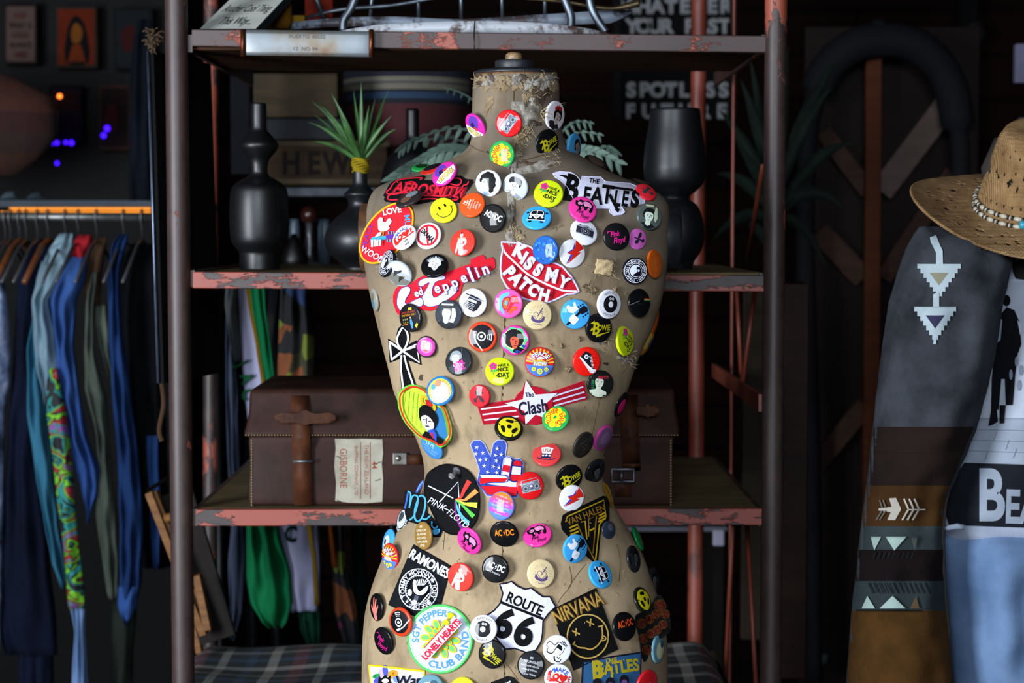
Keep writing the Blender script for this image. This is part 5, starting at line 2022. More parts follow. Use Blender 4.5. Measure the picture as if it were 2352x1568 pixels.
def d_gnr(a):
    r, o = '42100c', '54380f'
    rs = random.Random(2)
    for ch, x, y, s, ro in (('G', 1474, 1432, 22, 10), ('U', 1492, 1422, 20, 20), ('N', 1507, 1410, 20, 28), ('S', 1516, 1390, 26, 20), ('R', 1478, 1466, 22, 20), ('O', 1495, 1455, 20, 20), ('S', 1510, 1446, 20, 25), ('E', 1523, 1434, 20, 20), ('N', 1528, 1410, 20, 28), ('S', 1486, 1492, 22, 20)):
        a.rg(o, x, y, s * .5, 1.2)
        a.c(r, x, y, s * .45)
        a.t(o, ch, x, y, s * .8, ro, .75, .03)
        a.t('5c1410', ch, x, y, s * .75, ro, .7, .0)


patch('black patch with crowded dark red letters at the right hip edge', (1490, 1440),
      [(1459, 1418), (1467, 1409), (1491, 1399), (1500, 1384), (1506, 1372), (1516, 1367), (1527, 1385), (1535, 1406), (1540, 1442), (1527, 1459), (1512, 1468), (1499, 1479), (1487, 1510), (1479, 1519), (1472, 1497), (1468, 1462), (1461, 1437)], '120e0e', d_gnr, '1c1a1c', 2.4, 1.0, smooth=2, lean=(.55, 0))
patch('black patch with white letters cut by the bottom edge', (1155, 1575), [(1128, 1566), (1150, 1558), (1165, 1552), (1180, 1555), (1192, 1568), (1196, 1600), (1150, 1630), (1118, 1610)], '121214', lambda a: a.t('dcdce6', 'THE', 1160, 1578, 16, 25, .8, .04), None)
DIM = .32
# ================================================================== the room
def struct(name, lo, hi, mat):
    bm = bmesh.new()
    box(bm, lo, hi)
    return tag(put(name, bm, mat, smooth=False), kind='structure')


plank_wall, nt, bs = newmat('dark_stained_plank_wall')
v = coords(nt)
br = nt.nodes.new('ShaderNodeTexBrick')
br.inputs['Scale'].default_value = 1
br.inputs['Brick Width'].default_value = 2.2
br.inputs['Row Height'].default_value = .14
br.inputs['Mortar Size'].default_value = .006
br.inputs['Color1'].default_value = lin('2a1712')
br.inputs['Color2'].default_value = lin('3a2017')
br.inputs['Mortar'].default_value = lin('0a0606')
sw = nt.nodes.new('ShaderNodeCombineXYZ')
sp = nt.nodes.new('ShaderNodeSeparateXYZ')
nt.links.new(v, sp.inputs[0])
nt.links.new(sp.outputs[0], sw.inputs[0])
nt.links.new(sp.outputs[2], sw.inputs[1])
nt.links.new(sw.outputs[0], br.inputs[0])
nt.links.new(mixc(nt, noise(nt, coords(nt, (2, 2, 30)), 3), br.outputs[0], '140b08'), bs.inputs['Base Color'])
bs.inputs['Roughness'].default_value = .9
bs.inputs['Specular IOR Level'].default_value = .05
dark_wall = wood('dark_side_wall', '120d0c', '1e1513', (1, 1, 12))
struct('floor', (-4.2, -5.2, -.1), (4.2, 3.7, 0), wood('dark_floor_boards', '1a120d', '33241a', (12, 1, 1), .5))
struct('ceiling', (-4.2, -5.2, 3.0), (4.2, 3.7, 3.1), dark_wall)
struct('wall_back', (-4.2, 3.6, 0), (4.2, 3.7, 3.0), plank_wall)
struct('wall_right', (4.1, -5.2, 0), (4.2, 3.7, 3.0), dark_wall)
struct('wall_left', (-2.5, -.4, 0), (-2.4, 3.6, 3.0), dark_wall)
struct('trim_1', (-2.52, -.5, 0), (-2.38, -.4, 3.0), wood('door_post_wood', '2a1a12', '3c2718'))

# ================================================================== the shelf unit
DIM = .6
YF, YB = .25, .86
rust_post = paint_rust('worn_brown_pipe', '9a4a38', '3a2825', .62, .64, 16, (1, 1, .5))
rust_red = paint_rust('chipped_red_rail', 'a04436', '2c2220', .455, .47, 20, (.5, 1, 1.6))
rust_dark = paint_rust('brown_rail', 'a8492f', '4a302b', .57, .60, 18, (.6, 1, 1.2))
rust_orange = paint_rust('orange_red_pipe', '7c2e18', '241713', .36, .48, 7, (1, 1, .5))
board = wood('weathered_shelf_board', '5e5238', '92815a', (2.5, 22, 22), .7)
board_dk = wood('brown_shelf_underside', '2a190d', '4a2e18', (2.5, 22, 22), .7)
unit = empty('shelf_unit', (P(413, 784, YF).x, YF, 0), 'tall rusty metal shelf unit with chipped red rails behind the dress form', 'shelf')


def vpost(name, px, Y, r, mat, z0=0, z1=2.6, dx=0):
    bm = bmesh.new()
    x = P(px, 784, Y).x
    tube(bm, [(x + dx * (t - .5), Y, z0 + (z1 - z0) * t) for t in [k / 12 for k in range(13)]], r, 24)
    return put(name, bm, mat, unit)


vpost('front_post', 413, YF, .0160, rust_post)
vpost('front_post', 1776, YF, .0155, paint_rust('worn_brown_pipe_red_top', 'b0563f', '3a2825', .62, .64, 16, (1, 1, .5), (.80, .86, .16)))
vpost('rear_post', 485, YB, .0125, paint_rust('mostly_bare_pipe', '93422c', '2a1f1d', .53, .56, 9, (1, 1, .5)), dx=.03)
vpost('rear_post', 1601, YB, .0135, rust_orange)
vpost('rear_upright', 1681, YB, .003, rust_orange)


def rail(name, x0, y0, x1, y1, hh, Y, mat, th=.012):
    bm = bmesh.new()
    n = 30
    rings = []
    for i in range(n + 1):
        t = i / n
        a, b = P(x0 + (x1 - x0) * t, y0 + (y1 - y0) * t, Y), P(x0 + (x1 - x0) * t, y0 + hh + (y1 - y0) * t, Y)
        rings.append([bm.verts.new(q) for q in (a, b, b + Vector((0, th, 0)), a + Vector((0, th, 0)))])
    for i in range(n):
        for k in range(4): bm.faces.new((rings[i][k], rings[i][(k + 1) % 4], rings[i + 1][(k + 1) % 4], rings[i + 1][k]))
    bm.faces.new(rings[0][::-1])
    bm.faces.new(rings[-1])
    return put(name, bm, mat, unit, smooth=False, bevel=.0015)


rail('front_rail', 440, 67, 1762, 82, 39, YF - .004, rust_dark)
rail('front_rail', 443, 624, 1758, 632, 38, YF - .004, rust_red)
rail('front_rail', 450, 1170, 1752, 1168, 38, YF - .004, rust_red)


def boardp(name, py, yb, mat, x0=437, x1=1757, th=.018):
    z = P(1176, py, YF).z
    bm = bmesh.new()
    box(bm, (P(x0, 784, YF).x, YF + .009, z - th), (P(x1, 784, YF).x, yb, z))
    put(name, bm, mat, unit, smooth=False, bevel=.002)
    return z


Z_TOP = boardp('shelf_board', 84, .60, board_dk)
Z_MID = boardp('shelf_board', 626, .87, board)
Z_LOW = boardp('shelf_board', 1169, .86, board)
Z_BOT = P(1176, 1690, YF).z - .02
bm = bmesh.new()
box(bm, (P(437, 784, YF).x, YF + .009, Z_BOT - .02), (P(1757, 784, YF).x, .87, Z_BOT))
put('shelf_board', bm, board, unit, smooth=False)
xr, xl = P(1768, 784, YF).x, P(424, 784, YF).x
for (x, py, nm) in ((xr - .012, 925, 'side_rail'), (xl + .012, 640, 'side_rail'), (xr - .012, 100, 'side_rail'), (xl + .012, 100, 'side_rail'), (xr - .012, 648, 'side_rail'), (xr - .012, 1188, 'side_rail'), (xl + .012, 1188, 'side_rail')):
    z = P(1176, py, YF).z
    bm = bmesh.new()
    box(bm, (x - .003, YF, z - .012), (x + .003, YB, z + .012))
    put(nm, bm, rust_orange if py == 925 else rust_dark, unit, smooth=False)
for a, b in (((1752, 380, YF + .01), (1712, 628, .6)), ((1693, 668, .7), (1703, 880, .7)), ((1734, 668, .5), (1706, 880, .5)), ((1683, 1208, .55), (1664, 1600, .7)), ((1716, 1208, .45), (1738, 1600, .35))):
    bm = bmesh.new()
    tube(bm, [P(*a), P(*b)], .0035, 8)
    put('brace_rod', bm, rust_orange, unit)

# stamped metal tag bent over the top rail
tagm, nt, bs = newmat('heat_marked_steel')
v = coords(nt)
bs.inputs['Metallic'].default_value = .55
n1 = noise(nt, v, 14, 5)
cl = ramp(nt, n1, [(.25, '7c5a3c'), (.4, '8a8072'), (.55, '8f979c'), (.8, '9aa2a8')])
nt.links.new(cl, bs.inputs['Base Color'])
bs.inputs['Roughness'].default_value = .45
bump(nt, bs, noise(nt, v, 60, 5), .2, .001)
tg = empty('metal_tag', P(705, 100, YF - .02), 'grey stamped metal plate clamped on the top left rail', 'metal plate')
bm = bmesh.new()
n = 24
cols = []
for i in range(n + 1):
    t = i / n
    x = 556 + 302 * t
    bow = .004 * (1 - (2 * t - 1) ** 8)
    y0, y1 = 68 + 4 * t, 127 + 4 * t
    cols.append([bm.verts.new(P(x, y0 + (y1 - y0) * k / 6, YF - .014 - bow - .0015 * sin(k / 6 * pi))) for k in range(7)])
for i in range(n):
    for k in range(6): bm.faces.new((cols[i][k], cols[i][k + 1], cols[i + 1][k + 1], cols[i + 1][k]))
pl = put('plate', bm, tagm, tg)
pl.modifiers.new('thickness', 'SOLIDIFY').thickness = .0025
ta = Art('p', -1)
ta.t('6f7578', 'PUERTO 40502', 705, 84, 8, -1, 1.1, -.01)
ta.t('6f7578', '12  NO 94', 700, 112, 8, -1, 1.1, -.01)
bm = ta.bm(0)
for q in bm.verts: q.co = P(q.co.x, q.co.y, YF - .0205)
put('stamped_text', bm, ta.mats, tg)
for x in (558, 853):
    bm = bmesh.new()
    tube(bm, [P(x, 68, YF - .016), P(x, 98, YF - .017), P(x, 130, YF - .016)], .0035, 8)
    put('weld_seam', bm, M('8a4a2c', 'm'), tg)

# ================================================================== leather suitcase
lea = wood('dark_brown_leather', '251511', '452a22', (5, 5, 5), .56)
lea_l = wood('worn_strap_leather', '331b13', '643a22', (14, 14, 8), .56)
stitch = M('b09a78', 'p')
case = empty('suitcase', P(1060, 1165, .3), 'old dark brown leather suitcase with straps and a paper label on the lower shelf', 'suitcase')
S0, S1 = .275, .50


def quadbox(name, front, back, mat, parent, bevel=.004, sub=8):
    """front: 4 pixel corners (tl,tr,br,bl) with Y each; back the same"""
    bm = bmesh.new()
    f = [bm.verts.new(P(*q)) for q in front]
    b = [bm.verts.new(P(*q)) for q in back]
    for q in ((0, 1, 2, 3),): bm.faces.new([f[i] for i in q])
    bm.faces.new(b[::-1])
    for i in range(4): bm.faces.new((f[i], b[i], b[(i + 1) % 4], f[(i + 1) % 4]))
    bmesh.ops.subdivide_edges(bm, edges=bm.edges[:], cuts=sub, use_grid_fill=True)
    c = sum((q.co for q in bm.verts), Vector()) / len(bm.verts)
    for q in bm.verts:
        q.co += (q.co - c) * .004 * sin(q.co.x * 60 + q.co.z * 90)
    return put(name, bm, mat, parent, bevel=bevel)


k2 = (S1 + 2.336) / (S0 + 2.336)


def bk(x, y, Y=S1, Y0=S0):
    k = (Y + 2.336) / (Y0 + 2.336)
    return (1176 + (x - 1176) / k, 530 + (y - 530) / k, Y)


quadbox('case_body', [(573, 1000, S0), (1548, 1000, S0), (1545, 1161, S0), (570, 1161, S0)], [bk(573, 1000), bk(1548, 1000), bk(1545, 1161), bk(570, 1161)], lea, case)
quadbox('lid', [(576, 893, S0 + .012), (1550, 893, S0 + .012), (1562, 1004, S0 - .010), (560, 1004, S0 - .010)], [bk(576, 890), bk(1545, 890), bk(1552, 1004), bk(568, 1004)], lea, case, .006)
bm = bmesh.new()
for k in range(150):
    x = 563 + k * 6.65
    tube(bm, [P(x, 999, S0 - .0115), P(x + 4, 999, S0 - .0115)], .0009, 4)
for xx in (578, 1541):
    for k in range(24): tube(bm, [P(xx, 1010 + k * 6.4, S0 - .001), P(xx, 1014 + k * 6.4, S0 - .001)], .0013, 4)
put('stitching', bm, stitch, case)


def strap(x0, x1, ytop, ybot, name='strap'):
    bm = bmesh.new()
    pts = [(ytop, S0 + .007), (ytop + 30, S0 - .002), (ytop + 90, S0 - .015), (1008, S0 - .016), (1030, S0 - .008), (1080, S0 - .006), (ybot, S0 - .006)]
    L, R = [], []
    for i, (y, Y) in enumerate(pts):
        sft = (y - ytop) * .035
        L.append(bm.verts.new(P(x0 + sft, y, Y)))
        R.append(bm.verts.new(P(x1 + sft, y, Y)))
    for i in range(len(pts) - 1): bm.faces.new((L[i], L[i + 1], R[i + 1], R[i]))
    o = put(name, bm, lea_l, case)
    o.modifiers.new('thickness', 'SOLIDIFY').thickness = .004
    return o


strap(667, 709, 908, 1160)
strap(1424, 1465, 906, 1064)
# loop plates with rivets
for cx, cy, rx in ((702, 958, 72), (1487, 942, 26)):
    a = Art('p', -1)
    a.p(lea_l, [(cx - rx, cy), (cx - rx * .8, cy - 11), (cx - rx * .3, cy - 9), (cx, cy - 18), (cx + rx * .3, cy - 9), (cx + rx * .8, cy - 11), (cx + rx, cy), (cx + rx * .8, cy + 12), (cx + rx * .2, cy + 14), (cx, cy + 18), (cx - rx * .3, cy + 12), (cx - rx * .8, cy + 12)], 3)
    b = a.bm(12)
    for q in b.verts: q.co = P(q.co.x, q.co.y, S0 - .020 - .002 * cos((q.co.x - cx) / rx))
    o = put('loop_plate', b, a.mats, case)
    o.modifiers.new('thickness', 'SOLIDIFY').thickness = .003
    for dx in (-.75, .75):
        bm = bmesh.new()
        c = P(cx + dx * rx, cy + 2, S0 - .022)
        bmesh.ops.create_uvsphere(bm, u_segments=14, v_segments=8, radius=.0045, matrix=Matrix.Translation(c) @ Matrix.Diagonal((1, .5, 1, 1)))
        put('rivet', bm, M('9a7a5c', 'm'), o)


def buckle(x0, y0, x1, y1, Y, r=.002):
    bm = bmesh.new()
    loop_tube(bm, [P(x0, y0, Y), P(x1, y0, Y), P(x1, y1, Y), P(x0, y1, Y)], r, 8)
    tube(bm, [P((x0 + x1) / 2 - 2, y0, Y), P((x0 + x1) / 2 - 4, y1, Y - .003)], r * .8, 6)
    return put('buckle', bm, M('8d9096', 'm'), case)


buckle(1406, 1077, 1456, 1106, S0 - .009, .0028)
bm = bmesh.new()
box(bm, P(672, 1062, S0 - .013), P(719, 1056, S0 - .010))
put('buckle_bar', bm, M('b0b2b6', 'm'), case)
bm = bmesh.new()
box(bm, P(1413, 1140, S0 - .006), P(1450, 1100, S0 + .001))
put('buckle_tab', bm, lea_l, case)
bm = bmesh.new()
box(bm, P(902, 1068, S0 - .006), P(936, 1038, S0 + .001))
cl_ = put('clasp', bm, M('96928a', 'm'), case, smooth=False, bevel=.0015)
bm = bmesh.new()
bmesh.ops.create_uvsphere(bm, u_segments=14, v_segments=8, radius=.0045, matrix=Matrix.Translation(P(914, 1052, S0 - .006)))
put('clasp_stud', bm, M('d8d6d0', 'm'), cl_)
bm = bmesh.new()
box(bm, P(936, 1066, S0 - .010), P(975, 1044, S0 - .004))
put('clasp_tongue', bm, lea_l, case)
# paper label, lettering rotated a quarter turn
pp, nt, bs = newmat('aged_label_paper')
v = coords(nt)
nt.links.new(ramp(nt, noise(nt, v, 30, 6), [(.3, 'a09a86'), (.55, 'c2bda8')]), bs.inputs['Base Color'])
bs.inputs['Roughness'].default_value = .85
a = Art('p', -1)
a.p(pp, [(769, 1007), (800, 1008), (830, 1007), (878, 1009), (880, 1040), (877, 1065), (880, 1100), (878, 1152), (840, 1155), (800, 1154), (770, 1150), (772, 1110), (768, 1070), (771, 1030)])
red = 'a85040'
a.t(red, 'GISBORNE', 789, 1075, 17, -90, .78, .0)
a.t(red, 'THE NEW ZEALAND', 842, 1078, 9, -90, .95, .0)
a.t(red, 'SHIPPING COMPANY, LTD', 818, 1080, 7, -90, .95, .0)
a.t(red, '44', 860, 1068, 12, -90, .95, .02)
for x in (828, 850): a.s(red, 1.2, [(x, 1015), (x, 1145)])
for x, y in ((772, 1047), (876, 1060), (773, 1148), (874, 1100)): a.s('3a3a44', 1.5, [(x, y), (x + (10 if x < 800 else -12), y + 4)])
b = a.bm(0)
for q in b.verts: q.co = P(q.co.x, q.co.y, S0 - .0012 - .00012 * q.co.z)
lb = put('luggage_label', b, a.mats, case)
lb['label'] = 'cream paper label with red printing'

DIM = .75
# ================================================================== vases and plants on the middle shelf
vz = M('0e0f12', 'g')
vz2 = M('121418', 'g')


def vase(name, cx, Y, prof, mat, label, cat='vase', zbase=None):
    c = P(cx, 530, Y)
    zb_ = Z_MID if zbase is None else zbase
    s = (Y + 2.336) / F
    pr = []
    for py, r in prof: pr.append((r * s, P(cx, py, Y).z))
    z0 = pr[-1][1]
    pr[-1] = (pr[-1][0], zb_)
    pts = [(v_.x, v_.z) for v_ in cr([(r, 0, z) for r, z in pr], 5)]
    root = empty(name, (c.x, Y, zb_), label, cat)
    bm = bmesh.new()
    rim = pts[0]
    inner = [(rim[0] - .004, rim[1] - .03), (rim[0] - .004, rim[1] - .001), (rim[0] - .002, rim[1] + .001)]
    lathe(bm, inner + pts, (c.x, Y, 0), 48)
    put('vase_body', bm, mat, root)
    return root


vase('tall_vase', 596, .46, [(238, 18), (262, 18.5), (296, 19), (308, 27), (332, 45), (350, 37), (366, 24), (384, 20), (402, 22), (414, 42), (428, 60), (450, 66), (490, 68), (530, 67), (556, 63), (574, 50), (582, 46), (600, 46), (624, 46)], vz, 'tall matt black vase with stepped neck on the left of the middle shelf')
vase('bulb_vase', 1549, .48, [(251, 57), (290, 61), (335, 68), (366, 71), (392, 72), (420, 66), (440, 48), (452, 32), (458, 34), (472, 52), (500, 64), (540, 69), (575, 62), (600, 46), (624, 42)], vz2, 'large dark bottle shaped vase on the right of the middle shelf')
vase('round_vase', 828, .46, [(392, 17), (410, 17), (425, 19), (436, 28), (446, 38), (456, 31), (468, 27), (482, 33), (500, 56), (525, 76), (552, 83), (580, 74), (600, 52), (612, 44), (624, 44)], vz2, 'round black vase holding a spiky green plant')
vase('slim_vase', 948, .66, [(251, 15), (290, 15.5), (320, 17), (345, 40), (360, 55), (400, 70), (470, 78), (560, 70), (600, 52), (618, 50)], vz, 'narrow necked black vase behind the left shoulder of the dress form')

# spiky plant
gr, nt, bs = newmat('agave_leaf')
v = coords(nt)
nt.links.new(ramp(nt, noise(nt, v, 25, 3), [(.3, '24421f'), (.7, '4a7a3a')]), bs.inputs['Base Color'])
bs.inputs['Roughness'].default_value = .45
ag = empty('spiky_plant', P(828, 388, .46), 'spiky green artificial agave standing in the round black vase', 'plant')


def blade(x0, y0, x1, y1, w, dY, bend, mat, name='leaf', Y=.46, parent=None):
    a, b = P(x0, y0, Y), P(x1, y1, Y + dY)
    mid = (a + b) / 2 + Vector((0, 0, bend))
    n = 10
    bm = bmesh.new()
    rows_ = []
    for i in range(n + 1):
        t = i / n
        c = a * (1 - t) ** 2 + 2 * mid * t * (1 - t) + b * t * t
        tg_ = ((mid - a) * (1 - t) + (b - mid) * t).normalized()
        side = tg_.cross(Vector((.25, 1, 0.1))).normalized()
        ww = w * (.55 + 1.6 * t - 2.1 * t * t) if t < .55 else w * max(.02, (1 - t) * 1.75)
        up = side.cross(tg_).normalized()
        rows_.append([bm.verts.new(c - side * ww), bm.verts.new(c + up * ww * .45), bm.verts.new(c + side * ww), bm.verts.new(c + up * ww * .75)])
    for i in range(n):
        for k in range(4): bm.faces.new((rows_[i][k], rows_[i + 1][k], rows_[i + 1][(k + 1) % 4], rows_[i][(k + 1) % 4]))
    bm.faces.new(rows_[0][::-1]); bm.faces.new(rows_[-1])
    return put(name, bm, mat, parent or ag)


for (x1, y1, w, dY, be) in ((715, 232, 6, .02, .02), (733, 240, 7, -.02, .02), (760, 212, 8, .0, .01), (812, 208, 7, .03, 0), (830, 186, 8, -.01, 0), (862, 225, 7, .02, .0), (893, 205, 5, .04, .01), (903, 262, 7, -.02, .01), (910, 296, 8, .0, .015),
                           (706, 280, 6, .03, .02), (716, 325, 7, -.02, .015), (775, 250, 9, -.03, .01), (848, 240, 8, -.03, 0), (740, 290, 7, -.04, .015), (895, 320, 6, .03, .01), (792, 290, 10, -.05, 0), (720, 262, 5, .05, .01), (880, 250, 6, .05, .0)):
    blade(828 + rnd.uniform(-6, 6), 372, x1, y1, w * .0006, dY, be, gr)
bm = bmesh.new()
c = P(828, 380, .46)
for k in range(7):
    loop_tube(bm, [c + Vector((.0115 * cos(t) * (1 + .1 * sin(3 * t + k)), .0115 * sin(t), -.009 + k * .003 + .0015 * sin(2 * t + k))) for t in [2 * pi * q / 24 for q in range(24)]], .0018, 6)
put('yellow_binding', bm, M('9a8418', 'p'), ag)['label'] = 'yellow ribbed collar'
bm = bmesh.new()
tube(bm, [c + Vector((0, 0, -.04)), c + Vector((0, 0, .012))], .009, 10)
put('stem', bm, gr, ag)

# pale fern behind the neck
fern = empty('fern_plant', (P(1190, 600, .62).x, .62, Z_MID), 'pale green artificial fern spreading out behind the neck of the dress form', 'plant')
bm = bmesh.new()
lathe(bm, [(.045, Z_MID), (.06, Z_MID + .08), (.062, Z_MID + .09), (.055, Z_MID + .088)], (P(1190, 600, .62).x, .62, 0), 24)
put('pot', bm, vz, fern)
fl, nt, bs = newmat('pale_fern_leaf')
v = coords(nt)
nt.links.new(ramp(nt, noise(nt, v, 12, 3), [(.3, '2c4238'), (.7, '6f8a7c')]), bs.inputs['Base Color'])
bs.inputs['Roughness'].default_value = .7


def frond(pts, ll, Y=.62, drop=1.0, every=4):
    q = cr([P(x, y, Y + dy) for x, y, dy in pts], 8)
    bm = bmesh.new()
    tube(bm, q, .0016, 5)
    for i in range(6, len(q) - 1, every // 2):
        t = i / len(q)
        tg_ = (q[min(i + 1, len(q) - 1)] - q[i - 1]).normalized()
        for s in (-1, 1):
            L = ll * (1 - .5 * t)
            d = (tg_ * .7 + Vector((0, .35 * s, -.9 * drop if s > 0 else .35))).normalized()
            sd = d.cross(Vector((0, 1, .2))).normalized()
            rr = []
            for k in range(5):
                u_ = k / 4
                c_ = q[i] + d * L * u_ + Vector((0, 0, -.006 * u_ * u_))
                w_ = L * .17 * sin(pi * min(1, .12 + u_ * .88)) + .0006
                rr.append((bm.verts.new(c_ - sd * w_), bm.verts.new(c_ + Vector((0, -.0012, .0012))), bm.verts.new(c_ + sd * w_)))
            for k in range(4):
                for j in (0, 1): bm.faces.new((rr[k][j], rr[k][j + 1], rr[k + 1][j + 1], rr[k + 1][j]))
    put('frond', bm, fl, fern)


for pts, ll in (([(1185, 560, 0), (1140, 360, -.02), (1060, 296, -.03), (960, 318, -.03), (915, 345, -.03)], .022), ([(1185, 560, 0), (1120, 390, -.05), (1040, 345, -.06), (960, 375, -.06), (895, 415, -.05)], .040), ([(1185, 560, 0), (1130, 400, .02), (1050, 320, .02), (930, 330, .03)], .026),
                ([(1185, 560, 0), (1150, 300, .05), (1080, 225, .05), (1020, 200, .05)], .008), ([(1185, 560, 0), (1260, 360, 0), (1310, 285, -.02), (1362, 282, -.02)], .016), ([(1185, 560, 0), (1270, 380, 0), (1320, 308, -.02), (1385, 310, -.02)], .018),
                ([(1185, 560, 0), (1290, 380, -.04), (1350, 345, -.05), (1430, 378, -.05)], .034), ([(1185, 560, 0), (1300, 400, 0), (1380, 340, 0), (1420, 352, 0)], .02)):
    frond(pts, ll)

# ================================================================== plaid blanket on the bottom shelf
pl, nt, bs = newmat('plaid_wool')
v = coords(nt)
sp = nt.nodes.new('ShaderNodeSeparateXYZ')
nt.links.new(v, sp.inputs[0])


def bands(axis, f, stops):
    m = nt.nodes.new('ShaderNodeMath')
    m.operation = 'MULTIPLY'
    m.inputs[1].default_value = f
    nt.links.new(sp.outputs[axis], m.inputs[0])
    g = nt.nodes.new('ShaderNodeMath')
    g.operation = 'FRACT'
    nt.links.new(m.outputs[0], g.inputs[0])
    return ramp(nt, g.outputs[0], stops, True)


cx_ = bands(0, 6, [(0, '10161c'), (.14, '9a9a92'), (.22, '18242c'), (.4, '27425c'), (.5, '10161c'), (.62, 'a09a90'), (.72, '14201c'), (.86, '6a2a30')])
cy_ = bands(1, 7, [(0, '10161c'), (.16, 'a5a49c'), (.3, '141c24'), (.5, '284a66'), (.6, '12181e'), (.8, '8a8a84'), (.9, '101418')])
nt.links.new(mixc(nt, .5, cx_, cy_), bs.inputs['Base Color'])
bs.inputs['Roughness'].default_value = .95
bump(nt, bs, noise(nt, v, 500, 2), .6, .002)
zt = P(1176, 1466, .80).z
bm = bmesh.new()
x0, x1 = P(470, 784, .8).x - .03, P(1640, 784, .8).x + .01
NX, NY = 60, 24
g = []
for j in range(NY + 1):
    row = []
    for i in range(NX + 1):
        u_, w_ = i / NX, j / NY
        x = x0 + (x1 - x0) * u_
        y = YF + .02 + (.80 - YF - .02) * w_
        e = min(u_, 1 - u_, w_ * .6, (1 - w_) * .6) / .05
        z = zt - .055 * (1 - min(1, e)) ** 2 + .004 * sin(9 * u_ * 2 + 3 * w_) + .003 * sin(17 * w_ + 4 * u_)
        row.append(bm.verts.new((x, y, z)))
    g.append(row)
for j in range(NY):
    for i in range(NX): bm.faces.new((g[j][i], g[j][i + 1], g[j + 1][i + 1], g[j + 1][i]))
edge = [g[0][i] for i in range(NX + 1)] + [g[j][NX] for j in range(1, NY + 1)] + [g[NY][i] for i in range(NX - 1, -1, -1)] + [g[j][0] for j in range(NY - 1, 0, -1)]
low = [bm.verts.new((q.co.x, q.co.y, Z_BOT)) for q in edge]
m_ = len(edge)
for i in range(m_): bm.faces.new((edge[i], low[i], low[(i + 1) % m_], edge[(i + 1) % m_]))
bm.faces.new(low)
tag(put('plaid_blanket', bm, pl), 'folded dark green, white and blue plaid blanket on the bottom shelf', 'blanket')

# ================================================================== things on the top shelf
sg = empty('script_sign', P(560, 40, .33), 'white sign with black script leaning on the left of the top shelf', 'sign')
q4 = [P(456, 69, .29), P(588, 69, .26), P(668, -16, .40)]
q4.append(q4[0] + q4[2] - q4[1])
bm = bmesh.new()
A, B, C_, D_ = q4
nrm_ = (B - A).cross(D_ - A).normalized()
if nrm_.y > 0: nrm_ = -nrm_
f_ = [bm.verts.new(q + nrm_ * .0) for q in q4]
b_ = [bm.verts.new(q - nrm_ * .012) for q in q4]
bm.faces.new(f_); bm.faces.new(b_[::-1])
for i in range(4): bm.faces.new((f_[i], b_[i], b_[(i + 1) % 4], f_[(i + 1) % 4]))
put('sign_board', bm, M('2c3238', 'p'), sg, smooth=False)
a = Art('p', 1)
a.p(M('e6eae0', 'p'), [(.015, .015), (.985, .015), (.985, .99), (.015, .99)])
a.t('1a1c1e', 'Another Cool Thing', .50, .56, .19, 0, .36, .0, .35)
a.t('1a1c1e', 'This Way...', .52, .22, .19, 0, .46, .0, .35)
a.t('1a1c1e', 'We Have', .50, .88, .19, 0, .46, .0, .35)
b = a.bm(0)
for q in b.verts:
    u_, w_, l_ = q.co
    q.co = (A * (1 - u_) + B * u_) * (1 - w_) + (D_ * (1 - u_) + C_ * u_) * w_ + nrm_ * (.0006 + .0003 * l_)
put('sign_face', b, a.mats, sg)


def strip(name, pts, h, Y, mat, label, cat, parent=None, th=.003):
    """flat metal bar on edge following pixel points (x, ytop, yadd)"""
    bm = bmesh.new()
    q = cr([(x, y, dy) for x, y, dy in pts], 8)
    hs = h if isinstance(h, list) else [h] * len(q)
    hs = [interp([(i / (len(hs) - 1), hh) for i, hh in enumerate(hs)], k / (len(q) - 1))[0] for k in range(len(q))]
    R4 = []
    for v_, hh in zip(q, hs):
        a_, b_ = P(v_.x, v_.y, Y + v_.z), P(v_.x, v_.y + hh, Y + v_.z)
        R4.append([bm.verts.new(k) for k in (a_, b_, b_ + Vector((0, th, 0)), a_ + Vector((0, th, 0)))])
    for i in range(len(q) - 1):
        for k in range(4): bm.faces.new((R4[i][k], R4[i][(k + 1) % 4], R4[i + 1][(k + 1) % 4], R4[i + 1][k]))
    bm.faces.new(R4[0][::-1]); bm.faces.new(R4[-1])
    o = put(name, bm, mat, parent)
    if label: tag(o, label, cat)
    return o


wp = paint_rust('flaking_white_paint', 'b6bcc4', '5a4538', .38, .46, 14)
for m2 in (wp,):
    for n_ in m2.node_tree.nodes:
        if n_.type == 'VALTORGB' and abs(n_.color_ramp.elements[1].position - .75) < .01: n_.color_ramp.elements[1].color = lin('d0d4da')
gal = M('7d8792', 'm')
galp = paint_rust('dull_zinc_band', '7f8c9c', '3a4148', .44, .5, 9)
for n_ in galp.node_tree.nodes:
    if n_.type == 'VALTORGB' and abs(n_.color_ramp.elements[1].position - .75) < .01: n_.color_ramp.elements[1].color = lin('98a4b4')
strip('white_bar', [(775, 72, .03), (860, 58, .01), (960, 52, 0), (1090, 48, 0), (1230, 52, .01), (1330, 62, .02), (1400, 76, .04)], [6, 20, 27, 29, 26, 18, 4], .268, wp, 'long curved bar of flaking white paint lying on the front of the top shelf', 'metal bar')
fr = empty('wire_rack', P(1150, 70, .45), 'weathered grey metal frame with curved bands and rods on the top shelf', 'wire rack')
strip('curved_band', [(640, 55, .02), (760, 42, .0), (900, 38, 0), (1050, 44, 0), (1200, 36, 0), (1330, 28, 0), (1400, 22, 0), (1452, 24, .01)], [14, 20, 22, 20, 22, 28, 32, 5], .42, galp, None, None, fr)
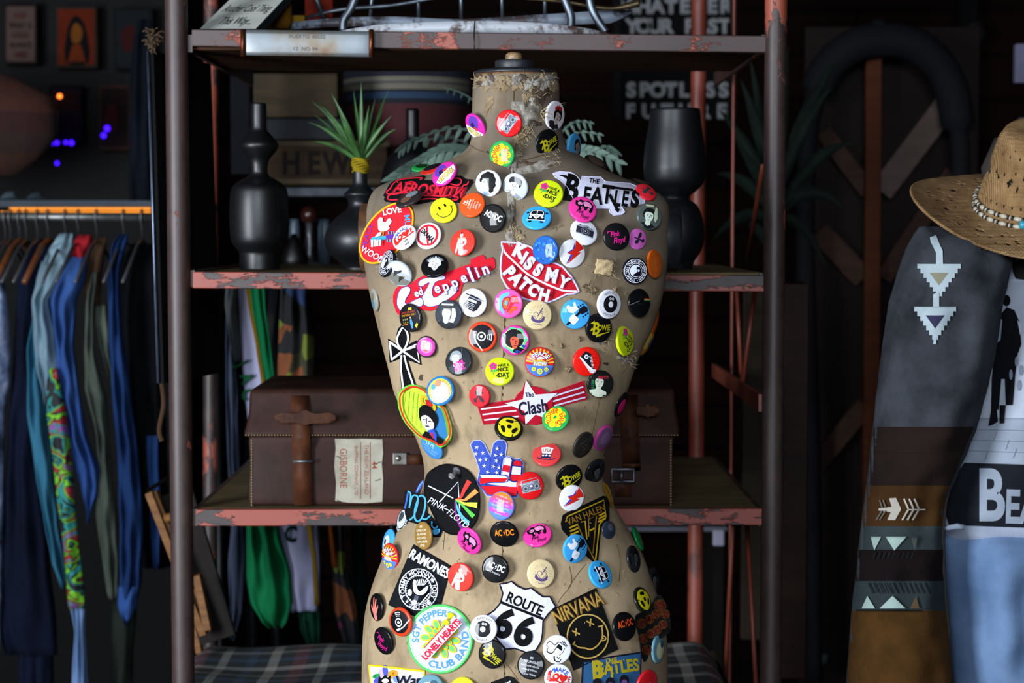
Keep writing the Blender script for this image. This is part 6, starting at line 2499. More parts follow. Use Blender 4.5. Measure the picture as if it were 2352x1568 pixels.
for x, x2, w in ((1058, 1060, .003), (1152, 1154, .003), (1252, 1252, .003), (960, 962, .003), (860, 850, .003), (705, 745, .004)):
    bm = bmesh.new()
    tube(bm, [P(x, -60, .45), P(x2, 46, .45)], w, 8)
    put('frame_rod', bm, gal, fr)
for pts in ([(1285, -30), (1302, 10), (1312, 40), (1310, 66)], [(1352, -20), (1358, 15), (1372, 45), (1392, 74)], [(822, -20), (806, 20), (790, 45), (788, 70)]):
    bm = bmesh.new()
    tube(bm, cr([P(x, y, .36) for x, y in pts], 6), .006, 8)
    put('frame_leg', bm, gal, fr)
strip('top_band', [(690, 40, .02), (780, 18, 0), (900, 8, 0), (1000, -10, 0)], 8, .44, gal, None, None, fr)
strip('top_band', [(1210, -6, 0), (1300, 0, 0), (1400, 14, 0), (1470, -4, 0)], [6, 8, 10, 20], .40, M('6a5a40', 'm'), None, None, fr)
bm = bmesh.new()
lathe(bm, [(.016, 0), (.019, .01), (.019, .035), (.014, .042)], P(641, 66, .42), 20)
o = put('straw_bundle', bm, cloth('yellow_straw_bristle', '7a5214', 'b98a24', 300, 900))
tag(o, 'round yellow straw bundle beside the leaning sign', 'brush')
bm = bmesh.new()
box(bm, P(668, 60, .44), P(705, 40, .47))
tag(put('ochre_box', bm, M('94701c', 'p'), smooth=False, bevel=.002), 'small ochre box behind the metal frame leg', 'box')
bm = bmesh.new()
box(bm, P(700, 62, .50), P(770, -40, .54))
tag(put('red_tin', bm, M('7a2412', 'p'), smooth=False, bevel=.002), 'orange red tin at the back of the top shelf', 'tin')
bm = bmesh.new()
tube(bm, cr([P(1091, 49, .262), P(1089, 80, .240), P(1090, 112, .240), P(1092, 122, .25)], 6), .0011, 6)
tag(put('hooked_wire', bm, M('4a423c', 'm')), 'thin dark wire hooked over the top rail above the dress form', 'wire')
DIM = .5
# ================================================================== back counter stack seen through the shelf
cd_ = wood('old_crate_wood', '241a10', '43331f', (3, 20, 20), .8)
cd2 = wood('grey_brown_crate_wood', '3a3226', '574a36', (3, 20, 20), .8)
yb = 1.08
back = empty('back_shelf', P(760, 620, yb), 'low grey metal shelf standing behind the round vase', 'shelf')
for y, th in ((428, .02), (618, .03)):
    bm = bmesh.new()
    a_, b_ = P(560, y, yb - .02), P(1120, y, yb - .02)
    box(bm, (a_.x, yb - .02, a_.z - th), (b_.x, yb + .40, a_.z))
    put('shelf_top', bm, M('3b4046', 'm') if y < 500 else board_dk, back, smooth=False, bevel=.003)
for px in (575, 1105):
    for Y in (yb, yb + .36):
        bm = bmesh.new()
        tube(bm, [(P(px, 784, yb).x, Y, 0), (P(px, 784, yb).x, Y, P(0, 428, yb).z - .01)], .012, 10)
        put('leg', bm, M('24282c', 'm'), back)
ZS = P(0, 428, yb - .02).z


def boxp(name, x0, y0, x1, y1, Y, dep, mat, label=None, cat=None, parent=None, bev=.003, group=None, ztop=None):
    bm = bmesh.new()
    a_, b_ = P(x0, y0, Y), P(x1, y1, Y)
    box(bm, (a_.x, Y, min(b_.z, a_.z)), (b_.x, Y + dep, a_.z))
    o = put(name, bm, mat, parent, smooth=False, bevel=bev)
    if label: tag(o, label, cat, group)
    return o


cr1 = empty('stencilled_crate', P(750, 427, yb), 'brown wooden crate with faded dark stencil letters behind the agave', 'crate')
boxp('crate_body', 612, 322, 890, 427, yb, .1, cd_, parent=cr1)
for y in (330, 416): boxp('slat', 606, y - 7, 896, y + 7, yb - .008, .010, cd2, parent=cr1, bev=.002)
a = Art('p', -1)
for i, ch in enumerate('HEWN'): a.t('17100c', ch, 668 + i * 52, 374, 50, 0, .8, .03)
b = a.bm(0)
for q in b.verts: q.co = P(q.co.x, q.co.y, yb - .0015)
put('stencil_lettering', b, a.mats, cr1)
boxp('grey_case', 590, 271, 800, 321, yb + .012, .08, M('33353a', 'p'), 'flat dark grey case lying on the stencilled crate', 'case', bev=.006)
boxp('plywood_crate', 581, 168, 776, 269, yb + .02, .07, cd2, 'plain olive brown plywood crate stacked on the grey case', 'crate')
drum, nt, bs = newmat('striped_woven_drum')
tc = nt.nodes.new('ShaderNodeTexCoord')
sp = nt.nodes.new('ShaderNodeSeparateXYZ')
nt.links.new(tc.outputs['Generated'], sp.inputs[0])
nt.links.new(ramp(nt, sp.outputs[2], [(0, '5a2028'), (.60, '0e1626'), (.635, '2c4a6c'), (.68, '0e1626'), (.70, '8a8474'), (.745, '3a4048'), (.755, '8a8474'), (.79, '161d33')], True), bs.inputs['Base Color'])
bs.inputs['Roughness'].default_value = .9
bump(nt, bs, noise(nt, tc.outputs['Object'], 200, 4), .6, .002)
bm = bmesh.new()
zt_ = P(0, 120, yb + .25).z
c = P(935, 300, yb + .26)
prof = [(.118, ZS), (.124, ZS + .03), (.126, (ZS + zt_) / 2), (.124, zt_ - .01), (.115, zt_), (.105, zt_ - .02)]
lathe(bm, prof, (c.x, c.y, 0), 48)
tag(put('striped_drum', bm, drum), 'round maroon and navy drum with cream stripe, behind the agave leaves', 'drum')
# lamp with chrome stem on the lower board
ZL = P(0, 618, yb - .02).z
lp = empty('chrome_lamp', (P(711, 600, yb + .05).x, yb + .05, ZL), 'small chrome stemmed lamp with a round brown knob, between the vases', 'lamp')
lx = P(711, 600, yb + .05).x
bm = bmesh.new()
lathe(bm, [(.03, ZL), (.03, ZL + .008), (.009, ZL + .014), (.0065, ZL + .03), (.0085, ZL + .045), (.0065, ZL + .06), (.0065, P(0, 512, yb).z)], (lx, yb + .05, 0), 20)
put('stem', bm, M('c9ccd2', 'm'), lp)
bm = bmesh.new()
bmesh.ops.create_uvsphere(bm, u_segments=20, v_segments=12, radius=.0165, matrix=Matrix.Translation((lx, yb + .05, P(0, 492, yb).z)))
put('knob', bm, wood('red_brown_knob', '2c1410', '4a241a', (8, 8, 8), .25), lp)
for x0, x1, lb in ((664, 690, 'pale blue glass jar left of the chrome lamp'), (731, 760, 'pale blue glass jar right of the chrome lamp')):
    bm = bmesh.new()
    c = P((x0 + x1) / 2, 600, yb + .10)
    r = (x1 - x0) / 2 * (yb + 2.436) / F
    lathe(bm, [(r, ZL), (r, P(0, 520, yb + .1).z), (r * .8, P(0, 512, yb + .1).z), (r * .85, P(0, 503, yb + .1).z)], (c.x, c.y, 0), 20)
    tag(put('glass_jar', bm, M('5f7686', 'g')), lb, 'jar', 'glass jars on the back shelf')
bm = bmesh.new()
lathe(bm, [(.022, ZL), (.026, ZL + .02), (.012, ZL + .05), (.004, ZL + .065)], (P(676, 590, yb + .0).x, yb + .0, 0), 16)
tag(put('black_cone', bm, M('0b0b0d', 'g')), 'small black cone shaped ornament in front of a glass jar', 'ornament')
boxp('dark_panel', 528, 165, 576, 400, yb + .25, .02, M('14171e', 'p'), 'dark narrow panel standing behind the tall vase', 'panel')  # a single dark panel, not a hinged screen

# ================================================================== letter board on the back wall
YW = 2.2
lbx = empty('letter_board', P(1545, 130, YW), 'black letter board with raised white capitals on the back wall', 'letter board')
boxp('board', 1410, -70, 1690, 272, YW, .03, M('0a0a0b', 'p'), parent=lbx, bev=.004)
for x0, x1 in ((1408, 1428), (1675, 1692)): boxp('frame_edge', x0, -72, x1, 274, YW - .012, .02, M('17181a', 'p'), parent=lbx)
a = Art('p', -1)
G_ = 'b9babe'
for tx, x0, y, adv in (('WHATEVER', 1447, 14, 31.5), ('YOUR PAST', 1452, 60, 26.5), ('YOU HAVE A', 1440, 110, 25.5), ('', 0, 0, 0), ('SPOTLESS', 1450, 206, 30.3), ('FUTURE', 1448, 255, 42)):
    for i, ch in enumerate(tx): a.t(G_, ch, x0 + i * adv, y, 31, 0, 1, .045)
b = a.bm(0)
for q in b.verts: q.co = P(q.co.x, q.co.y, YW - .010)
o = put('lettering', b, a.mats, lbx, smooth=False)
o.modifiers.new('thickness', 'SOLIDIFY').thickness = .005

# ================================================================== clothes hanging behind the shelf
def garment(label, cat, parts, name='hanging_garment', group=None):
    """parts: (partname, rows, Y, depth, material, folds, seed)"""
    r0 = parts[0]
    root = empty(name, P((r0[1][0][1] + r0[1][0][2]) / 2, r0[1][-1][0], r0[2]), label, cat, group)
    for i, p_ in enumerate(parts):
        bm = bmesh.new()
        loft(bm, p_[1], p_[2], p_[3], p_[5] if len(p_) > 5 else (6, .006), seed=i + len(label))
        put(p_[0], bm, p_[4], root)
    return root


def letter_on(root, ch, x, y, size, rot, Y, col, sx=.8):
    a = Art('p', -1)
    a.t(col, ch, x, y, size, rot, sx, .04)
    b = a.bm(0)
    for q in b.verts: q.co = P(q.co.x, q.co.y, Y)
    put('letter', b, a.mats, root).modifiers.new('thickness', 'SOLIDIFY').thickness = .002


YC = .985
green = cloth('green_satin_cloth', '0d6a3e', '15834e', 60, 500)
dgreen = cloth('dark_green_cloth', '0b3526', '10452f', 60, 500)
lav = cloth('pale_lavender_cloth', 'b4b6dc', 'cfd0ee', 60, 700)
gold_ = cloth('gold_stripe_cloth', '94741a', 'a8861f', 60, 700)
grey_k = cloth('grey_ribbed_knit', '6a7074', '8f9698', 80, 500, (90, '4e5458', 'Z'))
pin_ = cloth('pinstripe_blue_cloth', '4a5568', '66728a', 60, 700, (120, '2c3548', 'X'))
pw, nt, bs = newmat('patchwork_print_cloth')
v = coords(nt, (1, .3, 1))
vo = nt.nodes.new('ShaderNodeTexVoronoi')
vo.inputs['Scale'].default_value = 22
nt.links.new(v, vo.inputs['Vector'])
hs = nt.nodes.new('ShaderNodeSeparateColor')
nt.links.new(vo.outputs['Color'], hs.inputs[0])
nt.links.new(ramp(nt, hs.outputs[0], [(0, '0e0e12'), (.25, '3a3a1c'), (.38, '7a8a24'), (.5, '141420'), (.62, '7c1f5c'), (.7, '1c3a6c'), (.82, '8a4a1c'), (.9, '44788a')], True), bs.inputs['Base Color'])
bs.inputs['Roughness'].default_value = .9
g1 = garment('green, gold and lavender sports jacket hanging behind the shelf', 'jacket', [
    ('jacket_body', [(645, 546, 640), (800, 565, 625), (1000, 585, 640), (1200, 640, 735), (1400, 655, 735), (1402, 655, 735)], YC, .035, lav, (5, .008)),
    ('pale_panel', [(645, 546, 572), (740, 550, 588), (830, 556, 602), (900, 562, 610), (1050, 580, 612)], YC - .042, .006, lav, (2, .002)),
    ('stripe', [(645, 562, 572), (700, 570, 579), (800, 588, 597), (880, 600, 609), (1050, 612, 620)], YC - .050, .004, gold_, (3, .001)),
    ('green_panel', [(645, 571, 606), (700, 578, 610), (780, 592, 620), (880, 608, 632), (1050, 619, 636)], YC - .046, .008, green, (3, .003)),
    ('lower_panel', [(1150, 630, 726), (1200, 636, 728), (1300, 650, 734), (1385, 664, 730), (1402, 668, 728)], YC - .046, .012, lav, (3, .005)),
    ('sleeve', [(1080, 570, 640), (1200, 566, 636), (1320, 566, 668), (1380, 575, 672), (1430, 605, 660), (1440, 620, 650)], YC - .062, .024, green, (4, .012)),
    ('hem', [(1385, 680, 735), (1440, 690, 738), (1480, 705, 736)], YC - .01, .03, dgreen),
    ('back_stripe', [(1180, 700, 712), (1300, 718, 728), (1390, 722, 732)], YC - .062, .004, gold_, (2, .001))], 'varsity_jacket')
for ch, x, y, ro in (('J', 556, 835, -62), ('A', 567, 868, -68), ('C', 570, 905, -70)): letter_on(g1, ch, x, y, 28, ro, YC - .056, '1c6a44')
letter_on(g1, 'C', 668, 1226, 34, -4, YC - .064, '0f3a30')
garment('grey ribbed knit sleeve and blue pinstripe cloth at the left behind the shelf', 'shirt', [
    ('knit_sleeve', [(645, 519, 546), (700, 517, 545), (790, 528, 552), (830, 540, 553)], YC - .05, .02, grey_k, (3, .004)),
    ('shirt_body', [(720, 518, 530), (900, 518, 546), (1040, 522, 550), (1200, 532, 560), (1290, 524, 566), (1400, 530, 558), (1470, 527, 538)], YC - .02, .02, pin_, (4, .006))], 'striped_shirt')
garment('multicoloured patchwork print shirt hanging behind the shelf', 'shirt', [
    ('shirt_body', [(645, 646, 706), (660, 645, 708), (780, 640, 722), (870, 632, 720), (1000, 640, 740)], YC - .02, .03, pw, (4, .008))], 'printed_shirt')
garment('dark blue and orange patterned shirt hanging low behind the shelf', 'shirt', [
    ('shirt_body', [(1000, 750, 800), (1200, 754, 790), (1300, 762, 792), (1400, 768, 820), (1480, 790, 826)], YC, .02, pw, (4, .008)),
    ('orange_edge', [(1190, 753, 764), (1300, 762, 776), (1302, 763, 776)], YC - .03, .006, cloth('orange_cloth', '6a3210', '8a4416'), (2, .002))], 'printed_shirt')
garment('very dark green garment hanging beside the patterned shirt', 'shirt', [
    ('shirt_body', [(1000, 805, 850), (1250, 806, 838), (1480, 800, 850)], YC + .06, .02, cloth('blackish_green_cloth', '0c1a18', '142622'), (4, .008))], 'dark_shirt')
rb = empty('clothes_rail', P(700, 642, YC), 'dark rail carrying the clothes behind the shelf', 'clothes rail')
bm = bmesh.new()
ax_, bx_ = P(500, 642, YC), P(900, 642, YC)
tube(bm, [ax_, bx_], .008, 10)
put('rail', bm, M('1c1d20', 'm'), rb)
for q_ in (ax_, bx_):
    bm = bmesh.new()
    tube(bm, [(q_.x, YC, q_.z), (q_.x, YC, 0)], .010, 10)
    put('rail_post', bm, M('1c1d20', 'm'), rb)

DIM = .68
# ================================================================== the clothes rack at the left
YR = 1.15
lpost = P(-60, 500, YR)
rack = empty('clothes_rack', P(170, 500, YR), 'long pale clothes rail under a grey ledge at the left', 'clothes rack')
bm = bmesh.new()
tube(bm, [P(-120, 496, YR), P(398, 500, YR)], .0085, 16)
put('rail', bm, M('8c8e8c', 'm'), rack)
for px in (-110, 398):
    bm = bmesh.new()
    q_ = P(px, 498, YR)
    tube(bm, [(q_.x, YR, q_.z), (q_.x, YR, 0)], .011, 12)
    put('rail_post', bm, M('2a2c30', 'm'), rack)
boxp('ledge', -100, 459, 372, 476, YR + .10, .28, M('4a545e', 'p'), parent=rack)
lit = emit('warm_light_strip', 'ff9a2a', .75)
st = empty('light_strip', P(240, 483, YR + .09), 'glowing orange light strip under the grey ledge', 'light strip')
for k, (y0, y1) in enumerate(((476, 481.5), (484, 489))):
    boxp('light_tube', 0 if k else 20, y0, 346, y1, YR + .09, .012, lit, parent=st, bev=.002)

den_l = cloth('light_washed_denim', '6d8a9c', '8da8b4', 60, 700)
den_m = cloth('mid_blue_denim', '2c4a86', '3d5f9e', 60, 700)
den_d = cloth('dark_blue_denim', '172c54', '223e70', 60, 700)
den_p = cloth('pale_blue_denim', '6482ae', '85a2c8', 60, 700)
navy = cloth('navy_wool', '0b1020', '121a30', 60, 400)
teal_ = cloth('teal_blue_cotton', '2f6680', '3f7c96', 60, 500)
olive = cloth('faded_olive_canvas', '3c443c', '5a6358', 60, 500)
brownc = cloth('brown_canvas', '33241a', '4a3626', 60, 500)
redc = cloth('red_hood_cotton', '8a1820', 'a8222c', 60, 500)
blackc = cloth('black_wool_coat', '07080b', '0d0f14', 60, 500)
gf, nt, bs = newmat('graffiti_print_cloth')
v = coords(nt, (1, .3, 1))
vo = nt.nodes.new('ShaderNodeTexNoise')
vo.inputs['Scale'].default_value = 16
vo.inputs['Distortion'].default_value = 2.2
vo.inputs['Detail'].default_value = 1
nt.links.new(v, vo.inputs['Vector'])
nt.links.new(ramp(nt, vo.outputs['Fac'], [(0, '0a0c10'), (.38, '1a8a86'), (.44, '0a0a0c'), (.47, '78c81c'), (.53, '0c0c10'), (.56, 'a01c20'), (.61, '16807c'), (.66, '8a4a9c')], True), bs.inputs['Base Color'])
bs.inputs['Roughness'].default_value = .8
td, nt, bs = newmat('blue_white_tie_dye')
v = coords(nt)
nt.links.new(ramp(nt, noise(nt, v, 22, 3), [(.35, '1c2c4a'), (.55, '7a8cb4'), (.68, 'b8bcd8')]), bs.inputs['Base Color'])
bs.inputs['Roughness'].default_value = .9
RACK = [
    ('blue and white tie dyed shirt at the far left end of the rack', 'shirt', [('shirt_body', [(636, -40, 6), (680, -60, 16), (760, -60, 22), (860, -60, 24), (960, -60, 10), (1500, -70, 0)], YR - .02, .03, td, (4, .008))]),
    ('long navy coat near the left end of the rack', 'coat', [('coat_body', [(548, 90, 122), (580, 58, 130), (640, 44, 130), (800, 34, 110), (1000, 20, 85), (1250, 6, 110), (1450, 2, 130), (1500, 12, 132), (1502, 12, 132)], YR + .02, .04, navy, (4, .008)), ('coat_skirt', [(1440, 40, 120), (1568, 44, 122), (1700, 44, 122)], YR + .05, .03, navy)]),
    ('teal blue sleeve of a long shirt beside the navy coat', 'shirt', [('sleeve', [(690, 82, 104), (800, 64, 92), (950, 64, 108), (1100, 86, 122), (1200, 104, 132), (1290, 120, 148), (1330, 134, 150), (1350, 140, 148)], YR - .02, .03, teal_, (3, .008))]),
    ('light washed denim jacket with raised hood collar', 'jacket', [('hood', [(536, 138, 166), (548, 130, 168), (575, 112, 168), (605, 100, 158), (620, 104, 150)], YR - .03, .035, den_l, (3, .005)), ('jacket_body', [(600, 96, 150), (650, 84, 140), (690, 74, 110), (780, 78, 126), (850, 86, 134), (905, 100, 120), (930, 104, 112)], YR - .04, .03, den_l, (4, .007)),
      ('lower_edge', [(1385, 160, 196), (1450, 172, 196), (1520, 168, 200), (1700, 160, 215)], YR - .02, .02, den_p, (5, .006))]),
    ('bright multicoloured graffiti print sleeve', 'jacket', [('sleeve', [(846, 114, 130), (880, 108, 138), (940, 108, 152), (1050, 122, 164), (1150, 132, 172), (1250, 146, 182), (1340, 154, 192), (1390, 156, 194), (1396, 158, 193)], YR - .06, .03, gf, (2, .004))]),
    ('mid blue denim jacket with a red hood', 'jacket', [('hood', [(540, 176, 212), (555, 170, 212), (580, 166, 206), (600, 160, 196)], YR - .01, .03, redc, (3, .005)), ('jacket_body', [(590, 160, 200), (640, 132, 195), (690, 116, 175), (800, 128, 168), (900, 140, 182), (1000, 158, 200), (1080, 176, 230), (1130, 190, 226), (1180, 200, 208), (1200, 202, 206)], YR - .03, .04, den_m, (4, .009))]),
    ('brown and faded olive canvas jacket', 'jacket', [('collar', [(545, 228, 246), (590, 205, 240), (640, 195, 232), (700, 200, 230)], YR + .0, .03, brownc, (3, .004)), ('sleeve', [(625, 210, 222), (700, 198, 216), (800, 194, 216), (890, 195, 236), (905, 200, 244), (1000, 222, 250), (1100, 228, 256), (1180, 222, 268), (1280, 236, 272), (1360, 246, 270), (1375, 250, 266)], YR - .02, .03, olive, (3, .006)),
      ('jacket_body', [(700, 212, 246), (780, 228, 254), (860, 248, 262), (900, 252, 262)], YR + .01, .03, olive, (3, .006))]),
    ('long dark blue denim jacket with pointed cuff', 'jacket', [('jacket_body', [(538, 276, 294), (560, 258, 292), (620, 250, 275), (750, 250, 280), (900, 258, 300), (1050, 270, 318), (1200, 276, 330), (1330, 276, 326), (1380, 270, 316), (1410, 278, 302), (1436, 288, 294)], YR - .04, .04, den_d, (4, .009)), ('cuff', [(1345, 272, 318), (1390, 272, 314), (1425, 284, 298)], YR - .055, .03, den_m, (3, .004))]),
    ('black coat at the right end of the rack', 'coat', [('coat_body', [(560, 300, 350), (620, 270, 372), (800, 268, 376), (1100, 300, 385), (1300, 320, 392), (1302, 320, 392)], YR + .06, .04, blackc, (4, .008)), ('blue_lining', [(1000, 335, 362), (1200, 345, 372), (1290, 350, 366), (1310, 354, 360)], YR + .0, .01, den_d, (2, .004))]),
    ('dark grey green garment hanging low behind the denim', 'shirt', [('shirt_body', [(1300, 250, 285), (1400, 256, 312), (1500, 258, 305), (1700, 262, 300)], YR + .08, .03, cloth('grey_green_cloth', '1c221e', '2b332d'), (3, .006))])]
for lb, ct, ps in RACK: garment(lb, ct, ps, 'hanging_' + ct, 'clothes hanging on the left rack')
# hangers
hg, nt, bs = newmat('hanger_metal')
bs.inputs['Metallic'].default_value = .8
bs.inputs['Base Color'].default_value = (.12, .12, .13, 1)
bs.inputs['Roughness'].default_value = .4
wdh = wood('hanger_wood', '5a2f16', '7a4420', (20, 20, 20), .4)
for i, (x, wood_, lb) in enumerate(((12, 0, 'thin dark hanger at the far left of the rail'), (24, 0, 'thin metal hanger second from the left'), (44, 1, 'wooden hanger over the tie dyed shirt'), (60, 0, 'thin metal hanger over the navy coat'), (86, 0, 'thin dark hanger right of the navy coat'),
                      (110, 1, 'wooden hanger inside the hooded denim jacket'), (150, 0, 'dark hanger holding the light washed denim jacket'), (180, 0, 'dark hanger holding the red hooded jacket'), (222, 0, 'dark hanger holding the olive canvas jacket'), (284, 0, 'dark hanger holding the dark blue denim jacket'), (326, 0, 'dark hanger holding the black coat'))):
    q = P(x, 496, YR)
    root = empty('clothes_hanger', q, lb, 'hanger', 'hangers on the left rail')
    bm = bmesh.new()
    pts = [q + Vector((0, -.011 * cos(t), .011 * sin(t) + .0)) for t in [radians(-30 + k * 24) for k in range(9)]]
    pts += [q + Vector((.002, 0, -.02)), q + Vector((.002, 0, -.042))]
    pts = [q + Vector((0, .0125 * cos(radians(a_)), .0125 * sin(radians(a_)))) for a_ in range(-20, 200, 20)] + [q + Vector((0, -.011, -.012)), q + Vector((0, -.002, -.022)), q + Vector((0, 0, -.045))]
    tube(bm, pts, .0016, 6)
    put('hook', bm, hg, root)
    bm = bmesh.new()
    ap = q + Vector((0, 0, -.045))
    tube(bm, [ap + Vector((-.004, -.16, -.075)), ap + Vector((0, -.05, -.012)), ap, ap + Vector((0, .05, -.012)), ap + Vector((.004, .14, -.06))], .0055 if wood_ else .003, 8)
    put('arm', bm, wdh if wood_ else hg, root)

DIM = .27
# ================================================================== far left wall: pictures, lamps, parasol
YP = 2.4
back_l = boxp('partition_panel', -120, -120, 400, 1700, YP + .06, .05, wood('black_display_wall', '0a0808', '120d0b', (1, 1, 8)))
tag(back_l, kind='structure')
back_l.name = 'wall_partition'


def picture(label, x0, y0, x1, y1, frame, ground, draw):
    root = empty('framed_picture', P((x0 + x1) / 2, (y0 + y1) / 2, YP), label, 'picture', 'pictures on the dark wall')
    boxp('frame', x0, y0, x1, y1, YP, .05, M(frame, 'p'), parent=root)
    a = Art('p', -1)
    w, h = x1 - x0, y1 - y0
    a.p(ground, [(x0 + w * .08, y0 + h * .05), (x1 - w * .08, y0 + h * .05), (x1 - w * .08, y1 - h * .05), (x0 + w * .08, y1 - h * .05)])
    draw(a, x0, y0, w, h)
    b = a.bm(0)
    for q in b.verts: q.co = P(q.co.x, q.co.y, YP - .002 - .0004 * q.co.z)
    put('print', b, a.mats, root)


def dp1(a, x, y, w, h):
    for i, (c, t) in enumerate((('7a1a14', 'KEEP'), ('16110f', 'WHAT IS'), ('5a3020', 'GOOD'), ('16110f', 'ALWAYS'), ('7a1a14', 'HERE'))): a.t(c, t, x + w * .5, y + h * (.2 + .16 * i), h * .09, 0, .7, .02)


def dp2(a, x, y, w, h):
    a.p('0c0a10', [(x + w * .25, y + h * .9), (x + w * .3, y + h * .35), (x + w * .5, y + h * .15), (x + w * .72, y + h * .35), (x + w * .8, y + h * .9)], 3)
    a.p('b86a20', [(x + w * .38, y + h * .4), (x + w * .5, y + h * .27), (x + w * .64, y + h * .4), (x + w * .58, y + h * .58), (x + w * .42, y + h * .58)], 3)
    a.p('a84418', [(x + w * .3, y + h * .9), (x + w * .42, y + h * .62), (x + w * .6, y + h * .62), (x + w * .72, y + h * .9)])


def dp3(a, x, y, w, h):
    a.c('5a1a18', x + w * .4, y + h * .5, w * .2, h * .22)


picture('pale printed word poster at the top left corner', 8, 8, 86, 148, '2c2623', '8a7068', dp1)
picture('orange portrait print of a dark haired person in a pale frame', 126, 14, 224, 156, '4a3f38', '9a3410', dp2)
picture('dim grey print with a reddish shape, right of the orange portrait', 260, 18, 352, 160, '1e2226', '2a2e34', dp3)
picture('small pale framed print below the dim grey print', 226, 194, 300, 345, '5a3c34', '2c1a18', dp3)
picture('purple poster glowing under small blue lights', 112, 196, 190, 330, '140c18', '2a1038', lambda a, x, y, w, h: a.p('3c1420', [(x + w * .1, y + h * .1), (x + w * .9, y + h * .1), (x + w * .9, y + h * .45), (x + w * .1, y + h * .5)]))
bl = emit('violet_blue_bulb', '3a10ff', 3.5)
ob_ = emit('orange_bulb', 'ff7a2a', 4)
for i, (x, y, m_, r, lb) in enumerate(((120, 328, bl, 6.5, 'leftmost violet bulb of the short row under the purple poster'), (131, 328, bl, 6, 'second violet bulb of the short row under the purple poster'), (151, 327, bl, 5.5, 'third violet bulb of the short row under the purple poster'), (164, 328, bl, 7, 'rightmost violet bulb of the short row under the purple poster'),
                                   (246, 295, bl, 8, 'upper violet bulb beside the small framed print'), (238, 311, bl, 7, 'lower violet bulb beside the small framed print'), (45, 387, bl, 6, 'violet bulb under the orange parasol'), (131, 375, bl, 5.5, 'lone dim violet bulb below the row'), (137, 221, ob_, 6.5, 'single small orange bulb on the purple poster'))):
    bm = bmesh.new()
    bmesh.ops.create_uvsphere(bm, u_segments=12, v_segments=8, radius=r * (YP + 2.3) / F * .8, matrix=Matrix.Translation(P(x, y, YP + .05 if y > 340 else YP - .012)))
    tag(put('fairy_bulb', bm, m_), lb, 'bulb', 'small coloured bulbs on the dark wall')
um = empty('parasol', P(-20, 300, 1.9), 'orange and red fabric parasol hanging at the left edge', 'parasol')
fab, nt, bs = newmat('orange_red_banded_fabric')
tc = nt.nodes.new('ShaderNodeTexCoord')
sp = nt.nodes.new('ShaderNodeSeparateXYZ')
nt.links.new(tc.outputs['Generated'], sp.inputs[0])
nt.links.new(mixc(nt, noise(nt, coords(nt), 30, 5), ramp(nt, sp.outputs[2], [(0, '7a3a12'), (.22, '5c2c24'), (.42, '6a0e0c'), (.62, '8a3c12'), (.85, '9c4018')], True), '2a100a'), bs.inputs['Base Color'])
bs.inputs['Roughness'].default_value = .9
bm = bmesh.new()
pr = []
for y, x in ((165, 2), (185, 40), (215, 100), (250, 109), (310, 106), (330, 92), (365, 60), (400, 10)):
    pr.append(((x + 90) * 4.24 / F, P(0, y, 1.9).z))
lathe(bm, pr, (P(-90, 300, 1.9).x, 1.9 + .1, 0), 16, sy=.5)
put('canopy', bm, fab, um)

DIM = .6
# items on the ledge
for x0, x1, y0, c, lb in ((0, 45, 440, '5a6a74', 'pale patterned sneaker at the left end of the grey ledge'), (60, 120, 442, '4a5a64', 'pale patterned sneaker beside the first on the grey ledge')):
    bm = bmesh.new()
    loft(bm, [(y0, x0 + 18, x0 + 34), (y0 + 6, x0 + 8, x0 + 36), (y0 + 13, x0 + 2, x1 - 4), (459, x0, x1)], YR + .2, .04, folds=(2, .002))
    o = tag(put('sneaker', bm, M(c, 'p')), lb, 'shoe', 'sneakers on the ledge')

# leaning mirror edge and raffia knot by the left post
pn = empty('leaning_mirror', P(360, 870, .42), 'tall dark panel with a thin pale edge leaning beside the left post', 'panel')
bm = bmesh.new()
A, B = P(340, 118, .40), P(364, 880, .36)
for q0, q1 in ((A, B),):
    v8 = []
    for q in (q0, q1):
        v8.append([bm.verts.new(q + Vector(o_)) for o_ in ((0, 0, 0), (.052, .20, 0), (.060, .20, 0), (.008, 0, 0))])
    for k in range(4): bm.faces.new((v8[0][k], v8[0][(k + 1) % 4], v8[1][(k + 1) % 4], v8[1][k]))
    bm.faces.new(v8[0]); bm.faces.new(v8[1][::-1])
put('panel_body', bm, M('0c0d10', 'p'), pn, smooth=False)
bm = bmesh.new()
tube(bm, [A + Vector((0, -.002, 0)), B + Vector((0, -.002, 0))], .0022, 8)
put('metal_edge', bm, M('8a98b4', 'm'), pn)
bm = bmesh.new()
r_ = random.Random(9)
for k in range(60):
    c = P(352 + r_.uniform(-10, 10), 92 + r_.uniform(-16, 20), .38)
    d = Vector((r_.uniform(-1, 1), r_.uniform(-1, .3), r_.uniform(-1, 1))).normalized()
    tube(bm, [c, c + d * .006 + Vector((0, 0, .003)), c + d * .013], .0011, 4)
tag(put('raffia_knot', bm, M('5c4a38', 'p'), pn), kind='stuff')
dk = garment('dark blue black dress hanging above the rack beside the pale edge', 'dress', [
    ('dress_body', [(45, 318, 345), (90, 306, 350), (170, 300, 352), (300, 298, 350), (460, 296, 352)], YR + .1, .04, cloth('midnight_cloth', '0a0e16', '101722'), (3, .006))], 'hanging_dress')
bm = bmesh.new()
tube(bm, cr([P(372, 880, .38), P(376, 930, .39), P(366, 985, .38), P(372, 1012, .38)], 6), [.004] * 18 + [.005], 8)
tag(put('brown_rope', bm, cloth('brown_rope', '2c2018', '4a3628', 300, 900)), 'short brown rope hanging by the left post', 'rope')

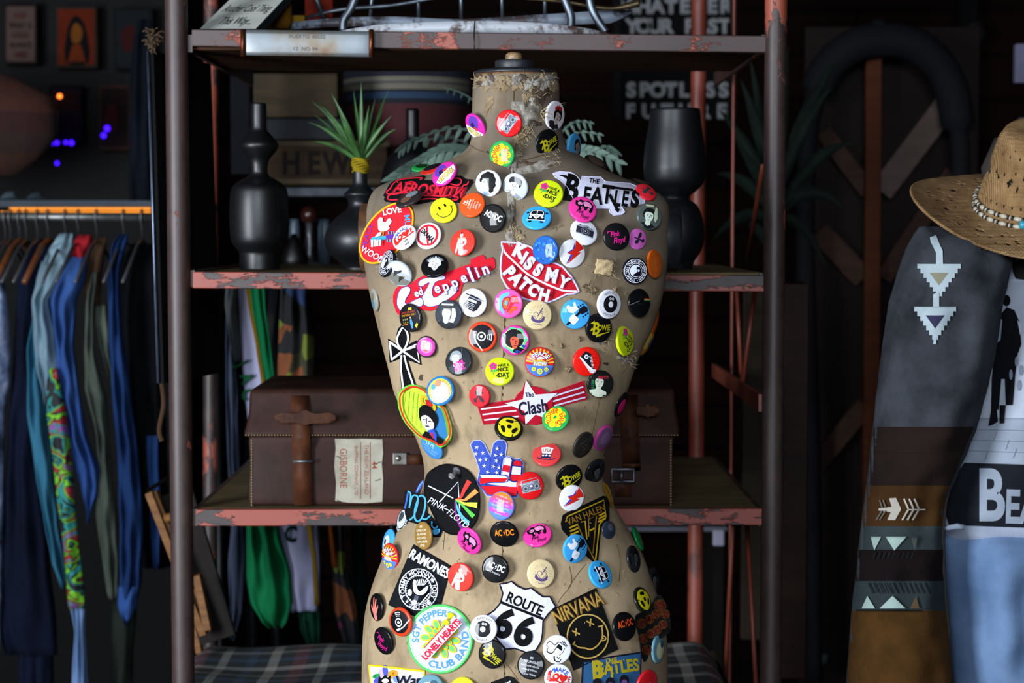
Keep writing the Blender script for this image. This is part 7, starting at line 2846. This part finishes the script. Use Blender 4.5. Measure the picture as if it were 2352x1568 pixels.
# wooden frame leaning behind the left post
ez = empty('wooden_easel', P(420, 1480, .62), 'pale wooden folding frame leaning behind the left post', 'easel')
pw_ = wood('pale_pine', '6a4526', '96683a', (6, 6, 40), .55)
dkb = wood('dark_backing_board', '120c09', '1e1510', (3, 3, 3))


def beam(a_, b_, w, th, mat, nm='bar'):
    bm = bmesh.new()
    a_, b_ = Vector(a_), Vector(b_)
    d = (b_ - a_).normalized()
    s = d.cross(Vector((0, 1, 0))).normalized() * w / 2
    t = Vector((0, th, 0))
    f = [bm.verts.new(q) for q in (a_ - s, a_ + s, b_ + s, b_ - s)]
    g_ = [bm.verts.new(q.co + t) for q in f]
    bm.faces.new(f); bm.faces.new(g_[::-1])
    for i in range(4): bm.faces.new((f[i], g_[i], g_[(i + 1) % 4], f[(i + 1) % 4]))
    bmesh.ops.recalc_face_normals(bm, faces=bm.faces)
    put(nm, bm, mat, ez, smooth=False, bevel=.001)


beam(P(340, 1132, .62), P(466, 1460, .60), .012, .02, pw_)
beam(P(352, 1130, .63), P(478, 1450, .61), .010, .02, pw_)
beam(P(450, 1322, .58), P(476, 1448, .56), .012, .02, pw_)
beam(P(336, 1128, .64), P(396, 1092, .70), .006, .03, dkb)
beam(P(444, 1430, .66), P(456, 1500, .64), .010, .02, pw_)
beam(P(400, 1130, .66), P(500, 1470, .64), .060, .012, dkb, 'backing_panel')
bm = bmesh.new()
tube(bm, [P(378, 1190, .60), P(400, 1186, .60)], .007, 12)
put('wooden_peg', bm, pw_, ez)
DIM = 1.0
# ================================================================== right: hat and dressed mannequin
mq = empty('clothed_mannequin', (P(2400, 900, .25).x, .25, 0), 'mannequin at the right edge wearing a patterned cardigan, printed shirt and pale jeans', 'mannequin')


def surf_loft(rows, Y, dep, N=90, sub=6, power=2.2, fold=.003, seed=1):
    bm = bmesh.new()
    loft(bm, rows, Y, dep, folds=(4, fold), N=N, sub=sub, seed=seed, power=power)
    bm.normal_update()
    return bm, BVHTree.FromBMesh(bm)


def art_on(a, bvh, Yf, step=8, off=.0006):
    b = a.bm(step)
    for q in b.verts:
        x, y, l = q.co
        d = ray(x, y)
        h = bvh.ray_cast(CAM, d)[0]
        t = (h - CAM).length if h is not None else (P(x, y, Yf) - CAM).length
        q.co = CAM + d * (t - off - .0002 * l)
    return b


card = cloth('heather_grey_knit', '1f2125', '3a3d43', 120, 500, None, 14)
c_y = .16
rows = [(520, 2112, 2200), (540, 2100, 2290), (575, 2084, 2310), (600, 2075, 2318), (640, 2062, 2310), (700, 2045, 2296), (760, 2036, 2288), (800, 2030, 2282), (870, 2022, 2266), (930, 2015, 2250), (980, 2010, 2236), (1020, 2004, 2220), (1080, 1998, 2196), (1140, 1990, 2172), (1200, 1982, 2164), (1300, 1972, 2166), (1400, 1960, 2172), (1480, 1954, 2180), (1568, 1948, 2188), (1700, 1944, 2194)]
bm, bvh = surf_loft(rows, c_y, .085, seed=4)
o = put('cardigan', bm, card, mq)


def xat(y): return interp(rows, y)


a = Art('p', -1)


def band(c, y0, y1):
    n = 10
    L = [(xat(y0 + (y1 - y0) * k / n)[0] - 3, y0 + (y1 - y0) * k / n) for k in range(n + 1)]
    R = [(xat(y0 + (y1 - y0) * k / n)[1] + 1, y0 + (y1 - y0) * k / n) for k in range(n, -1, -1)]
    a.p(c, L + R)


kn = lambda n, x, y, s=8: cloth(n, x, y, 120, 500, None, s)
band(kn('dark_brown_knit', '140e0c', '211814'), 980, 1130)
band(kn('ochre_brown_knit', '2c1b0b', '3c2710'), 1115, 1210)
band(kn('dusk_teal_knit', '222a2c', '313a3c'), 1208, 1262)
band(kn('near_black_knit', '0c0809', '150e0f'), 1262, 1334)
band(kn('dusk_teal_knit_two', '20282a', '2d3638'), 1334, 1400)
band(kn('ochre_knit', '33210c', '452d12', 20), 1402, 1700)
W2 = '9aa8ae'
for (cx, yt, w, h, inner) in ((2157, 606, 50, 74, '7c7a66'), (2148, 704, 48, 76, '2c2c44')):
    st = 7
    L, R = [], []
    for k in range(st):
        ww = w * (1 - k / st)
        y0, y1 = yt + h * k / st, yt + h * (k + 1) / st
        L += [(cx - ww, y0), (cx - ww, y1)]
        R += [(cx + ww, y0), (cx + ww, y1)]
    a.p(W2, L + R[::-1])
    a.p(inner, [(cx - 22, yt + 20), (cx + 22, yt + 20), (cx, yt + 20 + h * .4)])
a.p(W2, [(2150, 540), (2158, 560), (2165, 575), (2166, 606), (2150, 606), (2150, 580), (2138, 556), (2136, 545)])
a.p(W2, [(2150, 672), (2157, 672), (2157, 704), (2143, 704), (2143, 676)])
a.p(W2, [(2145, 775), (2151, 775), (2150, 790), (2143, 790)])
W3 = 'a29c92'
a.p(W3, [(2042, 1144), (2058, 1143), (2070, 1169), (2056, 1194), (2038, 1194), (2046, 1176), (2018, 1172), (2018, 1167), (2048, 1164)])
for k in range(3):
    a.s(W3, 4, [(2076 + k * 12, 1145), (2086 + k * 12, 1168)])
    a.s(W3, 4, [(2086 + k * 12, 1170), (2072 + k * 12, 1194)])
a.s(W3, 3, [(2084, 1170), (2125, 1170)])
for k in range(2):
    a.s('5c564e', 3, [(2020 + k * 8, 1148), (2026 + k * 8, 1166)]); a.s('5c564e', 3, [(2026 + k * 8, 1172), (2012 + k * 8, 1194)])
W4 = '8fa29c'
for x0, x1, xm in ((2000, 2024, 2008), (2034, 2082, 2054), (2092, 2108, 2100)): a.p(W4 if x0 != 2092 else '4a4a48', [(x0, 1232), (x1, 1232), (xm, 1264)])
for x0, x1, xm in ((1979, 2010, 1992), (2020, 2080, 2050), (2090, 2112, 2104)): a.p(W4 if x0 != 2090 else '4c3c2a', [(x0, 1397), (x1, 1397), (xm, 1368)])
for k in range(12): a.s('0e1416', 3, [(1995 + k * 12, 1338), (2006 + k * 12, 1362)])
for k in range(9): a.s('11181a', 2.5, [(2010 + k * 11, 1268), (2004 + k * 11, 1284)])
a.s('0a0806', 3, [(1966, 1401), (2120, 1402)])
b = art_on(a, bvh, c_y)
put('knitted_pattern', b, a.mats, o)
bm = bmesh.new()
q = cr([(xat(y)[1] - 6, y, 0) for y in (620, 720, 820, 930, 1040, 1150, 1300, 1450, 1620)], 6)
tube(bm, [P(v_.x, v_.y, c_y - .035) for v_ in q], .007, 8)
put('front_band', bm, cloth('greybrown_rib', '2c2a26', '45423c', 200, 600), o)

tee = cloth('white_cotton_jersey', '8e96a8', 'a3abbc', 60, 700)
rows2 = [(600, 2290, 2560), (640, 2270, 2580), (800, 2240, 2600), (1000, 2180, 2600), (1100, 2150, 2610), (1230, 2140, 2610), (1260, 2150, 2600)]
bm, bvh2 = surf_loft(rows2, c_y + .06, .085, seed=8, fold=.004)
t_ = put('printed_shirt', bm, tee, mq)
a = Art('p', -1)
a.p('a8b0be', [(2296, 640), (2420, 640), (2420, 1068), (2190, 1062), (2230, 980), (2270, 850)])
a.p('8f98a6', [(2240, 960), (2420, 960), (2420, 1068), (2190, 1062)])
for y in (985, 1010, 1035): a.s('6a7380', 1.6, [(2215, y), (2420, y + 6)])
for x, y in ((2290, 990), (2318, 1010), (2335, 1030), (2270, 1035)): a.s('6a7380', 1.4, [(x, y), (x - 8, y + 22)])
N_ = '0b0c10'
a.c(N_, 2312, 690, 9, 13)
a.p(N_, [(2300, 720), (2312, 705), (2330, 712), (2342, 740), (2346, 790), (2338, 812), (2332, 860), (2326, 930), (2310, 930), (2308, 870), (2300, 870), (2294, 940), (2276, 945), (2278, 870), (2284, 800), (2290, 750)])
a.p('8f98a6', [(2298, 730), (2302, 735), (2298, 780), (2290, 788), (2293, 760)])
a.p('b8c0cc', [(2337, 735), (2345, 745), (2343, 770)])
a.p(N_, [(2276, 945), (2290, 940), (2292, 968), (2278, 976), (2270, 978)]); a.p(N_, [(2296, 930), (2310, 930), (2306, 972), (2296, 972)])
for x, y in ((2335, 830), (2345, 850), (2322, 860), (2340, 885)): a.c('7a8494', x, y, 4, 12)
a.p('15181f', [(2215, 1062), (2440, 1070), (2440, 1215), (2180, 1205), (2165, 1160), (2190, 1100)])
a.t('8a94a2', 'B', 2276, 1136, 112, 0, .68, .03)
a.t('8a94a2', 'EATLES', 2420, 1166, 72, -2, .66, .03)
b = art_on(a, bvh2, c_y)
put('shirt_print', b, a.mats, t_)['label'] = 'black and white street photo print with large grey letters'

jean = cloth('pale_washed_jeans', '465e80', '7089ab', 30, 700, None, 6)
rows3 = [(1180, 2140, 2600), (1230, 2150, 2600), (1300, 2162, 2560), (1400, 2172, 2540), (1500, 2178, 2520), (1700, 2190, 2500), (2000, 2200, 2480)]
bm, _ = surf_loft(rows3, c_y + .05, .09, seed=5, fold=.010)
put('jeans', bm, jean, mq)
bm = bmesh.new()
tube(bm, [P(2160, 1215, c_y - .03), P(2200, 1208, c_y - .06), (P(2215, 1210, c_y - .06))], .004, 8)
put('folded_hem', bm, cloth('grey_trim', '5a6472', '7a8492'), mq)
bm = bmesh.new()
tube(bm, [(P(2400, 900, .2).x, .2, 0), (P(2400, 900, .2).x, .2, P(0, 500, .2).z)], .016, 12)
put('stand_pole', bm, M('1a1a1c', 'm'), mq)
bm = bmesh.new()
lathe(bm, [(.17, 0), (.17, .015), (.03, .03)], (P(2400, 900, .2).x, .2, 0), 32)
put('stand_base', bm, M('1a1a1c', 'm'), mq)
bm = bmesh.new()
hc = P(2412, 470, .18)
lathe(bm, [(.05, -.10), (.045, -.05), (.06, -.02), (.085, .01), (.092, .05), (.075, .09), (.03, .11)], hc, 32)
put('head_form', bm, M('3a3632', 'p'), mq)

# straw hat with cut out weave
straw, nt, bs = newmat('woven_straw')
v = coords(nt)
w1 = nt.nodes.new('ShaderNodeTexWave')
w1.inputs['Scale'].default_value = 170
w1.bands_direction = 'Z'
w1.inputs['Distortion'].default_value = 1.5
w2 = nt.nodes.new('ShaderNodeTexWave')
w2.inputs['Scale'].default_value = 190
w2.bands_direction = 'X'
w2.inputs['Distortion'].default_value = 1.5
nt.links.new(v, w1.inputs[0]); nt.links.new(v, w2.inputs[0])
wv = mixc(nt, .5, w1.outputs[1], w2.outputs[1])
col = ramp(nt, noise(nt, v, 45, 5), [(.3, '866338'), (.7, 'b99262')])
nt.links.new(mixc(nt, .4, col, wv, 'MULTIPLY'), bs.inputs['Base Color'])
bs.inputs['Roughness'].default_value = .7
bump(nt, bs, wv, .9, .002)
hat = empty('straw_hat', hc, 'woven straw cowboy hat with cut out holes and a beaded band', 'hat')
Rt = Matrix.Rotation(radians(24), 3, 'X') @ Matrix.Rotation(radians(-5), 3, 'Y')
rh = random.Random(4)


def hat_pt(kind, u_, w_):
    t = 2 * pi * u_
    if kind == 'brim':
        rx, ry = .098 + (.186 - .098) * w_, .085 + (.150 - .085) * w_
        z = .028 * (abs(cos(t)) ** 3) * w_ ** 2 - .016 * w_ ** 1.5 * (1 - abs(cos(t)))
        return Vector((rx * cos(t), ry * sin(t), z))
    prof = [(0, .098, .085, 0), (.12, .096, .083, .016), (.5, .083, .072, .062), (.8, .072, .062, .098), (.93, .064, .055, .110), (1, .050, .042, .113)]
    rx, ry, z = interp(prof, w_)
    pin = 1 - .12 * w_ * math.exp(-((abs(t - 1.5 * pi)) / .5) ** 2)
    return Vector((rx * cos(t), ry * pin * sin(t), z))


def hat_mesh(kind, NU, NV, holes):
    bm = bmesh.new()
    g = [[bm.verts.new(hc + Rt @ hat_pt(kind, i / NU, j / NV)) for i in range(NU)] for j in range(NV + 1)]
    for j in range(NV):
        for i in range(NU):
            if (i, j) in holes: continue
            bm.faces.new((g[j][i], g[j][(i + 1) % NU], g[j + 1][(i + 1) % NU], g[j + 1][i]))
    if kind == 'crown':
        c = bm.verts.new(hc + Rt @ Vector((0, 0, .092)))
        for i in range(NU): bm.faces.new((g[NV][i], g[NV][(i + 1) % NU], c))
    return bm


holes = set()
NU, NV = 220, 36
for i in range(0, NU, 5):
    for j in (3, 7): holes.add(((i + (2 if j == 7 else 0)) % NU, j))
for i in range(0, NU, 22):
    for di, dj in ((0, 15), (1, 15), (0, 16), (1, 16), (2, 16), (-1, 15), (0, 14), (1, 17), (12, 16), (12, 17), (13, 16), (11, 17), (6, 13), (6, 14), (-5, 18), (-5, 19), (3, 20), (9, 18), (10, 18), (9, 19)): holes.add(((i + di) % NU, dj))
for i in range(0, NU, 8):
    for j in (25, 28): holes.add(((i + (3 if j == 28 else 0)) % NU, j))
cw = put('crown', hat_mesh('crown', NU, NV, holes), straw, hat)
cw.modifiers.new('thickness', 'SOLIDIFY').thickness = .0018
holes = set()
NU, NV = 300, 30
for i in range(0, NU, 30):
    for di, dj in ((0, 14), (1, 14), (2, 14), (3, 14), (1, 13), (2, 13), (1, 15), (2, 15), (-1, 14), (0, 15), (12, 12), (13, 12), (12, 13), (13, 13), (-12, 20), (-11, 20), (-12, 21), (-11, 21), (9, 17), (10, 17), (9, 18), (-8, 17), (-9, 17), (-8, 18), (4, 20), (5, 20), (16, 11), (17, 11), (15, 22), (14, 22), (-4, 9), (-5, 9), (20, 15), (21, 15), (20, 16), (12, 8), (22, 20)): holes.add(((i + di) % NU, dj))
bw_ = put('brim', hat_mesh('brim', NU, NV, holes), straw, hat)
bw_.modifiers.new('thickness', 'SOLIDIFY').thickness = .0018
bm = bmesh.new()
loop_tube(bm, [hc + Rt @ hat_pt('brim', k / 90, 1.0) for k in range(90)], .0022, 6)
put('brim_edge', bm, straw, hat)
bone, dkb_ = M('b8b09c', 'g'), M('1a1512', 'g')
band_ = empty('hat_band', hc, 'beaded band of bone tubes and dark beads around the straw hat', 'hat band')
bb, bd = bmesh.new(), bmesh.new()
for row, zz in ((0, .004), (1, .012)):
    k = 0
    u_ = 0.0
    while u_ < .985:
        ln = .018 if k % 4 == 0 else .0042
        tgt = bb if k % 4 == 0 or k % 2 == 0 else bd
        p0 = hc + Rt @ (hat_pt('crown', u_, .03 + .07 * row) * Vector((1.03, 1.03, 1)) if False else Vector([a_ * b_ for a_, b_ in zip(hat_pt('crown', u_, .03 + .07 * row), (1.035, 1.035, 1))]))
        p1 = hc + Rt @ Vector([a_ * b_ for a_, b_ in zip(hat_pt('crown', u_ + ln, .03 + .07 * row), (1.035, 1.035, 1))])
        tube(tgt, [p0, (p0 + p1) / 2, p1], [.0022, .0036, .0022], 8)
        u_ += ln + .0012
        k += 1
put('bone_beads', bb, bone, band_)['label'] = 'pale bone beads'
put('dark_beads', bd, dkb_, band_)['label'] = 'small dark beads'
bm = bmesh.new()
q = P(2353, 524, 0)
bmesh.ops.create_uvsphere(bm, u_segments=14, v_segments=10, radius=.006, matrix=Matrix.Translation(hc + Rt @ Vector([a_ * b_ for a_, b_ in zip(hat_pt('crown', .66, .06), (1.05, 1.05, 1))])))
put('turquoise_bead', bm, M('2a8fa8', 'g'), band_)['label'] = 'turquoise bead'

# ================================================================== right background
DIM = .6
am, nt, bs = newmat('black_carved_frame')
bs.inputs['Base Color'].default_value = (.006, .006, .008, 1)
bs.inputs['Roughness'].default_value = .8
bs.inputs['Specular IOR Level'].default_value = .1
bump(nt, bs, noise(nt, coords(nt), 50, 4), .5, .005)
YA = 1.5
mir = empty('arched_frame', P(2010, 700, YA), 'large black arched frame with wooden cross braces at the right', 'frame')
bm = bmesh.new()
pts = [P(1868, 1560, YA), P(1862, 1000, YA), P(1850, 600, YA), P(1856, 330, YA), P(1885, 190, YA), P(1940, 118, YA), P(2020, 92, YA), P(2110, 108, YA), P(2175, 180, YA), P(2202, 300, YA), P(2206, 420, YA), P(2195, 700, YA), P(2190, 1560, YA)]
q = cr(pts, 8)
rr = [.020 + (.016 if 30 < i < 72 else 0) for i in range(len(q))]
tube(bm, q, rr, 12)
put('arch', bm, am, mir)
bm = bmesh.new()
for k, (x, y, r) in enumerate(((2020, 68, .022), (1995, 76, .016), (2045, 76, .016), (1970, 88, .012), (2070, 88, .012))):
    bmesh.ops.create_uvsphere(bm, u_segments=12, v_segments=8, radius=r, matrix=Matrix.Translation(P(x, y, YA)))
put('crest', bm, am, mir)
bw1 = wood('brace_wood', '33211a', '4a3328', (4, 4, 30), .7)
bw2 = wood('greyed_brace_wood', '5f4f49', '6f5e56', (4, 4, 30), .7)
bw3 = wood('warm_upright_wood', '4a2412', '5e3018', (4, 4, 30), .7)


def beam2(x0, y0, x1, y1, w, mat, Y=YA + .05):
    bm = bmesh.new()
    a_, b_ = P(x0, y0, Y), P(x1, y1, Y)
    d = (b_ - a_).normalized()
    s = d.cross(Vector((0, 1, 0))).normalized() * w / 2 * (Y + 2.336) / F
    f = [bm.verts.new(q_) for q_ in (a_ - s, a_ + s, b_ + s, b_ - s)]
    g_ = [bm.verts.new(q_.co + Vector((0, .02, 0))) for q_ in f]
    bm.faces.new(f); bm.faces.new(g_[::-1])
    for i in range(4): bm.faces.new((f[i], g_[i], g_[(i + 1) % 4], f[(i + 1) % 4]))
    bmesh.ops.recalc_face_normals(bm, faces=bm.faces)
    put('brace', bm, mat, mir, smooth=False, bevel=.002)


beam2(2008, 130, 2000, 1400, 36, bw3, YA + .03)
beam2(2176, 240, 2024, 440, 56, bw2)
beam2(2190, 395, 2030, 640, 40, bw1, YA + .06)
beam2(1890, 300, 1995, 440, 40, bw1, YA + .06)
beam2(1880, 530, 1985, 640, 52, bw1, YA + .07)
beam2(1990, 930, 1875, 1070, 44, bw1, YA + .05)
boxp('rear_panel', 1850, 60, 2230, 1600, YA + .10, .02, wood('dark_red_rear_boards', '120704', '1a0b06', (1, 1, 14)), parent=mir)

box2 = boxp('brown_cabinet', 1800, 650, 1852, 1560, .62, .3, wood('dark_brown_cabinet', '1e0f0a', '2e1810', (1, 1, 12), .6), 'tall narrow dark brown cabinet just right of the shelf unit', 'cabinet')
boxp('backing_board', 1708, 660, 1762, 1470, .80, .02, wood('dull_olive_board', '201a12', '2c241a', (1, 1, 12), .8), 'dull brown board standing behind the right post', 'board')
tbl = empty('pale_table', (P(1570, 1215, 1.2).x, 1.3, 0), 'pale table top seen just under the lower rail at the right', 'table')
boxp('table_top', 1440, 1209, 1672, 1221, 1.2, .25, M('8a8a9a', 'p'), parent=tbl)
for px in (1450, 1660):
    for Y in (1.22, 1.42):
        bm = bmesh.new()
        box(bm, (P(px, 0, 1.2).x - .01, Y - .01, 0), (P(px, 0, 1.2).x + .01, Y + .01, P(0, 1220, 1.2).z))
        put('leg', bm, M('1a1818', 'p'), tbl, smooth=False)
boxp('price_card', 1638, 1217, 1664, 1254, 1.193, .006, M('d8d6f0', 'p'), 'small white card hanging from the pale table edge', 'card')
bm = bmesh.new()
a = Art('p', -1)
a.p(M('6d7c84', 'p'), [(1862, 1506), (1902, 1501), (1898, 1520), (1884, 1532), (1876, 1534), (1866, 1546), (1870, 1530), (1862, 1524)])
b = a.bm(0)
for q_ in b.verts: q_.co = P(q_.co.x, q_.co.y, YA + .097)
o = put('torn_paper', b, a.mats)
o.modifiers.new('thickness', 'SOLIDIFY').thickness = .001
tag(o, 'torn pale paper scrap low inside the black arched frame', 'paper')
boxp('white_panel', 2334, 100, 2420, 190, 1.3, .02, M('8a8aa6', 'p'), 'pale panel fragment at the upper right edge', 'sign')  # a plain white panel, carries no price
boxp('white_card', 2342, 270, 2420, 330, 1.25, .02, M('7a7a96', 'p'), 'pale card just above the hat at the right edge', 'card')

# dark palm behind the right post
palm = empty('palm_plant', (P(1800, 1500, 1.15).x, 1.15, 0), 'very dark palm with long leaves beyond the right post', 'plant')
pm, nt, bs = newmat('dark_palm_leaf')
v = coords(nt)
nt.links.new(ramp(nt, noise(nt, v, 10, 3), [(.3, '0a1410'), (.7, '16281e')]), bs.inputs['Base Color'])
bs.inputs['Roughness'].default_value = .8
bs.inputs['Specular IOR Level'].default_value = .15
for (x0, y0, x1, y1, w, dY, be) in ((1790, 420, 1930, 130, 11, .05, .05), (1790, 430, 1910, 200, 10, -.05, .04), (1780, 440, 1700, 180, 11, .0, .03), (1770, 450, 1650, 250, 10, .04, .03), (1780, 460, 1720, 120, 9, .06, .02), (1800, 470, 1960, 330, 11, .05, .06),
                                     (1795, 480, 1940, 480, 11, 0, .06), (1770, 480, 1640, 400, 10, 0, .04), (1770, 500, 1630, 560, 10, -.03, .05), (1800, 500, 1900, 620, 9, .02, .05), (1785, 430, 1810, 100, 9, .03, .0), (1775, 470, 1690, 330, 9, -.06, .02), (1790, 600, 1700, 500, 9, 0, .03)):
    blade(x0, y0, x1, y1, w * .0014, dY, be, pm, 'leaf', 1.15, palm)
bm = bmesh.new()
tube(bm, [(P(1785, 600, 1.15).x, 1.15, 0), P(1785, 420, 1.15)], .015, 8)
put('trunk', bm, pm, palm)
# door hardware on the far wall
dh = empty('door_hardware', P(2215, 80, 3.5), 'dim grey door knob plates high on the far wall at the right', 'door hardware')
for x, y, r in ((2198, 85, .03), (2240, 75, .035)):
    bm = bmesh.new()
    bmesh.ops.create_uvsphere(bm, u_segments=14, v_segments=8, radius=r, matrix=Matrix.Translation(P(x, y, 3.5)) @ Matrix.Diagonal((1, .5, 1.2, 1)))
    put('knob', bm, M('4a4e54', 'm'), dh)
boxp('trim_2', 2208, -200, 2222, 1700, 3.5, .08, M('08080a', 'p'))
bpy.data.objects['trim_2']['kind'] = 'structure'
